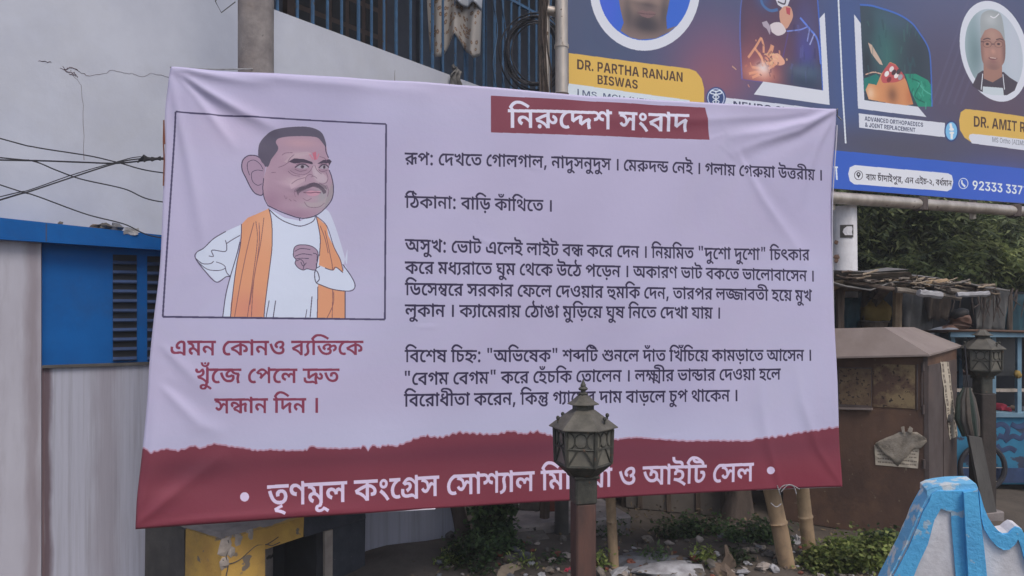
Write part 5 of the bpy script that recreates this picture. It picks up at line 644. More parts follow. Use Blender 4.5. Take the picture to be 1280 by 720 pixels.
m_blk = MAT('black_block_paint', (.060,.065,.082), (.040,.044,.056), 9, .7, .4, 50, spots=(.22,.22,.22), sp_scale=60, sp_thr=.72)
m_dpost = MAT('dark_brown_post', (.058,.047,.042), (.038,.032,.030), 8, .8, .4, 40)
m_gblk = MAT('worn_black_paint', (.105,.098,.092), (.07,.066,.064), 9, .8, .4, 50)
m_cem = MAT('bare_cement', (.40,.35,.31), (.29,.25,.225), 10, .9, .4, 50)
m_soil = MAT('dark_soil', (.115,.096,.080), (.06,.051,.044), 2.5, .95, .7, 30, stain=(.15,.12,.095), st_scale=.8, st_amt=.5)
m_pale = MAT('dirty_pale_plastic', (.46,.46,.48), (.27,.26,.27), 14, .5, .2, 50)
m_greyp = MAT('grey_polythene', (.16,.165,.18), (.10,.10,.11), 8, .45, .3, 40)
m_brown = MAT('brown_cardboard', (.19,.14,.105), (.12,.09,.07), 8, .85, .2)
m_stone = MAT('rubble_stone', (.16,.145,.13), (.09,.08,.072), 12, .95, .5, 60)
m_brick = MAT('brick_red', (.24,.085,.055), (.16,.06,.045), 12, .9, .4, 60)
m_pink = MAT('pink_red_cloth', (.55,.06,.10), (.38,.04,.07), 8, .8)
m_tblue = MAT('cart_blue', (.035,.21,.36), (.03,.15,.27), 6, .6, spots=(.05,.06,.10), sp_scale=9, sp_thr=.60)
m_lblue = MAT('pale_blue_paint', (.20,.33,.42), (.14,.24,.33), 9, .6)
m_shirt = MAT('white_shirt', (.55,.58,.63), (.42,.45,.50), 8, .85)
m_shirt2 = MAT('shaded_white_shirt', (.30,.33,.38), (.22,.245,.29), 8, .85)  # white shirt with the shade behind the cart put into its colour
m_skin = MAT('brown_skin', (.16,.09,.066), (.12,.068,.05), 8, .55)
m_hair = MAT('black_hair', (.012,.011,.012), (.02,.018,.018), 30, .6)
m_trou = MAT('dark_trousers', (.05,.05,.07), (.035,.035,.05), 8, .85)
m_white = MAT('grey_white_masonry_paint', (.80,.79,.82), (.68,.67,.70), 5, .85, .35, 40, stain=(.33,.30,.31), st_scale=3, st_stretch=(1,1,.4), st_amt=.6)
m_sky = MAT('sky_blue_masonry_paint', (.115,.48,.82), (.10,.40,.72), 8, .75, .5, 60, spots=(.36,.50,.62), sp_scale=24, sp_thr=.67)
m_chip = MAT('worn_light_blue_edge', (.20,.54,.82), (.70,.74,.74), 16, .8, .8, 60, lo=.40, hi=.47)
m_tan = MAT('tan_plank', (.36,.29,.21), (.25,.195,.14), 9, .8, .3)
m_tarp = MAT('teal_tarpaulin', (.03,.09,.12), (.02,.06,.085), 5, .6, .3, 20)
m_ysack = MAT('yellow_sack', (.36,.25,.07), (.22,.15,.05), 9, .8, .3, 30)
m_dry = MAT('dry_thatch', (.27,.235,.20), (.15,.13,.11), 16, .9, .5, 40)
m_gtarp = MAT('grey_tarpaulin', (.19,.185,.18), (.12,.115,.11), 5, .75, .3, 15)
m_greyboard = MAT('beige_cart_board', (.19,.165,.145), (.14,.12,.105), 4, .8, .1)
def LEAF(name, a, b, c):
    m = MAT(name, a, b, 1.2, .6, spec=.3); t = m.node_tree; N = t.nodes; L = t.links; bs = N['Principled BSDF']
    g = N.new('ShaderNodeNewGeometry'); r = N.new('ShaderNodeValToRGB'); L.new(g.outputs['Random Per Island'], r.inputs[0])
    r.color_ramp.elements[0].color = (*b, 1); r.color_ramp.elements[1].color = (*c, 1); e = r.color_ramp.elements.new(.55); e.color = (*a, 1)
    tn = N.new('ShaderNodeTexNoise'); tn.inputs['Scale'].default_value = 2.6; tn.inputs['Detail'].default_value = 3; L.new(g.outputs['Position'], tn.inputs['Vector'])
    mr = N.new('ShaderNodeMapRange'); mr.inputs[1].default_value = .35; mr.inputs[2].default_value = .68; mr.inputs[3].default_value = .45; mr.inputs[4].default_value = 1.7; L.new(tn.outputs[0], mr.inputs[0])
    sc_ = N.new('ShaderNodeVectorMath'); sc_.operation = 'SCALE'; L.new(r.outputs[0], sc_.inputs[0]); L.new(mr.outputs[0], sc_.inputs['Scale']); r = sc_
    L.new(r.outputs[0], bs.inputs['Base Color']); tr = N.new('ShaderNodeBsdfTranslucent'); L.new(r.outputs[0], tr.inputs[0]); mx = N.new('ShaderNodeMixShader'); mx.inputs[0].default_value = .42; out = N['Material Output']; L.new(bs.outputs[0], mx.inputs[1]); L.new(tr.outputs[0], mx.inputs[2]); L.new(mx.outputs[0], out.inputs[0])
    return m
m_leaf = LEAF('dark_tree_leaves', (.13,.17,.08), (.05,.07,.04), (.30,.34,.15))
m_leafy = LEAF('sunlit_green_leaves', (.21,.25,.10), (.06,.09,.035), (.34,.38,.14))  # leaf colours lightened to stand in for sunlit parts of the crowns
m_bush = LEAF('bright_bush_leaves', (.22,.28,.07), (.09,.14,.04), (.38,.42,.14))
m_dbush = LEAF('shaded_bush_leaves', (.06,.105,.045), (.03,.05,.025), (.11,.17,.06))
m_trunk = MAT('tree_bark', (.13,.10,.085), (.07,.055,.048), 12, .95, .7, 40, stretch=(1,1,.3))
def joint_stain(m, D, s0, w1, colr, amt):
    """a ragged damp stain running down a joint: the joint stands at distance s0 along direction D"""
    t = m.node_tree; N = t.nodes; L = t.links; b = N['Principled BSDF']; src = b.inputs['Base Color'].links[0].from_socket
    g = N.new('ShaderNodeNewGeometry'); d = N.new('ShaderNodeVectorMath'); d.operation = 'DOT_PRODUCT'; d.inputs[1].default_value = D; L.new(g.outputs['Position'], d.inputs[0])
    mp = N.new('ShaderNodeMapping'); mp.inputs['Scale'].default_value = (6,6,1.3); n = N.new('ShaderNodeTexNoise'); n.inputs['Scale'].default_value = 3; n.inputs['Detail'].default_value = 6; L.new(g.outputs['Position'], mp.inputs[0]); L.new(mp.outputs[0], n.inputs['Vector'])
    a = N.new('ShaderNodeMath'); a.operation = 'SUBTRACT'; a.inputs[1].default_value = s0; L.new(d.outputs['Value'], a.inputs[0])
    k = N.new('ShaderNodeMath'); k.operation = 'MULTIPLY_ADD'; k.inputs[1].default_value = w1*1.2; L.new(n.outputs[0], k.inputs[0]); L.new(a.outputs[0], k.inputs[2])
    o = N.new('ShaderNodeMath'); o.operation = 'SUBTRACT'; o.inputs[1].default_value = w1*.6; L.new(k.outputs[0], o.inputs[0])
    ab = N.new('ShaderNodeMath'); ab.operation = 'ABSOLUTE'; L.new(o.outputs[0], ab.inputs[0])
    r = N.new('ShaderNodeMapRange'); r.inputs[1].default_value = w1; r.inputs[2].default_value = w1*.25; r.inputs[3].default_value = 0; r.inputs[4].default_value = amt; L.new(ab.outputs[0], r.inputs[0])
    x = N.new('ShaderNodeMix'); x.data_type = 'RGBA'; L.new(r.outputs[0], x.inputs[0]); L.new(src, x.inputs[6]); x.inputs[7].default_value = (*colr, 1); L.new(x.outputs[2], b.inputs['Base Color'])
m_ban = PRINT('banner_cloth', IM_B, .55, .16, 14, .3); m_bill = PRINT('billboard_flex', IM_G, .45, .03, 40, .3)
m_hem = MAT('banner_back_white', (.62,.60,.68), (.55,.53,.6), 10, .7)
# ------------------------------------------------------------------ ground
xs = np.concatenate([[-140,-40,-15,-8], np.arange(-5, 7.01, .12), [9,15,40,140]]); ys = np.concatenate([[-140,-40,-10,0,1.5], np.arange(2.4, 9.01, .12), [11,15,40,160]])
def gz(x, y):
    h = .03*math.sin(x*1.7+y*.6)+.02*math.sin(x*4.1-y*3.3)+.012*math.sin(x*9+y*7.1)
    f = max(0, 1-abs(y-4.75)/.7)*(1 if x > -.4 else max(0, 1+(x+.4)*1.5))
    return (h if abs(x) < 8 and 2 < y < 10 else 0)*.6 + .07*f*(1+.5*math.sin(x*5))
mb = MB(); mb.sheet([[(float(x), float(y), gz(x, y)) for x in xs] for y in ys])
tag(mb.build('ground', m_soil, smooth='all', origin=(0,0,0)), kind='structure')
# ------------------------------------------------------------------ white building
FD = Vector((math.sin(math.radians(35.8)), math.cos(math.radians(35.8)), 0)); FN = Vector((FD.y, -FD.x, 0)); FO = Vector((-1.785, 5.3, 0))
def F(t, z, off=0): return FO+FD*t+FN*off+Vector((0,0,z))
def fpx(px, py, off=0):
    o = FO+FN*off; k = (px-CX)/FPX; t = (k*o.y-o.x)/(FD.x-FD.y*k); Y = o.y+FD.y*t; return t, EYE+(HY-py)/FPX*Y
def fbox(mb, t0, t1, z0, z1, o0, o1, mi=0): return mb.obox(F(t0, z0, o0), FD*(t1-t0), FN*(o1-o0), (0,0,z1-z0), mi)
bld = thing('white_building', F(1.5, 0, -1), 'white plastered building with a blue barred verandah on its upper floor', 'building')
ZP = 3.69
mb = MB(); mb.prism([F(-4,0),F(9,0),F(9,ZP),F(0,ZP),F(0,7.4),F(-4,7.4)], FN*-.2); mb.build('wall', m_wall, bld)
mb = MB(); fbox(mb, 0, 9, ZP-.30, ZP-.16, -2.4, -.2); mb.build('verandah_floor', m_conc, bld)
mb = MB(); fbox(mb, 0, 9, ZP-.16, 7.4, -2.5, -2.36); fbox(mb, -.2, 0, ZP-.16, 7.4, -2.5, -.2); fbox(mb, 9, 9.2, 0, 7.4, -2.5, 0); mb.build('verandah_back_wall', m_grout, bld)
mb = MB(); fbox(mb, -4, 9.2, 7.4, 7.6, -2.5, .35); mb.build('roof_slab', m_conc, bld)
# grille set back a little behind the parapet
gr = MB(); fbox(gr, .02, 9, ZP+.004, ZP+.035, -.13, -.10); fbox(gr, .02, 9, 4.75, 4.78, -.13, -.10); fbox(gr, .02, 9, 6.9, 6.94, -.13, -.10)
grille = gr.build('grille', m_bar, bld)
t = .12; i = 0; bars = []
while t < 7.6:
    b = MB(); r = .013 if i % 3 else .016
    if i == 0: proto_me = None
    b.tube([F(t, ZP+.02, -.115), F(t, 6.93, -.115)], r, 6); bars.append(b.build('bar', m_bar, grille, smooth=True))
    t += .145+(.035 if i % 4 == 1 else 0); i += 1
for tt in (2.9, 3.05, 4.3, 4.6, 5.05):       # wavy ornamental rods between the straight bars
    b = MB(); b.tube([F(tt+.035*math.sin(z*9), z, -.10) for z in np.arange(ZP+.02, 5.6, .06)], .007, 5); b.build('ornament_rod', m_bar, grille, smooth=True)
# dark room behind: brown barred window and steel shutter
tw, zw = fpx(372, 62, -2.36); tw2, _ = fpx(478, 20, -2.36)
fr = MB(); fbox(fr, tw-.2, tw2, ZP+.5, 7, -2.36, -2.28, 0); wn = fr.build('window', m_brownwin, bld)
pb = MB()
for k in range(5):
    for j in range(6): 
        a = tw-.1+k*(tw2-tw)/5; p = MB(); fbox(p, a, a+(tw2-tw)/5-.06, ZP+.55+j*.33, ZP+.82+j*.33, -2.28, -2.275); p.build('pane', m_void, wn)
ta, _ = fpx(520, 30, -2.36); tb, _ = fpx(610, 40, -2.36)
p = MB(); fbox(p, ta, tb, ZP, 6.2, -2.36, -2.30); p.build('steel_door', m_door, bld)
for q in (.28, .62, .9):
    p = MB(); fbox(p, ta+(tb-ta)*q-.02, ta+(tb-ta)*q+.02, ZP, 6.2, -2.30, -2.27); p.build('door_stile', m_bar, bld)
# plaster cracks
for path in ([(75,85),(82,88),(90,92),(95,96)],[(84,84),(95,86),(108,95)],[(88,88),(94,98),(102,106),(104,140),(105,200)],[(108,95),(130,92),(140,88),(152,91),(165,92),(176,96),(190,92),(212,97)],[(78,83),(84,90),(93,91),(97,97)],[(80,87),(88,84),(97,87)],[(86,92),(91,95),(95,93)],[(48,76),(56,76.5),(64,78)],[(493,88),(493,104)]):
    P = []
    for (x0,y0),(x1,y1) in zip(path, path[1:]):
        for k in range(4): P.append((x0+(x1-x0)*k/4+random.uniform(-.8,.8), y0+(y1-y0)*k/4+random.uniform(-.9,.9)))
    P.append(path[-1]); pts = [F(*fpx(x, y), .0008) for x, y in P]
    c = MB(); c.tube(pts, [.0016 if i in (0, len(pts)-1) else random.uniform(.001,.0024) if len(path) < 5 else random.uniform(.0005,.0012) for i in range(len(pts))], 4); c.build('crack', m_stain, bld)
# ------------------------------------------------------------------ low wall with blue shutters
LD = Vector((1860, 950, 0)).normalized(); LN = Vector((LD.y, -LD.x, 0)); LO = Vector((-2.41, 4.03, 0)); 
_kk = -.568; LY = 5.25/(1+.51*.568); LO = Vector((_kk*LY, LY, 0))
def Lw(s, z, off=0): return LO+LD*s+LN*off+Vector((0,0,z))
def lpx(px, py, off=0):
    o = LO+LN*off; k = (px-CX)/FPX; s = (k*o.y-o.x)/(LD.x-LD.y*k); Y = o.y+LD.y*s; return s, EYE+(HY-py)/FPX*Y
def lbox(mb, s0, s1, z0, z1, o0, o1, mi=0): return mb.obox(Lw(s0, z0, o0), LD*(s1-s0), LN*(o1-o0), (0,0,z1-z0), mi)
lw = thing('compound_wall', Lw(.5, 0, -.1), 'low streaked white wall with blue louvred shutters and a blue band along its top', 'wall')
s52, zt = lpx(52, 303); s54, zb = lpx(54, 456); s0 = -3.0; s575, _ = lpx(577, 660); _, zl = lpx(120, 455); ztp = lpx(110, 303)[1]
_q = float((LO+LD*s52).dot(LD)); joint_stain(m_low, tuple(LD), _q+.022, .034, A(88,70,76,1.15), .9); joint_stain(m_pier, tuple(LD), _q-.035, .05, A(112,100,104,1.25), .55); joint_stain(m_low, tuple(LD), _q+.30, .09, A(118,110,116,1.25), .45)
mb = MB(); lbox(mb, s0, s52, 0, ztp, -.2, .03); mb.build('pier', m_pier, lw)
mb = MB(); lbox(mb, s52, s575, 0, zl, -.2, 0); mb.build('wall', m_low, lw)
mb = MB(); mb.prism([Lw(s52+.002, 0, .002), Lw(s52+.014, 0, .002), Lw(s52+.012, .5, .002), Lw(s52+.016, .9, .002), Lw(s52+.010, zl, .002), Lw(s52+.002, zl, .002)], LN*-.001) ; mb.build('damp_stain', m_stain, lw)
s330, _ = lpx(330, 300); 
mb = MB(); lbox(mb, s52, s330, zl, ztp, -.2, -.012); sh = mb.build('shutter_panel', m_blue, lw)
mb = MB(); lbox(mb, s52+.005, s330, zl-.012, zl+.002, -.15, .02); mb.build('sill', m_gblk, lw)
# top band: profile leans down to the right like the photograph
def z_at(px, py): return lpx(px, py, .09)
mb = MB(); a0 = z_at(0, 272); a1 = z_at(195, 293); b0 = z_at(0, 299); b1 = z_at(195, 312)
def ext(p, q, s): return q[1]+(p[1]-q[1])*(s-q[0])/(p[0]-q[0])
sL, sR = s0, s330
mb.prism([Lw(sL, ext(a0,a1,sL)-.0, .09), Lw(sR, ext(a0,a1,sR), .09), Lw(sR, ext(b0,b1,sR), .09), Lw(sL, ext(b0,b1,sL), .09)], LN*-.3)
fas = mb.build('top_band', m_blue, lw)
sj = z_at(57, 290)[0]; mb = MB(); mb.obox(Lw(sj, ext(b0,b1,sj)+.004, .0905), LD*.006, LN*.001, (0,0,ext(a0,a1,sj)-ext(b0,b1,sj)-.008)); mb.build('band_joint', m_dblue, lw)
# louvres
for (xa, xb, ya, yb) in ((141,171,318,450),(184,200,320,450),(214,230,322,450)):
    sa, za = lpx(xa, ya); sb_, zb_ = lpx(xb, yb)
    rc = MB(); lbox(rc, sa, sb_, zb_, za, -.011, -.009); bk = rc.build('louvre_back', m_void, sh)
    n = 11; st = (za-zb_)/n
    for k in range(n):
        z = zb_+st*k
        b = MB(); b.obox(Lw(sa, z+st*.30, -.010), LD*(sb_-sa), LN*.022-Vector((0,0,st*.26)), Vector((0,0,.004))+LN*.002); lbox(b, sa, sb_, z-.001, z+st*.10, -.010, .002)
        b.build('slat', m_dblue, sh)
# debris and paper on the band
def top_at(px): s = z_at(px, 280)[0]; return s, ext(a0, a1, s)
for px, sx, sy, sz, nm, mt, lb in ((118,.035,.03,.018,'broken_tile',m_brown,'brown broken tile lying on the blue band, leftmost of the debris'),(130,.045,.04,.025,'plaster_lump',m_stone,'grey plaster lump lying on the blue band beside the brown tile'),(146,.04,.035,.03,'rag_scrap',m_greyp,'dark rag scrap lying on the blue band above the white paper'),(74,.012,.012,.014,'pebble',m_stone,'single small pebble on the blue band above the white pier edge')):
    s, z = top_at(px); m = MB(); m.blob(Lw(s, z+sz*.55, .0), sx, sy, sz, rotr(.3), .35); tag(m.build(nm, mt), lb, nm.replace('_',' ').split()[-1])
s, z = lpx(164, 285, .095); m = MB(); R = 6
m.sheet([[Lw(s-.035+.07*i/4+.004*math.sin(j*2), z-.012*j+.004*math.sin(i*1.8), .095+.004*math.sin(i*1.3+j)) for i in range(5)] for j in range(4)])
o = m.build('paper', m_pale); so_ = o.modifiers.new('s','SOLIDIFY'); so_.thickness = .001; tag(o, 'torn white paper stuck on the blue band near the banner', 'paper')
# ------------------------------------------------------------------ poles
def pole(nm, px, y, r, h, mat, lb, cat, n=20, lean=0, taper=1.0):
    X = (px-CX)/FPX*y; root = thing(nm, (X, y, 0), lb, cat); m = MB()
    m.tube([(X+lean*z, y, z) for z in np.linspace(-.1, h, 14)], [r*(1-(1-taper)*k/13) for k in range(14)], n); m.build('shaft', mat, root, smooth=True); return root, X
up, ux = pole('utility_pole', 320, 4.35, .099, 7.5, m_conc, 'round weathered concrete pole rising behind the left half of the banner', 'pole')
for z in (4.9, 5.6):
    m = MB(); m.lathe((ux, 4.35, z), [(.1,-.02),(.108,-.018),(.108,.018),(.1,.02)], 20); m.build('clamp', m_rust2, up)
m = MB(); m.tube([(ux-.10, 4.30, 3.30),(ux-.16, 4.25, 3.22),(ux-.19, 4.24, 3.28),(ux-.13, 4.24, 3.36),(ux-.09,4.3,3.45)], .003, 5); m.build('loose_wire', m_wire, up)
sp, sx = pole('steel_pole', 702, 5.1, .043, 6.5, m_steel, 'shiny steel pole standing at the left edge of the hospital billboard', 'pole')
for z in (EYE+(HY-58)/FPX*5.1, EYE+(HY-119)/FPX*5.1):
    m = MB(); m.lathe((sx, 5.1, z), [(.043,-.012),(.049,-.01),(.049,.01),(.043,.012)], 18); m.build('joint_ring', m_rust2 if z < 3.2 else m_steel, sp)
m = MB(); m.tube([(sx-.004+.012*math.sin(z*5)-.11, 5.25, z) for z in np.arange(0, 6, .15)], [.034-.002*z for z in np.arange(0, 6, .15)], 8)
wp = tag(m.build('wooden_post', m_wood, smooth=True), 'rough wooden post wound with dry creepers beside the steel pole', 'post')
for k in range(6):
    ph = random.uniform(0, 6); rr = random.uniform(.04,.07); off = random.uniform(-.02,.05)
    m = MB(); m.tube([(sx-.1+off+rr*math.sin(z*random.uniform(1.9,2.0)+ph), 5.18+rr*.5*math.cos(z*2+ph), z) for z in np.arange(1.5, 5.5, .12)], random.uniform(.004,.009), 5); m.build('creeper', m_twig, wp, smooth=True)
m = MB(); m.tube([(sx, 5.1, -.1), (sx, 5.1, 1.0)], .047, 16); m.build('dark_sleeve', m_gblk, sp, smooth=True)  # darker sleeve over the lower end of the pole
# coil of cable hung on the grille
m = MB()
cc = at(668, 66, 7.0)
for k in range(9):
    R_ = .27+.012*k+random.uniform(-.01,.01); ph = random.uniform(-.06,.06)
    m.tube([cc+Vector((R_*math.cos(a)*.82+ph*.3, .03*math.sin(3*a+k)+k*.006, R_*math.sin(a)-ph*.2)) for a in np.arange(0, 6.4, .2)], .008, 5)
tag(m.build('cable_coil', m_wire, smooth=True), 'thick coil of black cable hanging on the blue bars', 'cable')
# ------------------------------------------------------------------ hanging cloths and rag
IMc = Canvas(lambda x, y: (x, y), 0, 1, 0, 1, 256, [1,1,1]); IMc.a[:] = IMc.c((150,146,142)); IMc.P = lambda x, y: (x, 1-y)
for k in range(150):
    x, y = _rn.uniform(.03,.97), _rn.uniform(.03,.97); r_ = _rn.uniform(.018,.03)
    for a in range(5): IMc.ell(x+r_*.6*math.cos(a*1.26), y+r_*.6*math.sin(a*1.26), r_*.45, r_*.45, (104,84,72), .9, n=8)
    IMc.ell(x, y, r_*.3, r_*.3, (170,150,120), 1, n=8)
m_flow = PRINT('flowered_cloth', IMc.image('flower_print'), .8)
def hang(nm, x0, x1, y0, ys_, Y, mat, lb, cat, folds=3, amp=.05, thing_=True):
    n = 26; mm = 20; g = []; uv = []
    for j in range(mm+1):
        r = []
        for i in range(n+1):
            u = i/n; v = j/mm; px = x0+(x1-x0)*u; yb = np.interp(u, np.linspace(0,1,len(ys_)), ys_); py = y0+(yb-y0)*v
            p = at(px+(.5-u)*8*v, py, Y); p.y += amp*math.sin(u*folds*6.28+v*1.5)*(.3+v); r.append(p); uv.append((u, 1-v*.999))
        g.append(r)
    m = MB(); m.sheet(g); o = m.build(nm, mat, smooth='all'); setuv(o, uv); s_ = o.modifiers.new('s','SOLIDIFY'); s_.thickness = .004; tag(o, lb, cat); return o
hang('hanging_cloth', 532, 604, -40, (62,74,72,56,44,52,66,75,66), 7.25, m_flow, 'flowered brown and white cloth hanging behind the blue bars', 'cloth')
hang('hanging_towel', 560, 606, -60, (-2,8,4,10), 7.2, m_shirt, 'pale towel hanging over the flowered cloth at the top', 'towel', 2)
m = MB(); c = F(*fpx(566, 96), -.05)
m.sheet([[c+FD*(.13*(i/8-.5)*(.4+1.1*j/9)+.02*math.sin(j))+FN*(.10+.02*math.sin(i*1.7+j*.6)-.04*(j < 2))+Vector((0,0,.10-.22*j/9+.01*math.sin(i*2.2))) for i in range(9)] for j in range(10)])
o = m.build('rag', m_gtarp, smooth='all'); o.modifiers.new('s','SOLIDIFY').thickness = .006; tag(o, 'crumpled grey rag draped over the sloping white parapet', 'rag')
# ------------------------------------------------------------------ overhead cables
cab = [([(0,173),(44,184),(111,194.7),(147,203),(200,215.5)], .0034, 'black cable crossing the white wall, starting highest at the left edge'),
 ([(0,197),(40,201),(71,213),(102,224),(155,236),(200,252)], .0034, 'black cable sagging to the lower right below the cable knot'),
 ([(0,200),(53,201),(107,203),(147,204),(187,200),(215,198)], .0042, 'nearly level black cable running into the cable knot'),
 ([(0,231),(44,244.5),(107,267.5),(155,280),(200,297)], .0034, 'lowest black cable, dropping to the blue band'),
 ([(0,250),(35,240),(89,222),(142,205),(170,199),(215,197)], .0042, 'black cable rising steeply to the right, lower strand of the twisted pair'),
 ([(0,246),(35,238),(89,219),(142,203.5),(175,196),(215,200)], .0028, 'thin black cable rising to the right, upper strand of the twisted pair')]
for pts, r, lb in cab:
    sl = (pts[1][1]-pts[0][1])/(pts[1][0]-pts[0][0]); P = catmull([(-260, pts[0][1]-260*sl*1.1)]+pts+[(318, pts[-1][1]+(8 if pts[-1][1] > 205 else -4))], n=10)
    m = MB(); m.tube([at(x, y, 3.5+(x+260)/578*.78) for x, y in P], r, 6); tag(m.build('overhead_cable', m_wire, smooth=True), lb, 'cable', 'cables crossing the white wall')
m = MB(); 
for k in range(5): m.tube([at(172+k*1.5, 203-k, 4.06), at(180, 194+k*2, 4.05), at(190, 201-k, 4.07), at(201, 196+k, 4.08)], .005, 5)
tag(m.build('cable_splice', m_wire, smooth=True), 'lumpy taped cable splice just left of the banner edge', 'cable')
# ------------------------------------------------------------------ banner
top = catmull([(213,83),(228,84),(262,86.5),(340,90.5),(440,97),(560,105),(640,112),(700,118),(780,122.5),(860,127),(960,132),(1047,135.5)], n=6)
bot = catmull([(170,661),(190,659.5),(280,653),(380,646),(470,640),(560,635),(660,629),(760,623.5),(860,617),(960,611.5),(1010,609.5),(1051.5,608)], n=6)
lef = catmull([(213,83),(210,104),(206,140),(206,180),(203.5,240),(200,330),(192,400),(187,450),(184,500),(178.5,560),(172,620),(170,661)], n=6)
rig = catmull([(1047,135.5),(1046,170),(1042.5,220),(1040.5,270),(1041,330),(1043,420),(1045,480),(1046.5,520),(1049,570),(1051.5,608)], n=6)
def rs(P, n):
    Q = np.array([BP(*p) for p in P]); d = np.concatenate([[0], np.cumsum(np.linalg.norm(np.diff(Q, axis=0), axis=1))]); t = np.linspace(0, d[-1], n); return np.stack([np.interp(t, d, Q[:,0]), np.interp(t, d, Q[:,1])], 1)
NU, NV = 300, 190
T_, B_, L_, R_ = rs(top, NU), rs(bot, NU), rs(lef, NV), rs(rig, NV); u = np.linspace(0,1,NU)[None,:,None]; v = np.linspace(0,1,NV)[:,None,None]
S = (1-v)*T_[None]+v*B_[None]+(1-u)*L_[:,None]+u*R_[:,None]-((1-u)*(1-v)*T_[0]+u*(1-v)*T_[-1]+(1-u)*v*B_[0]+u*v*B_[-1])
def crease(path, wd, amp, side=.0):
    """fold running along a photo-pixel path, width wd metres, fading toward its far end"""
    Q = np.array([BP(*p) for p in path]); D = np.zeros(S.shape[:2]); best = np.full(S.shape[:2], 9.); tt = np.zeros(S.shape[:2]); sg = np.zeros(S.shape[:2])
    tot = np.linalg.norm(np.diff(Q, axis=0), axis=1).sum(); acc = 0
    for a, b in zip(Q, Q[1:]):
        d = b-a; l = np.linalg.norm(d); r = S-a; t = np.clip((r@d)/l**2, 0, 1); e = r-t[...,None]*d; ds = np.linalg.norm(e, axis=2); m_ = ds < best
        best[m_] = ds[m_]; tt[m_] = ((acc+t*l)/tot)[m_]; sg[m_] = np.sign(d[0]*e[...,1]-d[1]*e[...,0])[m_]; acc += l
    ww = wd*(.35+1.0*tt); f = np.sin(np.pi*np.clip(tt*1.05, 0, 1))**.6*(1-tt*.5)
    x = best*sg/ww
    return amp*1.35*f*(np.exp(-np.abs(x*1.25)**1.5)-.5*np.exp(-((x-side)/1.5)**2))
H = np.zeros(S.shape[:2])
for c in [([(213,83),(262,93),(310,101),(350,104)],.035,.017,.8),([(214,85),(255,112),(300,138),(360,168)],.04,.021,-.8),([(213,86),(245,120),(275,160),(300,195)],.03,.012,.8),([(212,90),(222,140),(235,200),(252,290),(262,350)],.045,.013,-.8),([(214,84),(300,92),(420,104),(560,118)],.05,.012,.9),
          ([(1047,136),(1010,152),(970,162),(900,172)],.045,.022,-.8),([(1047,137),(1000,163),(950,178),(905,196)],.04,.016,.9),([(1047,140),(1025,180),(1010,225),(1000,270)],.035,.010,.8),([(920,186),(955,250),(990,300),(1020,350)],.05,.009,.8),([(1046,137),(980,144),(880,150),(700,150)],.05,.007,.8),
          ([(172,655),(210,622),(250,590),(290,560)],.06,.016,.8),([(171,658),(260,648),(380,640),(520,634)],.04,.010,-.8),([(171,659),(185,600),(192,540),(195,460)],.04,.012,.8),([(1050,606),(1020,560),(1000,500),(990,430)],.05,.007,.8),([(975,612),(960,560),(950,500),(945,440)],.06,.008,.9),([(765,622),(750,580),(720,530),(700,470)],.06,.006,-.9),
          ([(200,480),(225,505),(250,530),(290,545)],.05,.010,.8),([(200,430),(215,445),(240,470),(280,500)],.05,.007,-.8)]: H += crease(*c)
_r2 = random.Random(9)
for k in range(16):
    x, y = _r2.uniform(215,1020), _r2.uniform(110,600); a = _r2.uniform(0,3.14); l = _r2.uniform(25,70)
    H += crease([(x,y),(x+l*.5*math.cos(a)+_r2.uniform(-3,3),y+l*.5*math.sin(a)),(x+l*math.cos(a),y+l*math.sin(a))], _r2.uniform(.010,.018), _r2.uniform(.0015,.003), _r2.choice([-.8,.8]))
s_, z_ = S[...,0], S[...,1]
H += .012*np.sin(s_*2.1+.6)*np.sin(z_*1.9)+.0034*np.sin(s_*6.3+z_*3.1)+.0025*np.sin(s_*11-z_*7.3+1)+.003*np.sin(z_*13+2*np.sin(s_*1.7))*np.clip((.7-z_+.35)/.4, 0, 1)
H += .0035*np.sin(s_*17+3*np.sin(z_*1.3))*np.exp(-((z_-z_.max(0)[None])/.16)**2)
H += .02*(1-np.abs(2*u[...,0]-1))*(1-np.abs(2*v[...,0]-1))
ban = thing('political_banner', tuple(BO+BD*1.85+Vector((0,0,.75))), 'large lavender cloth banner with a cartoon man, Bengali text and a torn red strip', 'banner')
P3 = [[tuple(BO+BD*S[j,i,0]+BN*float(H[j,i])+Vector((0,0,S[j,i,1]))) for i in range(NU)] for j in range(NV)]
m = MB(); m.sheet([r for r in P3]); cl = m.build('cloth', [m_ban, m_hem], ban, smooth='all')
setuv(cl, np.stack([(S[...,0]-B.s0)/(B.s1-B.s0), (S[...,1]-B.z0)/(B.z1-B.z0)], 2).reshape(-1, 2))
so_ = cl.modifiers.new('s','SOLIDIFY'); so_.thickness = .0012; so_.offset = -1; so_.material_offset = 1; so_.material_offset_rim = 1
def bp3(px, py, off=0): q = BP(px, py); return BO+BD*q[0]+BN*off+Vector((0,0,q[1]))
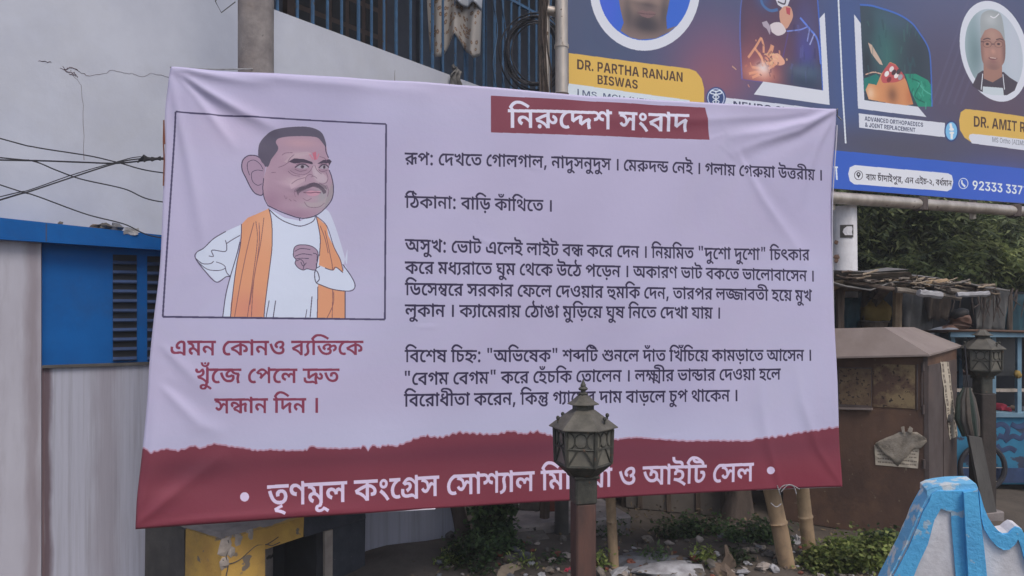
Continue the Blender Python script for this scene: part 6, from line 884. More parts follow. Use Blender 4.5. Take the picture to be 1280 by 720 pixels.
# folded-back hem lines at the edges
for P in ([(x-.2, y+.4) for x, y in bot[-14:]], [(x+.3, y) for x, y in rig[4:-10]], [(205.5,180),(204.5,150),(204,176),(205,200),(204,232)], [(x, y+.5) for x, y in bot[22:30]]):
    h = MB(); h.tube([bp3(x, y, -.004) for x, y in P], .0034, 6); h.build('hem', m_hem if P[0][0] > 300 and P[0][1] > 500 else m_brick if P[0][0] < 300 else m_hem, ban, smooth=True)
for px, py, tx, ty, ty_ in ((213,84,318,86,4.27),(1047,136,1052,150,4.9)):
    r_ = MB(); r_.tube([bp3(px, py, -.002), bp3(px, py, -.05)*.5+at(tx, ty, ty_)*.5, at(tx, ty, ty_)], .004, 5); tag(r_.build('tie_rope', m_pale, smooth=True), 'thin rope tying the banner corner back to a %s' % ('concrete pole' if px < 300 else 'bamboo pole'), 'rope')
# string knots where the banner is tied to the leaning bamboo
r_ = MB()
for P in ([(972,612),(979,606),(990,607),(994,617)],[(975,614),(985,605),(998,611)],[(970,606),(974,618)],[(962,628),(969,633),(975,629)]): r_.tube([bp3(x, y, .012) for x, y in catmull(P, n=4)], .0028, 5)
tag(r_.build('string_knot', m_pale, smooth=True), 'frayed pale string tied at the banner foot over the leaning bamboo', 'string')
# ------------------------------------------------------------------ billboard
bb = thing('hospital_billboard', tuple(GO+Vector((0,0,2.5))), 'dark blue hospital billboard with two doctors, surgery photos and a phone number', 'billboard')
def Gp(s, z, off=0): return GO+GD*s+GN*off+Vector((0,0,z))
m = MB(); q = [(-2.70,2.57),(3.58,2.57),(3.58,5.04),(-2.70,5.04)]
gx = np.linspace(-2.70, 3.58, 60); gzv = np.linspace(5.04, 2.57, 24)
m.sheet([[Gp(x, z, .004*math.sin(x*2.3)*math.sin(z*3.1)+.002*math.sin(x*7)) for x in gx] for z in gzv]); fx = m.build('printed_flex', m_bill, bb, smooth='all')
setuv(fx, [((x-G.s0)/(G.s1-G.s0), (z-G.z0)/(G.z1-G.z0)) for z in gzv for x in gx])
m = MB(); m.obox(Gp(-2.70, 2.57, -.012), GD*6.28, GN*-.012, (0,0,2.47)); m.build('backing_sheet', m_conc, bb)
for z in (2.495, 3.7, 5.06):
    m = MB(); m.tube([Gp(-2.78, z, -.02 if z != 3.7 else -.06), Gp(3.66, z, -.02 if z != 3.7 else -.06)], .052 if z < 3 else .035, 14); m.build('frame_pipe', m_steel, bb, smooth=True)
for s in (-2.75, .0, 1.8, 3.62):
    m = MB(); m.tube([Gp(s, 2.4, -.09), Gp(s, 5.06, -.09)], .03, 10); m.build('upright', m_steel, bb, smooth=True)
for s in (-.9, 1.0, 2.3):
    m = MB(); m.lathe(Gp(s, 2.495, -.02), [(.052,-.06),(.062,-.055),(.062,.055),(.052,.06)], 12); m.build('clamp', m_rust2, bb)
c0 = at(1056, 340, 6.75)
m = MB(); m.tube([(c0.x+.02*(2.5-z)*.6-.01, 6.75, z) for z in (0,.8,1.6,2.45)], .108, 18); wc = tag(m.build('round_column', m_white, smooth=True), 'round whitewashed column with a small torn sticker under the billboard', 'column')
def onc(px, py):   # point on the round column front
    p = at(px, py, 6.645); return p
st = MB(); st.sheet([[Vector((at(px,py,6.65).x, 6.75-math.sqrt(max(.0001, .114**2-(at(px,py,6.65).x-c0.x+.0)**2)), at(px,py,6.65).z)) for px in (1051,1054,1057,1060,1063,1066)] for py in (281,286,291,297)])
st.build('sticker', m_gblk, wc)
st = MB(); st.sheet([[Vector((at(px,py,6.645).x, 6.748-math.sqrt(max(.0001, .117**2-(at(px,py,6.65).x-c0.x)**2)), at(px,py,6.645).z)) for px in (x0,(x0*.6+x1*.4),x1)] for py,x0,x1 in ((283,1058,1064),(286,1054.5,1065),(290,1053.5,1064),(294,1056,1065))])
st.build('sticker_print', m_white, wc)
for py, w_ in ((321,2.2),(326,1.5),(303,1.2)):
    b = MB(); b.blob(at(1044+w_, py, 6.635), .014*w_, .008, .02, None, .3); b.build('rust_stain', m_rust, wc)
# ------------------------------------------------------------------ rusty feeder pillar
def rayp(px, py, P0, N):
    d = Vector(((px-CX)/FPX, 1, (HY-py)/FPX)); C0 = Vector((0,0,EYE)); return C0+d*((P0-C0).dot(N)/d.dot(N))
KC = Vector(((1158-640)/950*5.0, 5.0, 0)); Ka = Vector((-math.sin(math.radians(55)), math.cos(math.radians(55)), 0)); Kb = Vector((math.sin(math.radians(42)), math.cos(math.radians(42)), 0))
Kfn = Vector((-Ka.y, Ka.x, 0)); Kfn = Kfn if Kfn.y < 0 else -Kfn
Ksn = Vector((Kb.y, -Kb.x, 0))
def kf(px, py, o=0): return rayp(px, py, KC+Kfn*o, Kfn)
def ks(px, py, o=0): return rayp(px, py, KC+Ksn*o, Ksn)
fp = thing('feeder_pillar', tuple(KC+Ka*.45+Kb*.4), 'rusty brown steel feeder cabinet with a grey sheet roof beside the banner', 'cabinet')
kz = 1.262
m = MB(); P_ = [KC, KC+Ka*.92, KC+Ka*.92+Kb*.85, KC+Kb*.85]; m.prism([p+Vector((0,0,.02)) for p in P_], (0,0,kz-.02)); m.build('body', m_rust, fp)
# roof: truncated hip, back-projected eave corners
e1 = at(1162,443,4.93); e0 = at(960,448,5.42); e2_ = at(1202.5,432,5.72); e3 = e0+(e2_-e1)
r1 = at(1105,409,5.15); r0 = at(985,412,5.45); r2 = at(1143,409,5.75); r3 = r0+(r2-r1)
m = MB(); vs = [e0,e1,e2_,e3,r0,r1,r2,r3]; vs += [v-Vector((0,0,.012)) for v in vs[:4]]
m.add(vs, [(0,1,5,4),(1,2,6,5),(2,3,7,6),(3,0,4,7),(4,5,6,7),(8,9,1,0),(9,10,2,1),(10,11,3,2),(11,8,0,3),(11,10,9,8)])
m.build('roof', m_roof, fp)
m = MB(); m.prism([kf(1154,446,.004), kf(1159.5,446,.004), kf(1163,690,.004), kf(1157,690,.004)], Kfn*-.004); m.build('corner_strip', m_rust2, fp)
m = MB(); m.obox(kf(1048,508,.0), kf(1090,510,.0)-kf(1048,508,.0), Kfn*.012, (0,0,.275)); m.build('hatch', m_rust2, fp)
m = MB(); m.obox(kf(1047,511,.0), kf(1091,512,.0)-kf(1047,511,.0), Kfn*.03, (0,0,.012)); m.build('hatch_lip', m_roof, fp)
m = MB(); m.obox(kf(1092,508,.0), kf(1144,511,.0)-kf(1092,508,.0), Kfn*.006, (0,0,.29)); m.build('painted_plate', m_fade, fp)
m = MB(); m.obox(kf(1049,505,.012), kf(1089,507,.012)-kf(1049,505,.012), Kfn*.002, (0,0,.25)); m.build('faded_plate', m_fade2, fp)
for x in (1146, 1152):
    m = MB(); m.obox(kf(x,512,.0), Ka*-.008, Kfn*.010, (0,0,.30)); m.build('door_flange', m_rust2, fp)
for (x, y) in ((1158,458),(1158,512),(1159,580),(1160,640)):
    m = MB(); m.tube([kf(x-4,y,.008)+Vector((0,0,-.03)), kf(x-4,y,.008)+Vector((0,0,.03))], .009, 8); m.build('hinge', m_rust2, fp)
# side doors
for a, b in ((.02,.40),(.43,.82)):
    m = MB(); m.obox(KC+Kb*a+Vector((0,0,.1)), Kb*(b-a), Ksn*.008, (0,0,kz-.18)); d_ = m.build('side_door', m_rust2, fp)
# crumpled sign: pasted notice + cloth hung over it
IMp = Canvas(lambda x, y: (x, 1-y), 0, 1, 0, 1, 300, [1,1,1]); IMp.a[:] = IMp.c((176,166,150))
for r_i, yy in enumerate((.12,.27,.44,.62,.80)):
    x = .06
    while x < .93:
        wd_ = _rn.uniform(.04,.12); h_ = .05 if r_i < 3 else .07
        IMp.fill([(x,yy),(x+wd_*.8,yy+_rn.uniform(-.01,.01)),(x+wd_*.8,yy+h_),(x,yy+h_)], (92,82,76), .85); IMp.fill([(x+wd_*.25,yy+.015),(x+wd_*.5,yy+.015),(x+wd_*.5,yy+h_-.012),(x+wd_*.25,yy+h_-.012)], (160,150,136), .8); x += wd_
m_notice = PRINT('printed_notice', IMp.image('notice_print'), .8)
m = MB(); c4 = [kf(1093,556,.003), kf(1149,561,.003), kf(1147.5,585.5,.003), kf(1094.5,581,.003)]
g = [[(c4[0]*(1-i/6)+c4[1]*i/6)*(1-j/4)+(c4[3]*(1-i/6)+c4[2]*i/6)*j/4+Kfn*(.004*abs(math.sin(i*1.3+j))) for i in range(7)] for j in range(5)]
m.sheet(g); nt_ = m.build('notice', m_notice, fp); setuv(nt_, [(i/6, 1-j/4) for j in range(5) for i in range(7)])
m = MB(); n = 10; g = []
tp = [(1094,554),(1101,550),(1108,547),(1116,544),(1124,540),(1131,540),(1138,540),(1146,540),(1152,544),(1158,549)]
bt = [(1094,557),(1101,563),(1108,570),(1115,576),(1122,583),(1128,576),(1135,569),(1142,562),(1151,560),(1158,552)]
for j in range(7): g.append([kf(tp[i][0]*(1-j/6)+bt[i][0]*j/6, tp[i][1]*(1-j/6)+bt[i][1]*j/6, .016+.008*math.sin(i*1.9+j*.8)+.006*math.sin(i*4.3-j*2.1)) for i in range(10)])
m.sheet(g); o = m.build('hanging_sack_cloth', m_sack, smooth='all'); s_m = o.modifiers.new('s','SOLIDIFY'); s_m.thickness = .004; tag(o, 'dirty folded sackcloth draped over the notice on the rusty cabinet', 'cloth')
for q in ([(1128,541),(1126,534),(1130,533),(1131,541)],[(1134,539),(1137,533),(1141,536),(1140,542)]):
    m = MB(); m.prism([kf(x, y, .03) for x, y in q], Kfn*-.01); o2 = m.build('tuft', m_sack, o)
# side strip posters
m = MB(); c4 = [ks(1175.5,452,.012), ks(1186,452.5,.012), ks(1197,545,.012), ks(1187.5,549.5,.012)]; k = 12
g = [[(c4[0]*(1-i/3)+c4[1]*i/3)*(1-j/k)+(c4[3]*(1-i/3)+c4[2]*i/3)*j/k+Ksn*(.002*math.sin(j*2.1+i)) for i in range(4)] for j in range(k+1)]
m.sheet(g); st_ = m.build('strip_poster', m_notice, fp); setuv(st_, [(.1+j/k*.85, .28+i/3*.3) for j in range(k+1) for i in range(4)])
m = MB(); m.blob(ks(1187,523,.02), .03, .02, .03, None, .2, seed=4); m.build('padlock', m_gblk, fp)
# ------------------------------------------------------------------ garden lamps
def lamp(X, Y, zt, lb, finial=True, ph0=-100, post_r=.045, mpost=m_post, zb=-.05, grp='garden lamp posts'):
    """zt = height of the top of the small upper roof"""
    root = thing('garden_lamp', (X, Y, 0), lb, 'street lamp', grp); ez = lambda z: Vector((X, Y, zt+z))
    P0 = math.radians(ph0)
    def hexp(r, z, k, o=0): a = P0+math.radians(60)*k+o; return Vector((X+r*math.sin(a), Y-r*math.cos(a), zt+z))
    def frus(prof, name, mat, sm=False, parent=root):
        m = MB(); vs = [hexp(r, z, k) for r, z in prof for k in range(6)]; fs = []
        for i in range(len(prof)-1):
            for k in range(6): a, b = i*6+k, i*6+(k+1)%6; fs.append((a, b, b+6, a+6))
        fs += [tuple(range(6))[::-1], tuple((len(prof)-1)*6+k for k in range(6))]; m.add(vs, fs); return m.build(name, mat, parent)
    if finial:
        m = MB(); m.lathe((X, Y, zt), [(.020,-.004),(.022,.004),(.012,.010),(.010,.016),(.019,.020),(.021,.026),(.015,.032),(.010,.036),(.013,.040),(.009,.047),(.0015,.066)], 14); m.build('finial', m_lamp, root, smooth=True)
    frus([(.068,-.043),(.070,-.040),(.052,-.030),(.026,-.006),(.020,0)], 'upper_roof', m_lampr)
    frus([(.047,-.066),(.047,-.042)], 'vent_neck', m_lamp)
    frus([(.150,-.141),(.150,-.137),(.100,-.100),(.055,-.068),(.048,-.064)], 'roof', m_lampr)
    for k, dr in ((5, .112), (2, .112), (0, .118), (3, .115)):
        m = MB(); p = hexp(dr, -.108, k, .5); m.blob(p+Vector((0,0,.012)), .009, .009, .010, None, .02, seed=2); m.tube([p-Vector((0,0,.01)), p+Vector((0,0,.01))], .004, 6); m.build('roof_knob', m_lamp, root, smooth=True)
    # glazed hexagonal body
    frus([(.118,-.30),(.121,-.143)], 'glass_core', m_pane)
    frus([(.127,-.152),(.129,-.142)], 'top_rim', m_lamp); frus([(.060,-.352),(.070,-.346),(.120,-.304),(.124,-.298),(.122,-.290)], 'base_bowl', m_lamp)
    for k in range(6):
        m = MB(); a, b = hexp(.126,-.147,k), hexp(.121,-.297,k); m.tube([a, b], .0085, 6); m.build('corner_bar', m_lamp, root)
        a0_, a1_ = hexp(.124,-.150,k), hexp(.124,-.150,k+1); d_ = (a1_-a0_); L_ = d_.length; d_.normalize(); nn = Vector((d_.y, -d_.x, 0)); c_ = (a0_+a1_)/2
        if nn.dot(c_-ez(-.15)) < 0: nn = -nn
        def fpnt(u_, z): r = 1-(z+.15)*.02; return Vector((c_.x, c_.y, 0))*1+d_*u_*L_*r+Vector((0,0,zt+z))+nn*(.000+(z+.15)*.02)
        m = MB(); m.tube([fpnt(-.46,-.222), fpnt(.46,-.222)], .0045, 5); fr_ = m.build('lattice', m_lamp, root)
        for sgn in (-1, 1):
            m = MB(); m.tube([fpnt(sgn*(.40-.20*math.cos(t_)), -.185-.033*math.sin(t_)) for t_ in np.linspace(-1.5,1.5,9)], .0035, 5); m.build('scroll', m_lamp, fr_)
            m = MB(); m.tube([fpnt(sgn*(.08+.02), -.222), fpnt(sgn*.42,-.288)], .0042, 5); m.build('diagonal_bar', m_lamp, fr_)
        m = MB(); m.tube([fpnt(.10*0+.22*math.cos(t_), -.185-.030*math.sin(t_)) for t_ in np.linspace(0,6.28,13)], .003, 5, cap=False); m.build('ring', m_lamp, fr_)
    m = MB(); m.bevbox((X, Y, zt-.405), .098, .098, .13, rotz(math.radians(14)), .008); m.bevbox((X, Y, zt-.352), .114, .114, .014, rotz(math.radians(14)), .004); m.build('collar', m_lamp, root)
    m = MB(); m.bevbox((X, Y, (zt-.465+zb)/2), post_r*2, post_r*2, zt-.465-zb, rotz(math.radians(14)), .007); m.build('post', mpost, root)
    m = MB(); m.bevbox((X, Y, .03), .2, .2, .10, rotz(math.radians(14)), .01); m.build('foot', m_conc, root)
    return root
lamp(.309, 3.3, EYE-(493-378)/950*3.3, 'nearest garden lamp with a six-sided lantern, in front of the banner')
lamp(at(1228,400,5.6).x, 5.6, EYE-(412-378)/950*5.6, 'farther garden lamp beside the rusty cabinet, missing its spike', finial=False, ph0=-128, post_r=.064, mpost=m_dpost)
# ------------------------------------------------------------------ yellow and black block
YD, YN = FD, FN; YO = Vector((-.381*3.75-.0, 3.75, 0)); YQ = -FN     # right face along FD; left face along YQ
ZT = .428
yb = thing('concrete_guard_block', tuple(YO+FD*.45+YQ*.35), 'broken concrete guard block painted yellow and black under the banner', 'concrete block')
def ybox(t0, t1, q0, q1, z0, z1): m = MB(); m.obox(YO+FD*t0+YQ*q0+Vector((0,0,z0)), FD*(t1-t0), YQ*(q1-q0), (0,0,z1-z0)); return m
def jit(m, a=.006):
    m.v = [tuple(c+random.uniform(-a, a) for c in v) for v in m.v]; return m
jit(ybox(0, .245, 0, .33, -.05, ZT)).build('yellow_post', m_yel, yb)
jit(ybox(.245, .50, 0, .33, .315, ZT-.002)).build('yellow_beam', m_yel, yb)
jit(ybox(.50, .95, .002, .33, .315, ZT-.004)).build('black_beam', m_blk, yb)
jit(ybox(.70, .95, 0, .33, -.05, .315)).build('black_post', m_blk, yb)
ybox(.60, .70, .02, .30, -.05, .312).build('inner_post', m_void, yb); jit(ybox(.645, .70, -.001, .018, -.05, .312), .002).build('bare_post_edge', m_cem, yb)  # inner post coloured near-black for the shade inside the opening
jit(ybox(0, .40, .33, .72, -.05, ZT-.004)).build('worn_black_post', m_gblk, yb)
ybox(.245, .70, .30, .33, -.05, .315).build('shade_panel', m_void, yb)  # dark panel added so the opening looks shaded inside
m = MB(); 
g = []
for j in range(9):
    g.append([YO+FD*(.012+.47*i/12)+YQ*(.02+.60*j/8)+Vector((0,0,ZT+.004+random.uniform(0,.007)-(.012 if i in (0,12) or j in (0,8) else 0))) for i in range(13)])
m.sheet(g); m.build('broken_top', m_cem, yb)
for P in ([(1,0),(1.2,0)],): pass
def yf(t, z): return YO+FD*t-YQ*.0015+Vector((0,0,z))
for P in ([(.0,.33),(.04,.30),(.10,.305),(.15,.33),(.20,.35),(.26,.34),(.33,.36)],[(.03,.42),(.035,.38),(.02,.34),(.03,.29),(.015,.22),(.02,.12)],[(.26,.34),(.29,.325),(.34,.33)]):
    m = MB(); m.tube([yf(*p) for p in catmull(P, n=4)], .0028, 4); m.build('crack', m_gblk, yb)
for tq, z, r_ in ((.02,.385,.045),(.05,.36,.03),(.015,.31,.03),(.09,.405,.03),(.16,.415,.025)):
    m = MB(); m.blob(YO+FD*tq+YQ*.004+Vector((0,0,z)), r_, .010, r_*1.1, rotz(math.atan2(FD.y, FD.x)), .3); m.build('chipped_patch', m_cem, yb)
# ------------------------------------------------------------------ blue and white wavy parapet
WC = Vector((.589*2.7, 2.7, 0)); WN = Vector((-.30, -.954, 0)).normalized()
def wp_(px, py, o=0): return rayp(px, py, WC+WN*o, WN)
par = thing('wavy_parapet', tuple(wp_(1200, 940)*1), 'low masonry parapet with scalloped top painted white and sky blue', 'parapet')
def wprism(pts, o0, o1, name, mat, curve=False):
    m = MB(); P = [wp_(x, y, o1) for x, y in pts]; m.prism(P, WN*(o0-o1)); m.v = [tuple(c+random.uniform(-.0012,.0012) for c in v) for v in m.v]; return m.build(name, mat, par)
lft = [(1165,618),(1158,630),(1151,643),(1146,657),(1141,667),(1135,682),(1128,695),(1121,709),(1113,724),(1100,750),(1084,785),(1066,830),(1050,880),(1038,945)]
rgt = [(1223,612),(1226,622),(1229,634),(1234,646),(1240,656),(1247,664),(1254,668),(1261,667),(1266,662),(1271,659),(1277,661),(1281,668),(1286,682),(1292,700),(1300,715),(1312,728),(1330,735),(1350,732),(1364,720),(1372,716),(1382,722),(1392,745),(1400,780),(1402,950)]
wprism(lft[::-1]+[(1166,616),(1176,611.5),(1190,612.5),(1206,611),(1216,609),(1223,612)]+rgt, -.10, 0, 'wall', m_white)
wprism([(1165,618),(1172,614),(1190,613.5),(1222,612.5),(1223.5,622),(1188,640),(1176,636),(1168,650),(1160,680),(1147,708),(1141,724),(1120,775),(1088,880),(1060,945),(1040,945),(1052,880),(1068,830),(1086,785),(1102,750),(1115,724),(1124,708),(1131,694),(1138,680),(1143,668),(1149,654),(1154,640),(1161,628)], 0, .012, 'blue_left_border', m_sky)
wprism([(1187.5,618),(1205,617),(1206,660),(1210,724),(1216,945),(1200,945),(1195,724),(1190,660)], .001, .010, 'blue_front_band', m_sky)
wprism([(1205,616),(1223,613),(1226,650),(1231,690),(1234,724),(1244,945),(1217,945),(1211,724),(1206.5,660)], .001, .032, 'blue_rough_rib', m_sky)
wprism([(1223.5,613),(1227,622),(1230,634),(1235,646),(1241,656),(1248,664),(1254.5,668),(1261,667),(1266,662),(1271,659),(1277,661),(1281,668),(1286,682),(1292,700),(1288,716),(1281,700),(1277,685),(1273,674),(1269,680),(1262,687),(1254,688),(1246,683),(1238,674),(1231,662),(1227,648)], 0, .014, 'blue_wave_border', m_sky)
wprism([(1159,613),(1166,609.5),(1176,607),(1190,605.5),(1204,604.5),(1220,604.5),(1223,611),(1206,613),(1188,614),(1174,615),(1167,619),(1162,627),(1159,620)], -.12, .004, 'blue_cap', m_chip)
edge = MB()
for (x0, y0), (x1, y1) in zip(lft[:12], lft[1:]):
    a, b = wp_(x0, y0), wp_(x1, y1); edge.prism([a+Vector((-.001,0,0)), b+Vector((-.001,0,0)), b-WN*.095+Vector((-.012,0,0)), a-WN*.095+Vector((-.012,0,0))], Vector((-.008,0,.002)))
edge.build('worn_edge', m_chip, par)
# ------------------------------------------------------------------ bamboo poles and trunks
def bamboo(pts, r, lb, up=None):
    P = catmull(pts, n=8); L_ = np.cumsum([0]+[(Vector(b)-Vector(a)).length for a, b in zip(P, P[1:])]); rs_ = []; Q = []; rr_ = []
    node = .27; 
    for p, l in zip(P, L_):
        Q.append(p)
    tot = L_[-1]; S_ = sorted(list(np.arange(0, tot, .05))+[x+d for x in np.arange(.13, tot, node) for d in (-.012, 0, .012) if x+d < tot])
    co = [Vector([np.interp(s, L_, [q[k] for q in Q]) for k in range(3)]) for s in S_]
    for s in S_:
        d = abs((s-.13+node/2) % node-node/2); rr_.append(r*(1.13 if d < .003 else .98 if d < .02 else 1+.0*d)*(1-.12*s/tot))
    m = MB(); m.tube(co, rr_, 14); o = m.build('bamboo_pole', m_bamboo, smooth='all'); return tag(o, lb, 'pole', 'bamboo poles holding the banner')
def b2(px0, py0, px1, py1, Y, ztop=2.3):
    a = at(px0, py0, Y); b = at(px1, py1, Y); d = (a-b)/(a.z-b.z); return [tuple(b+d*(-.1-b.z)), tuple(b+d*(.3-b.z)), tuple(b+d*(1.0-b.z)), tuple(b+d*(ztop-b.z))]
bamboo(b2(763,622,767,700,4.5), .030, 'thin straight bamboo pole just right of the nearest lamp')
q = b2(962,612,985,722,4.50, 2.0); q[1] = tuple(Vector(q[1])+Vector((.012,0,0))); bamboo(q, .049, 'thick bent bamboo pole with string, leftmost of the right-hand pair')
bamboo(b2(1003,612,1013,700,4.62, 2.2), .042, 'straight bamboo pole against the rusty cabinet, right one of the pair')
def trunk(nm, a, b, Y, r0, r1, lb, cat='tree trunk', mat=None, ztop=1.6):
    p = at(*a, Y); q_ = at(*b, Y); d = (p-q_)/(p.z-q_.z); n = 16; zs = np.linspace(-.08, ztop, n); m = MB()
    m.tube([q_+d*(z-q_.z)+Vector((.012*math.sin(z*7),.01*math.cos(z*9),0)) for z in zs], [r0*(1+.5*max(0,.2-z)/.2)+(r1-r0)*i/n+random.uniform(-.003,.003) for i, z in enumerate(zs)], 10); return tag(m.build(nm, mat or m_trunk, smooth=True), lb, cat)
trunk('dead_trunk', (571,640), (590,715), 4.97, .045, .035, 'thin dark dead trunk at the right end of the white wall')
trunk('tree_stump', (922,612), (923,675), 5.6, .085, .07, 'dark tree trunk in the shade behind the leaning bamboo', ztop=2.0)
# ------------------------------------------------------------------ under the banner: slab, bricks, counter
m = MB(); m.bevbox((.30, 5.42, .035), .95, .55, .15, rotz(.30), .015, .006); tag(m.build('concrete_slab', m_conc), 'broken concrete slab lying in the shade behind the lamp post', 'slab')
m = MB(); m.bevbox((.02, 5.02, .03), .42, .26, .09, rotz(.2), .012, .006); tag(m.build('concrete_slab', m_stone), 'smaller low slab half buried in the rubble left of the lamp post', 'slab')
m = MB(); m.bevbox((.295, 5.45, .16), .165, .10, .10, rotz(.12), .008, .003); tag(m.build('red_brick', m_brick), 'red brick block standing on the slab left of the lamp post', 'brick')
m = MB(); m.bevbox((.13, 5.47, .165), .15, .10, .11, rotz(-.1), .01, .004); tag(m.build('stone_block', m_stone), 'brown stone block beside the red brick', 'block')
m = MB(); m.bevbox((-.03, 5.5, .16), .13, .10, .10, rotz(.3), .01, .004); tag(m.build('stone_block', m_stone), 'dark stone block, leftmost in the row of blocks', 'block')
ct = thing('market_counter', tuple(at(840,655,5.9)), 'beige boarded market counter standing in the shade behind the banner', 'counter')
P = [at(781,624,5.95), at(903,617,5.75), at(904,646,5.75), at(783,634,5.95)]
P[0] += Vector((0,0,.5)); P[1] += Vector((0,0,.42))
m = MB(); m.prism(P, (0,.02,0)); m.build('front_board', m_greyboard, ct)
for u_ in (.12,.42,.72,.97):
    a = P[0]*(1-u_)+P[1]*u_; b = P[3]*(1-u_)+P[2]*u_; m = MB(); m.obox(a+Vector((0,-.02,0)), (.035,0,0), (0,.02,0), b-a); m.build('batten', m_wood, ct)
m = MB(); m.obox(P[0]+Vector((-.05,-.04,0)), P[1]-P[0]+Vector((.1,0,0)), (0,.9,0), (0,0,.03)); m.build('counter_top', m_wood, ct)
for a in (P[3], P[2]):
    for dy in (.04,.8):
        m = MB(); m.obox((a.x-.03, a.y+dy, -.05), (.05,0,0), (0,.05,0), (0,0,a.z+.25)); m.build('leg', m_wood, ct)
# ------------------------------------------------------------------ shed
shed = thing('roadside_shed', (2.2, 7.1, 0), 'ramshackle dark roadside shed roofed with tarpaulin, thatch and bamboo', 'shed')
g = []
for j in range(9):
    g.append([Vector((-.1+4.0*i/22, 5.95+2.6*j/8, 1.755+.02*math.sin(j/8*3.1)+.02*math.sin(i*1.1+j*.7)-.03*(i/22)-(.03*math.sin(i*2.1) if j == 0 else 0))) for i in range(23)])
m = MB(); m.sheet(g); o = m.build('roof_tarpaulin', m_gtarp, shed, smooth='all'); s_m = o.modifiers.new('s','SOLIDIFY'); s_m.thickness = .012  # roof carried on unseen behind the banner to shade the ground there
m = MB(); m.box(-.1, 6.4, 8.5, 8.56, -.05, 1.72); m.build('back_wall', m_void, shed)  # dark wall standing in for the shade under the roof
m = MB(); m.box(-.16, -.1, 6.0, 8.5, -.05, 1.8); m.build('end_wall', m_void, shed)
m = MB(); m.obox(at(1035,361,6.2)-Vector((1.5,0,.02)), (1.5+at(1113,361,6.2).x-at(1035,361,6.2).x,0,0), (0,.06,0), (0,0,.075)); m.build('eave_beam', m_wood, shed)
def stick(a, b, Ya, Yb, r, mat, nm, par_=shed, bow=.0):
    p, q_ = at(*a, Ya), at(*b, Yb); m = MB(); m.tube([p*(1-t_)+q_*t_+Vector((0,0,bow*math.sin(t_*3.14)+random.uniform(-.004,.004))) for t_ in np.linspace(0,1,8)], [r*random.uniform(.85,1.1) for _ in range(8)], 7); return m.build(nm, mat, par_, smooth=True)
stick((1156,355),(1184,352),6.0,6.0,.026,m_bamboo,'bamboo_piece')
stick((1120,362),(1200,372),5.95,6.0,.022,m_dry,'roof_pole'); stick((1148,366),(1176,369),5.9,5.95,.03,m_pale,'roof_pole'); stick((1186,362),(1238,370),5.95,6.1,.02,m_dry,'roof_pole'); stick((1196,369),(1236,367),5.9,5.9,.022,m_pale,'roof_pole')
stick((1170,359),(1243,357),6.1,6.2,.016,m_wood,'roof_pole'); stick((1060,352),(1135,346),6.05,6.0,.02,m_wood,'roof_pole'); stick((1090,358),(1160,352),6.0,6.0,.018,m_dry,'roof_pole'); stick((1040,350),(1118,362),6.1,5.9,.018,m_wood,'roof_pole')
stick((1122,364),(1121,412),6.3,6.3,.036,m_bamboo,'shed_post'); stick((1082,364),(1081,420),6.5,6.5,.03,m_wood,'shed_post'); stick((1050,362),(1049,600),6.2,6.2,.035,m_wood,'shed_post'); stick((1262,368),(1262,600),8.3,8.3,.03,m_wood,'shed_post')
for k, (q_, mt, dz) in enumerate((([(1043,339),(1085,341),(1112,337),(1132,338),(1100,346),(1060,353),(1040,352)],m_gtarp,6.0),([(1066,343),(1100,341),(1136,341),(1150,349),(1120,352),(1085,355)],m_dry,5.95),([(1128,344),(1160,346),(1186,349),(1184,355),(1150,357),(1128,352)],m_gtarp,6.05),([(1182,357),(1206,356),(1240,358),(1238,364),(1210,366),(1190,368)],m_dry,6.1),([(1168,361),(1205,359),(1206,367),(1172,367)],m_gtarp,6.0),([(1050,353),(1062,350),(1064,358),(1056,364),(1048,364)],m_tan,5.9),([(1113,352),(1136,348),(1150,356),(1146,362),(1120,361)],m_dry,5.9),([(1118,357),(1134,360),(1136,386),(1126,374),(1118,372)],m_wood,5.9),([(1195,350),(1225,354),(1250,363),(1236,362),(1205,357)],m_wood,6.1))):
    P = [at(x, y, dz)+Vector((0, (342-y)*-.012, 0)) for x, y in q_]; m = MB(); m.prism(P, Vector((.01,.12,.015))); m.v = [tuple(c+random.uniform(-.008,.008) for c in v) for v in m.v]; m.build('roof_scrap', mt, shed)
for k in range(90):
    x = random.uniform(1045, 1235); y = 344+(x-1043)*.10+random.uniform(-6,6); a = random.uniform(-.35,.35); l = random.uniform(8, 26)
    stick((x,y),(x+l*math.cos(a), y+l*math.sin(a)), 5.9+random.uniform(0,.2), 5.9+random.uniform(0,.2), random.uniform(.004,.010), random.choice([m_dry,m_wood,m_twig,m_tan]), 'dry_stick')
def drape(nm, q_, Y, mat, lb, cat, parent=None):
    (x0,y0),(x1,y1) = q_; n = 12; g = [[at(x0+(x1-x0)*i/n, y0+(y1-y0)*j/8+1.5*math.sin(i*1.3)*(j/8), Y)+Vector((0,.03*math.sin(i*1.6+j*.5),0)) for i in range(n+1)] for j in range(9)]
    m = MB(); m.sheet(g); o = m.build(nm, mat, parent, smooth='all'); o.modifiers.new('s','SOLIDIFY').thickness = .008
    return tag(o, lb, cat)
drape('tarpaulin', [(1042,372),(1077,440)], 6.45, m_tarp, 'teal tarpaulin hanging under the shed roof beside the banner', 'tarpaulin')
m = MB(); c = at(1095,392,6.5); m.blob(c, .125, .10, .13, None, .10, 12, 8, seed=3); tag(m.build('yellow_sack', m_ysack, smooth=True), 'dull yellow sack piled under the shed roof', 'sack')
bk = thing('cane_basket', tuple(at(1093,412,6.35)), 'brown cane basket sitting below the yellow sack', 'basket')
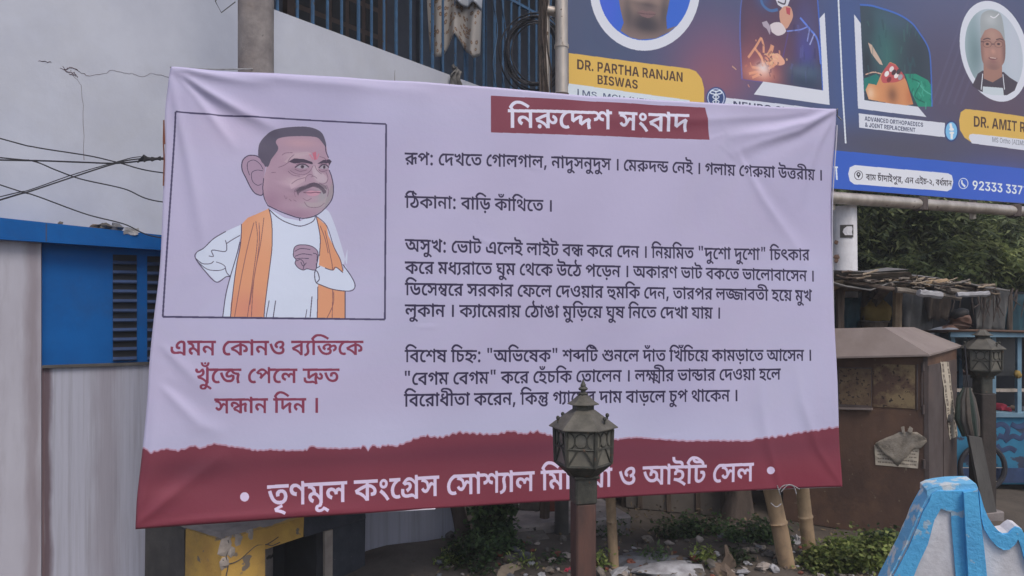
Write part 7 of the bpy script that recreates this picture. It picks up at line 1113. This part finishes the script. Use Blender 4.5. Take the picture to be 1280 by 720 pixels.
m = MB(); m.lathe(at(1093,418,6.35), [(.06,0),(.085,.03),(.10,.08),(.108,.105)], 16); m.build('bowl', m_wood, bk); m = MB(); c = at(1093,418,6.35); m.tube([c+Vector((.108*math.cos(a), .108*math.sin(a), .107)) for a in np.linspace(0,6.3,20)], .009, 6); m.build('rim', m_twig, bk)
m = MB(); m.obox((at(1040,420,6.9).x, 6.4, -.05), (.55,0,0), (0,.7,0), (0,0,EYE+(HY-414)/950*6.4+.05)); tag(m.build('wooden_stand', m_wood), 'dark wooden stand carrying the sack and basket in the shed', 'table')
for k, (x0, x1, y0, y1, Y, mt) in enumerate(((1128,1162,362,420,8.2,m_gtarp),(1158,1185,366,400,8.1,m_wood),(1218,1258,362,415,8.25,m_gtarp),(1252,1300,368,430,8.3,m_tarp))):
    n = 8; g = [[at(x0+(x1-x0)*i/n, y0+(y1-y0)*j/6+2*math.sin(i*1.7+k)*(j/6), Y)+Vector((0,.05*math.sin(i*1.9+j*.5+k),0)) for i in range(n+1)] for j in range(7)]; m = MB(); m.sheet(g); o = m.build('hanging_sheet', mt, shed, smooth='all'); o.modifiers.new('s','SOLIDIFY').thickness = .01
for k in range(26):
    x = random.uniform(1190, 1290); y = 360+random.uniform(-3,8); Y = random.uniform(7.6, 8.4); m = MB(); m.tube([at(x,y,Y), at(x+random.uniform(-5,5),y+random.uniform(8,18),Y), at(x+random.uniform(-9,9),y+random.uniform(20,48),Y)], [.012,.008,.004], 5); m.build('dry_creeper', m_twig, shed, smooth=True)
# ------------------------------------------------------------------ hanging bundle, plank
m_baggreen = MAT('bag_green', (.035,.055,.045), (.025,.035,.03), 20, .8); m_bagtan = MAT('bag_tan', (.12,.10,.085), (.08,.07,.06), 20, .8)
ub = thing('striped_bundle', tuple(at(1214,545,5.35)), 'limp green, brown and white striped bag hanging between cabinet and lamp', 'bag')
for k in range(6):
    u_ = (k-2.5)/5; m = MB(); m.tube([at(1211+u_*6, 485, 5.4)+Vector((0,abs(u_)*.05,0)), at(1212+u_*18, 500, 5.37)+Vector((0,abs(u_)*.09,0)), at(1214+u_*23, 525, 5.35)+Vector((0,abs(u_)*.10,0)), at(1218+u_*17, 546, 5.37)+Vector((0,abs(u_)*.08,0))], [.010,.018,.024,.016], 7)
    m.build('stripe', (m_dbush_f, m_tan, m_gblk)[k % 3] if False else (m_tarp, m_tan, m_leafcloth)[k % 3] if False else [m_baggreen, m_gblk, m_bagtan][k % 3], ub, smooth=True)
m = MB(); m.tube([at(1206,432,5.4), at(1209,470,5.4), at(1211,486,5.4)], .006, 5); m.build('cord', m_wire, ub)
m = MB(); m_plank = MAT('old_grey_plank', (.115,.11,.105), (.075,.072,.07), 10, .9, .3, stretch=(1,1,.2)); P = [at(1211,545,5.3), at(1227,547,5.3), at(1246,640,5.25), at(1230,642,5.25)]; m.prism(P+[], (0,.03,0)); tag(m.build('grey_plank', m_plank), 'grey weathered plank leaning beside the farther lamp post', 'plank')
# ------------------------------------------------------------------ vendor cart
cy = 6.5; cart = thing('vendor_cart', (at(1262,600,cy).x, cy+.4, 0), 'blue painted street vendor cart with glazed sides and brown patterned body', 'cart')
X0, X1 = at(1186,0,cy).x, at(1352,0,cy).x; zz = lambda y, Y=cy: EYE+(HY-y)/FPX*Y
m = MB(); m.bevbox(((X0+X1)/2, cy+.45, (zz(521)+zz(606))/2), X1-X0, .9, zz(521)-zz(606), None, .01); body = m.build('body', m_tblue, cart)
m = MB(); m.box(X0-.02, X1+.02, cy-.03, cy+.93, zz(521), zz(516)); m.build('deck_edge', m_lblue, cart)
m = MB(); m.box(X0+.02, X1-.02, cy-.01, cy+.0, zz(606)+.02, zz(585)); m.build('kick_board', m_dblue, cart)
for s_ in ([(1244,533),(1252,530),(1260,536),(1256,546),(1248,544)],[(1256,552),(1266,545),(1276,548),(1284,540),(1290,548)],[(1246,556),(1252,563),(1262,560),(1270,564)],[(1264,530),(1274,534),(1284,528)]):
    m = MB(); m.tube([at(x, y, cy-.002) for x, y in catmull(s_, n=5)], .022, 6); m.v = [(v[0], cy+(v[1]-cy)*.08-.002, v[2]) for v in m.v]; m.build('painted_scroll', m_dblue, cart)
zr = zz(412)
m = MB(); g = [[Vector((X0-.06+(X1-X0+.12)*i/8, cy-.08+1.05*j/4, zr-.02-.012*j+.006*math.sin(i))) for i in range(9)] for j in range(5)]; m.sheet(g); o = m.build('canopy', m_rust, cart, smooth='all'); o.modifiers.new('s','SOLIDIFY').thickness = .02
m = MB(); m.box(X0-.02, X1+.02, cy-.06, cy-.03, zz(421), zz(414.5)); m.build('fascia', m_lblue, cart)
for x in (X0+.02, at(1240,0,cy).x, at(1272,0,cy).x, X1-.03):
    for yy in (cy, cy+.85):
        m = MB(); m.box(x, x+.035, yy, yy+.035, zz(516), zr-.045); m.build('post', m_lblue, cart)
m = MB(); m.box(X0+.05, X1-.05, cy+.002, cy+.03, zz(490), zz(486)); m.build('rail', m_steel, cart)
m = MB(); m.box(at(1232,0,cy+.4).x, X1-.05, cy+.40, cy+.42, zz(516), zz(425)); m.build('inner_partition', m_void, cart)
m = MB(); m.box(at(1243,0,cy).x, at(1270,0,cy).x, cy+.01, cy+.014, zz(470), zz(423)); m.build('glass_pane', MAT('smoky_glass', (.05,.055,.06), rough=.12, spec=.6), cart)
for x in (X0+.25, X1-.25):
    w_ = MB(); 
    for yy in (cy-.06,):
        w_.tube([(x+.19*math.cos(a), yy, .20+.19*math.sin(a)) for a in np.linspace(0, 6.2832, 25)], .022, 8, cap=False)
    wh = w_.build('wheel', m_wire, cart, smooth=True)
    h = MB(); h.tube([(x, cy-.09, .2), (x, cy-.03, .2)], .03, 10); h.build('hub', m_steel, wh)
    for k in range(8):
        h = MB(); a = k*math.pi/4; h.tube([(x, cy-.06, .2), (x+.18*math.cos(a), cy-.06, .2+.18*math.sin(a))], .004, 4); h.build('spoke', m_steel, wh)
m = MB(); m.blob(at(1250,509,cy+.15), .055, .05, .035, None, .2, 10, 6, seed=5); m.blob(at(1259,512,cy+.12), .035, .05, .02, None, .2, 10, 6, seed=6); tag(m.build('pink_cloth', m_pink, smooth=True), 'crumpled pink-red cloth lying on the blue cart', 'cloth')
bo = thing('bottle', tuple(at(1240,514,cy+.1)), 'small white bottle with a red cap standing on the cart', 'bottle'); m = MB(); p = at(1240,514,cy+.1); m.lathe(p, [(.02,0),(.024,.01),(.024,.09),(.012,.115),(.011,.13)], 12); m.build('bottle_body', m_pale, bo, smooth=True); m = MB(); m.lathe(p+Vector((0,0,.13)), [(.014,0),(.014,.02)], 10); m.build('cap', m_pink, bo)
for k, (x, mt, lb) in enumerate(((1268, m_brown, 'brown paper packet lying on the cart right of the pink cloth'), (1275, m_greyp, 'grey packet lying on the cart at the right edge of the photo'))):
    m = MB(); m.bevbox(at(x,511,cy+.14), .07, .08, .035, rotr(.2), .006, .004); tag(m.build('paper_packet', mt), lb, 'packet')
m = MB(); m.blob(at(1272,468,cy-.05), .03, .03, .035, None, .2, 9, 6, seed=9); tag(m.build('yellow_fruit', m_ysack, smooth=True), 'yellow fruit hung on the cart post near the right edge', 'fruit')
# ------------------------------------------------------------------ man behind the cart
def skin(name, verts, edges, rad, mat, parent, sub=2):
    me = bpy.data.meshes.new(name); me.from_pydata([tuple(v) for v in verts], edges, []); o = link(name, me, mat, parent)
    md = o.modifiers.new('skin','SKIN'); md.use_smooth_shade = True
    for i, r in enumerate(rad):
        r = r if isinstance(r, tuple) else (r, r); me.skin_vertices[0].data[i].radius = r
    me.skin_vertices[0].data[0].use_root = True
    s = o.modifiers.new('sub','SUBSURF'); s.levels = sub; s.render_levels = sub; return o
pm = thing('person', (4.19, 7.55, 0), 'dark-haired man in a white shirt looking down, standing behind the blue cart', 'person')
o_ = Vector((4.19, 7.55, 0)); hx = at(1199,0,7.55).x-3.86
hz = EYE+(HY-399)/FPX*7.55; 
V = [(0,0,.86),(.03,0,1.02),(.09,0,1.19),(.16,0,1.30),(.21,0,hz-.115),(.245,-.01,hz-.07),(.26,-.015,hz-.005),(.25,-.01,hz+.055),      # 0-7 spine, neck, head
     (.13,-.17,1.27),(.22,-.22,1.03),(.42,-.20,.92),(.50,-.18,.90),(.13,.17,1.27),(.20,.22,1.03),(.38,.20,.90),(.46,.18,.88),             # arms 8-15
     (0,-.09,.82),(.02,-.10,.44),(-.01,-.10,.07),(.12,-.10,.03),(0,.09,.82),(.02,.10,.44),(-.02,.10,.07),(.11,.10,.03),                     # legs 16-23
     (.335,-.02,hz-.02),(.325,-.018,hz-.058),(.25,-.09,hz-.015),(.25,.07,hz-.015)]                                                        # nose, chin, ears
E_ = [(0,1),(1,2),(2,3),(3,4),(4,5),(5,6),(6,7),(3,8),(8,9),(9,10),(10,11),(3,12),(12,13),(13,14),(14,15),(0,16),(16,17),(17,18),(18,19),(0,20),(20,21),(21,22),(22,23),(6,24),(5,25),(6,26),(6,27)]
Rr = [.13,.12,.14,.10,.06,.085,.118,.10,.055,.042,.032,.028,.055,.042,.032,.028,.085,.058,.042,.04,.085,.058,.042,.04,.020,.036,.018,.018]
# fingers, five on each hand, unequal and curled
for hb in (11, 15):
    bx, by, bz = V[hb]; sg = -1 if hb == 11 else 1
    for f in range(5):
        oy = (f-1.5)*.018 if f < 4 else .032*sg*-1; ln = (.038,.045,.042,.034,.026)[f]; ox = .035 if f < 4 else .005
        i0 = len(V); V.append((bx+ox, by+oy, bz-.004)); V.append((bx+ox+ln*.6, by+oy*1.1, bz-.018)); V.append((bx+ox+ln*.7, by+oy*1.1, bz-.045)); E_ += [(hb, i0),(i0, i0+1),(i0+1, i0+2)]; Rr += [.010,.008,.007]
skin('body', [o_+Vector(v) for v in V], E_, Rr, m_skin, pm)
sh_i = [0,1,2,3,8,9,12,13]; mp = {k: i for i, k in enumerate(sh_i)}
SV = [o_+Vector(V[i]) for i in sh_i]+[o_+Vector((.30,-.21,.985)), o_+Vector((.28,.21,.97)), o_+Vector((-.01,0,.78)), o_+Vector((.195,0,1.355))]
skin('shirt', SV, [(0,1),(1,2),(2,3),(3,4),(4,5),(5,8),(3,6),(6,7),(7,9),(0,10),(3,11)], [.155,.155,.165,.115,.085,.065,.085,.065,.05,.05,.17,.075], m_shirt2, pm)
skin('trousers', [o_+Vector(V[i]) for i in (0,16,17,18,20,21,22)], [(0,1),(1,2),(2,3),(0,4),(4,5),(5,6)], [.14,.10,.078,.066,.10,.078,.066], m_trou, pm)
hc = o_+Vector((.246,-.014,hz+.050)); m = MB(); m.blob(hc, .090, .086, .056, Matrix.Rotation(-.35,3,'Y'), .05, 14, 9, seed=2); m.build('hair', m_hair, pm, smooth=True)
for sg in (-1,1):
    m = MB(); m.blob(o_+Vector((.331,sg*.032-.015,hz+.008)), .010, .012, .006, None, .02, seed=1); m.build('eye', m_hair, pm)
m = MB(); m.blob(o_+Vector((.338,-.015,hz-.046)), .008, .022, .004, None, .02, seed=1); m.build('mouth', m_rust, pm)
# ------------------------------------------------------------------ foliage
def leaves(name, mat, C0, n_leaf, L, W_, droop=.3, parent=None, stem=.12, rs=1, pinnate=True):
    r = np.random.default_rng(rs); N = len(C0); az = r.uniform(0, 2*np.pi, N); el = r.uniform(-.9, .5, N)-droop
    D = np.stack([np.cos(az)*np.cos(el), np.sin(az)*np.cos(el), np.sin(el)], 1); up = np.array([0,0,1.]); Sd = np.cross(D, up); Sd /= np.linalg.norm(Sd, axis=1)[:, None]+1e-6; Nn = np.cross(Sd, D)
    V_ = []
    for k in range(n_leaf):
        if pinnate:
            t_ = (k//2)/max(1, (n_leaf-1)//2); sd = 1 if k % 2 else -1; base = C0+D*(stem*t_)[..., None] if False else C0+D*stem*t_
            dl = D*.55+Sd*sd*.9-up*.25*t_; 
        else:
            base = C0+r.normal(0, stem, (N,3)); dl = r.normal(0,1,(N,3)); dl[:,2] = dl[:,2]*.6-.1
        dl = dl+r.normal(0,.18,(N,3)); dl /= np.linalg.norm(dl, axis=1)[:, None]
        nn = np.cross(dl, r.normal(0,.5,(N,3))+(Nn if pinnate else up)); nn /= np.linalg.norm(nn, axis=1)[:, None]+1e-6; wd = nn if not pinnate else np.cross(dl, Nn+r.normal(0,.5,(N,3))); wd /= np.linalg.norm(wd, axis=1)[:, None]+1e-6
        l = L*r.uniform(.7,1.2,(N,1)); w_ = W_*r.uniform(.8,1.2,(N,1)); cr = np.cross(dl, wd)*w_*.35
        V_.append(np.stack([base, base+dl*l*.5+wd*w_+cr, base+dl*l-up*l*.15, base+dl*l*.5-wd*w_+cr], 1))
    V_ = np.concatenate(V_).reshape(-1, 3); n = len(V_)//4; me = bpy.data.meshes.new(name)
    me.vertices.add(len(V_)); me.vertices.foreach_set('co', V_.astype(np.float32).ravel()); me.loops.add(n*4); me.loops.foreach_set('vertex_index', np.arange(n*4, dtype=np.int32)); me.polygons.add(n); me.polygons.foreach_set('loop_start', np.arange(n, dtype=np.int32)*4); me.update(calc_edges=True)
    return link(name, me, mat, parent)
def crown_pts(ells, n, rs=1, shell=.45):
    r = np.random.default_rng(rs); out = []; vol = np.array([e[3]*e[4]*e[5] for e in ells])**.67; vol /= vol.sum()
    for e, v_ in zip(ells, vol):
        k = int(n*v_); d = r.normal(0,1,(k,3)); d /= np.linalg.norm(d, axis=1)[:, None]; rad = (shell+(1-shell)*r.uniform(0,1,(k,1))**.5)*(1+.16*np.sin(d[:,:1]*9+e[0])*np.sin(d[:,2:]*8+e[1]*3)); out.append(np.array(e[:3])+d*rad*np.array(e[3:]))
    return np.concatenate(out)
def tree(x, y, h, ells, n, mat, lb, rs, L=.12, W_=.017, nl=9):
    t = thing('tree', (x, y, 0), lb, 'tree', 'trees behind the shed'); m = MB(); m.tube([(x+.06*math.sin(z*1.3+rs), y, z) for z in np.linspace(-.1, h, 12)], [.13-.08*i/12 for i in range(12)], 10); tr = m.build('trunk', m_trunk, t, smooth=True)
    rr = random.Random(rs)
    for e in ells:
        for _ in range(2):
            b = MB(); z0 = rr.uniform(.3,.8)*min(h, max(.4, e[2])); p = Vector((x, y, z0)); q_ = Vector(e[:3])+Vector([rr.uniform(-.5,.5)*e[3+k] for k in range(3)]); b.tube([p, p*.5+q_*.5+Vector((0,0,.12)), q_], [.045,.03,.012], 6); b.build('limb', m_trunk, tr)
    c = leaves('crown', mat, crown_pts(ells, n, rs), nl, L, W_, .35, t, .22, rs); c['kind'] = 'stuff'; return t
tree(4.8, 10.3, 3.0, [(4.8,10.3,2.6,1.4,.9,1.0),(5.8,10.0,2.2,1.0,.8,.8),(4.0,10.1,2.0,.8,.7,.7),(4.8,9.9,1.6,1.4,.6,.5)], 8500, m_leaf, 'dark leafy tree directly behind the shed roof', 1)
tree(7.0, 10.7, 3.2, [(7.0,10.7,2.7,1.4,.9,1.1),(6.4,10.1,1.9,1.0,.7,.7),(7.8,10.3,2.0,1.0,.7,.8),(6.7,9.9,1.5,.9,.5,.5)], 8500, m_leaf, 'tall dark tree at the right edge behind the cart', 2)
tree(5.5, 9.15, 1.9, [(5.5,9.15,2.05,.75,.4,.36),(4.9,9.1,1.92,.5,.35,.26),(6.2,9.1,1.95,.55,.35,.32)], 1500, m_leafy, 'small tree, leaves coloured as sunlit yellow-green, in front of the dark ones above the cart', 3, .10, .018)
tree(3.0, 10.6, 3.4, [(3.0,10.6,2.6,1.3,.9,1.1),(2.0,10.9,2.2,1.0,.8,.9),(3.4,10.3,1.7,1.2,.6,.8)], 4200, m_leaf, 'dark tree behind the billboard column', 4)
tree(8.8, 11.5, 3.6, [(8.8,11.5,2.8,1.6,1.1,1.3),(9.6,11.2,2.0,1.2,.9,.9),(8.0,11.0,1.6,1.2,.8,.8)], 4200, m_leaf, 'dark tree beyond the right edge of the photo', 5)
hd_ = leaves('hedge', m_leaf, np.stack([np.random.default_rng(8).uniform(.5, 14, 16000), np.random.default_rng(9).normal(12.8,.45,16000), np.random.default_rng(10).uniform(0, 4.2, 16000)], 1), 7, .22, .05, .2, None, .22, 6)
tag(hd_, 'dense dark hedge of mixed shrubs closing the view behind the trees', 'hedge', kind='stuff')
stick_root = None
def bush(x, y, rx, ry, h, n, mat, lb, rs, L=.032, W_=.011, z0=0):
    t = thing('bush', (x, y, 0), lb, 'bush'); rr = random.Random(rs)
    s_ = MB()
    for k in range(9): a = rr.uniform(0, 6.28); e = Vector((x+rx*.8*math.cos(a)*rr.random(), y+ry*.8*math.sin(a)*rr.random(), h*rr.uniform(.6,.95))); s_.tube([(x+rr.uniform(-.05,.05), y, -.02), Vector((x, y, 0))*.5+e*.5+Vector((0,0,.02)), e], [.006,.004,.002], 5)
    st = s_.build('stems', m_twig, t); st['kind'] = 'stuff'
    c = leaves('foliage', mat, crown_pts([(x, y, z0+h*.55, rx, ry, h*.5),(x-rx*.45, y-.02, z0+h*.40, rx*.6, ry*.8, h*.42),(x+rx*.5, y+.02, z0+h*.42, rx*.6, ry*.8, h*.42)], n, rs, .3), 7, L, W_, .0, t, .03, rs, pinnate=False); c['kind'] = 'stuff'; return t
def bp(px, py, Y): return at(px, py, Y).x
bush(bp(1078,0,4.55), 4.55, .25, .16, .19, 560, m_bush, 'bright green bush at the foot of the rusty cabinet, left of the blue parapet', 1)
bush(bp(1030,0,4.5), 4.5, .13, .10, .13, 220, m_bush, 'small bright bush just right of the bamboo pair', 2)
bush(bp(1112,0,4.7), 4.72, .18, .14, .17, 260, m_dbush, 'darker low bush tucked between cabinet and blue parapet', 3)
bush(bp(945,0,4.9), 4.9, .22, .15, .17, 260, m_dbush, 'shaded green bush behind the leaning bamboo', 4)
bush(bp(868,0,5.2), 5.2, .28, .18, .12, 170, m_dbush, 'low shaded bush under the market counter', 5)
bush(bp(616,0,4.85), 4.85, .12, .10, .46, 190, m_dbush, 'tall leafy shrub under the banner left of the lamp post', 6, .05, .016)
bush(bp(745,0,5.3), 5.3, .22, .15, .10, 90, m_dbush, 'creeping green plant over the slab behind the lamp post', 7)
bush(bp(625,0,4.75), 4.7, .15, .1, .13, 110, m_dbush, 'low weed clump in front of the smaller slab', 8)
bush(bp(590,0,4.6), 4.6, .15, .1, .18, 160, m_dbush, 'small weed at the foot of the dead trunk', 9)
for k, (px, Y, h) in enumerate(((560,4.5,.10),(600,4.45,.07),(655,4.5,.09),(695,4.55,.07),(748,4.5,.10),(815,4.62,.09),(880,4.6,.12),(925,4.55,.12))):
    w_ = thing('weed', (bp(px,0,Y), Y, 0), 'weed', 'weed'); fo_ = leaves('foliage', m_dbush if k % 2 else m_bush, crown_pts([(bp(px,0,Y), Y, h*.5, .06+.02*(k % 3), .06, h*.55)], 60, 40+k, .2), 5, .035, .007, .0, w_, .03, 50+k, pinnate=False); fo_['kind'] = 'stuff'
    tag(w_, ['tiny weed at the wall end among the twigs','tiny weed left of the pale paper bag','sprig of weed beside the white plastic cup','tiny weed touching the left side of the lamp post','sprig of weed touching the right side of the lamp post','tiny weed growing through the grey polythene','weed sprout left of the torn cardboard','weed sprout between torn cardboard and leaning bamboo'][k], 'weed')
# ------------------------------------------------------------------ rubble and litter
def item(nm, px, py, Y, sx, sy, sz, mt, lb, cat, rough=.3, grp=None, flat=True, seed=None, R=None, n=9, mm=6):
    m = MB(); p = at(px, py, Y); m.blob(p, sx, sy, sz, R or rotr(.4), rough, n, mm, seed=seed); return tag(m.build(nm, mt, smooth=not flat), lb, cat, grp)
item('plastic_bag', 838, 714, 4.45, .22, .10, .045, m_pale, 'large white plastic bag spread on the rubble right of the lamp post', 'plastic bag', .18, seed=11, R=rotz(.1), flat=False, n=14, mm=8)
item('plastic_bag', 955, 712, 4.5, .05, .04, .04, m_pale, 'small crumpled white bag beside the leaning bamboo', 'plastic bag', .3, seed=12)
item('plastic_bag', 905, 716, 4.45, .09, .05, .04, m_brown, 'crumpled brown bag on the rubble near the leaning bamboo', 'bag', .3, seed=13)
item('plastic_sheet', 800, 705, 4.6, .26, .14, .05, m_greyp, 'grey polythene sheet heaped on the rubble behind the bamboo', 'plastic sheet', .25, seed=14, R=rotz(.2), n=14, mm=7)
item('plastic_sheet', 750, 706, 4.7, .12, .1, .05, m_greyp, 'small grey polythene scrap next to the lamp post', 'plastic sheet', .3, seed=15)
item('plastic_bag', 773, 716, 4.4, .06, .04, .025, m_pale, 'flat white bag just right of the lamp post', 'plastic bag', .3, seed=16)
item('plastic_bag', 637, 716, 4.45, .11, .06, .05, m_tan, 'pale crumpled paper bag left of the lamp post', 'paper bag', .35, seed=17)
item('plastic_cup', 664, 708, 4.5, .03, .03, .035, m_pale, 'white plastic cup lying in the litter left of the lamp post', 'cup', .1, seed=18)
item('blue_scrap', 676, 709, 4.5, .018, .018, .012, m_tblue, 'small blue plastic scrap in the litter left of the lamp post', 'scrap', .1, seed=19)
item('red_wrapper', 711, 716, 4.4, .03, .03, .025, m_pink, 'tiny red wrapper touching the lamp post', 'wrapper', .35, seed=20)
item('plastic_bag', 995, 676, 4.85, .028, .025, .04, m_pale, 'pinkish white scrap caught between the two right bamboo poles', 'scrap', .3, seed=21)
m = MB(); P = [at(x, y, 4.5) for x, y in ((900,722),(901,706),(905,693),(907,683),(912,692),(919,702),(922,722))]; m.prism(P, (.02,.05,.0)); m.v = [tuple(c+random.uniform(-.008,.008) for c in v) for v in m.v]; tag(m.build('cardboard_piece', m_brown), 'upright torn brown cardboard sticking out of the rubble', 'cardboard')
for k, (x, y, Y) in enumerate(((837,655,5.9),(856,657,5.9),(888,655,5.95))):
    item('paper_scrap', x, y, Y, .035, .03, .022, m_pale, 'white paper scrap on the ground in the dark under the counter', 'paper', .3, 'paper scraps under the counter', seed=30+k)
rr = random.Random(77); mats_ = [m_stone, m_stone, m_brick, m_cem, m_greyp, m_brown, m_dry, m_pale]; 
kinds = {id(m_stone):('rubble_stone','grey rubble stone in the litter under the banner','stone'), id(m_brick):('brick_fragment','red brick fragment in the litter under the banner','brick'), id(m_cem):('cement_lump','pale cement lump in the litter under the banner','lump'), id(m_greyp):('litter_scrap','dark polythene scrap in the litter under the banner','litter'), id(m_brown):('cardboard_scrap','brown cardboard scrap in the litter under the banner','cardboard'), id(m_dry):('dry_clod','dry brown leaf clod in the litter under the banner','clod'), id(m_pale):('paper_scrap','small white scrap in the litter under the banner','paper')}
for k in range(330):
    Y = rr.uniform(4.3, 5.2) if k < 110 else rr.uniform(4.28, 4.68); px = rr.uniform(545, 1090); 
    if 712 < px < 746 and Y < 3.5: continue
    mt = rr.choice(mats_); nm, lb, ca = kinds[id(mt)]; zone = 'left of the nearest lamp post' if px < 705 else 'just right of the nearest lamp post' if px < 790 else 'between thin bamboo and torn cardboard' if px < 905 else 'around the foot of the bamboo pair' if px < 1010 else 'in front of the bright green bush'; deep = ', near the camera' if Y < 4.55 else ', back in the shade'; lb = lb.replace('in the litter under the banner', zone)+deep
    s = rr.choice([rr.uniform(.010,.02)]*3+[rr.uniform(.02,.045)])*(1.2 if mt is m_stone else 1); X = (px-640)/950*Y; m = MB(); m.blob((X, Y, gz(X, Y)+s*.35), s, s*rr.uniform(.6,1), s*rr.uniform(.35,.75), rotr(.3), .3, 7, 5, seed=k); tag(m.build(nm, mt), lb, ca, nm.replace('_',' ')+'s scattered in the rubble')
lf = leaves('dead_leaf_litter', MAT('dead_leaves', (.20,.15,.09), (.10,.075,.05), 30, .9), np.stack([rng.uniform(-.6, 3.2, 1500), rng.uniform(4.1, 6.4, 1500), rng.uniform(.015, .06, 1500)], 1), 1, .035, .008, 0, None, .02, 4, pinnate=False)
tag(lf, 'dead leaves and dry litter strewn over the ground', 'leaf litter', kind='stuff')
# dark twigs at the foot of the wall
for k in range(9):
    a = at(545+k*5, 722, 4.5); b = at(556+k*6+rr.uniform(-12,12), rr.uniform(690,712), 4.6); m = MB(); m.tube([a, a*.5+b*.5+Vector((0,0,.02)), b], [.008,.006,.003], 5); tag(m.build('dry_twig', m_twig), 'dry twig leaning at the right end of the white wall', 'twig', 'dry twigs at the wall end')
# ------------------------------------------------------------------ thin haze volume, added to lift the dark tones
m = MB(); m.box(-145, 145, -145, 165, -1.0, 8.2); hz_ = bpy.data.materials.new('added_haze'); hz_.use_nodes = True; t = hz_.node_tree; t.nodes.remove(t.nodes['Principled BSDF'])
pv = t.nodes.new('ShaderNodeVolumePrincipled'); pv.inputs['Density'].default_value = .0045; pv.inputs['Color'].default_value = (.93,.94,.97,1); t.links.new(pv.outputs[0], t.nodes['Material Output'].inputs['Volume'])
tag(m.build('haze', hz_), kind='stuff')
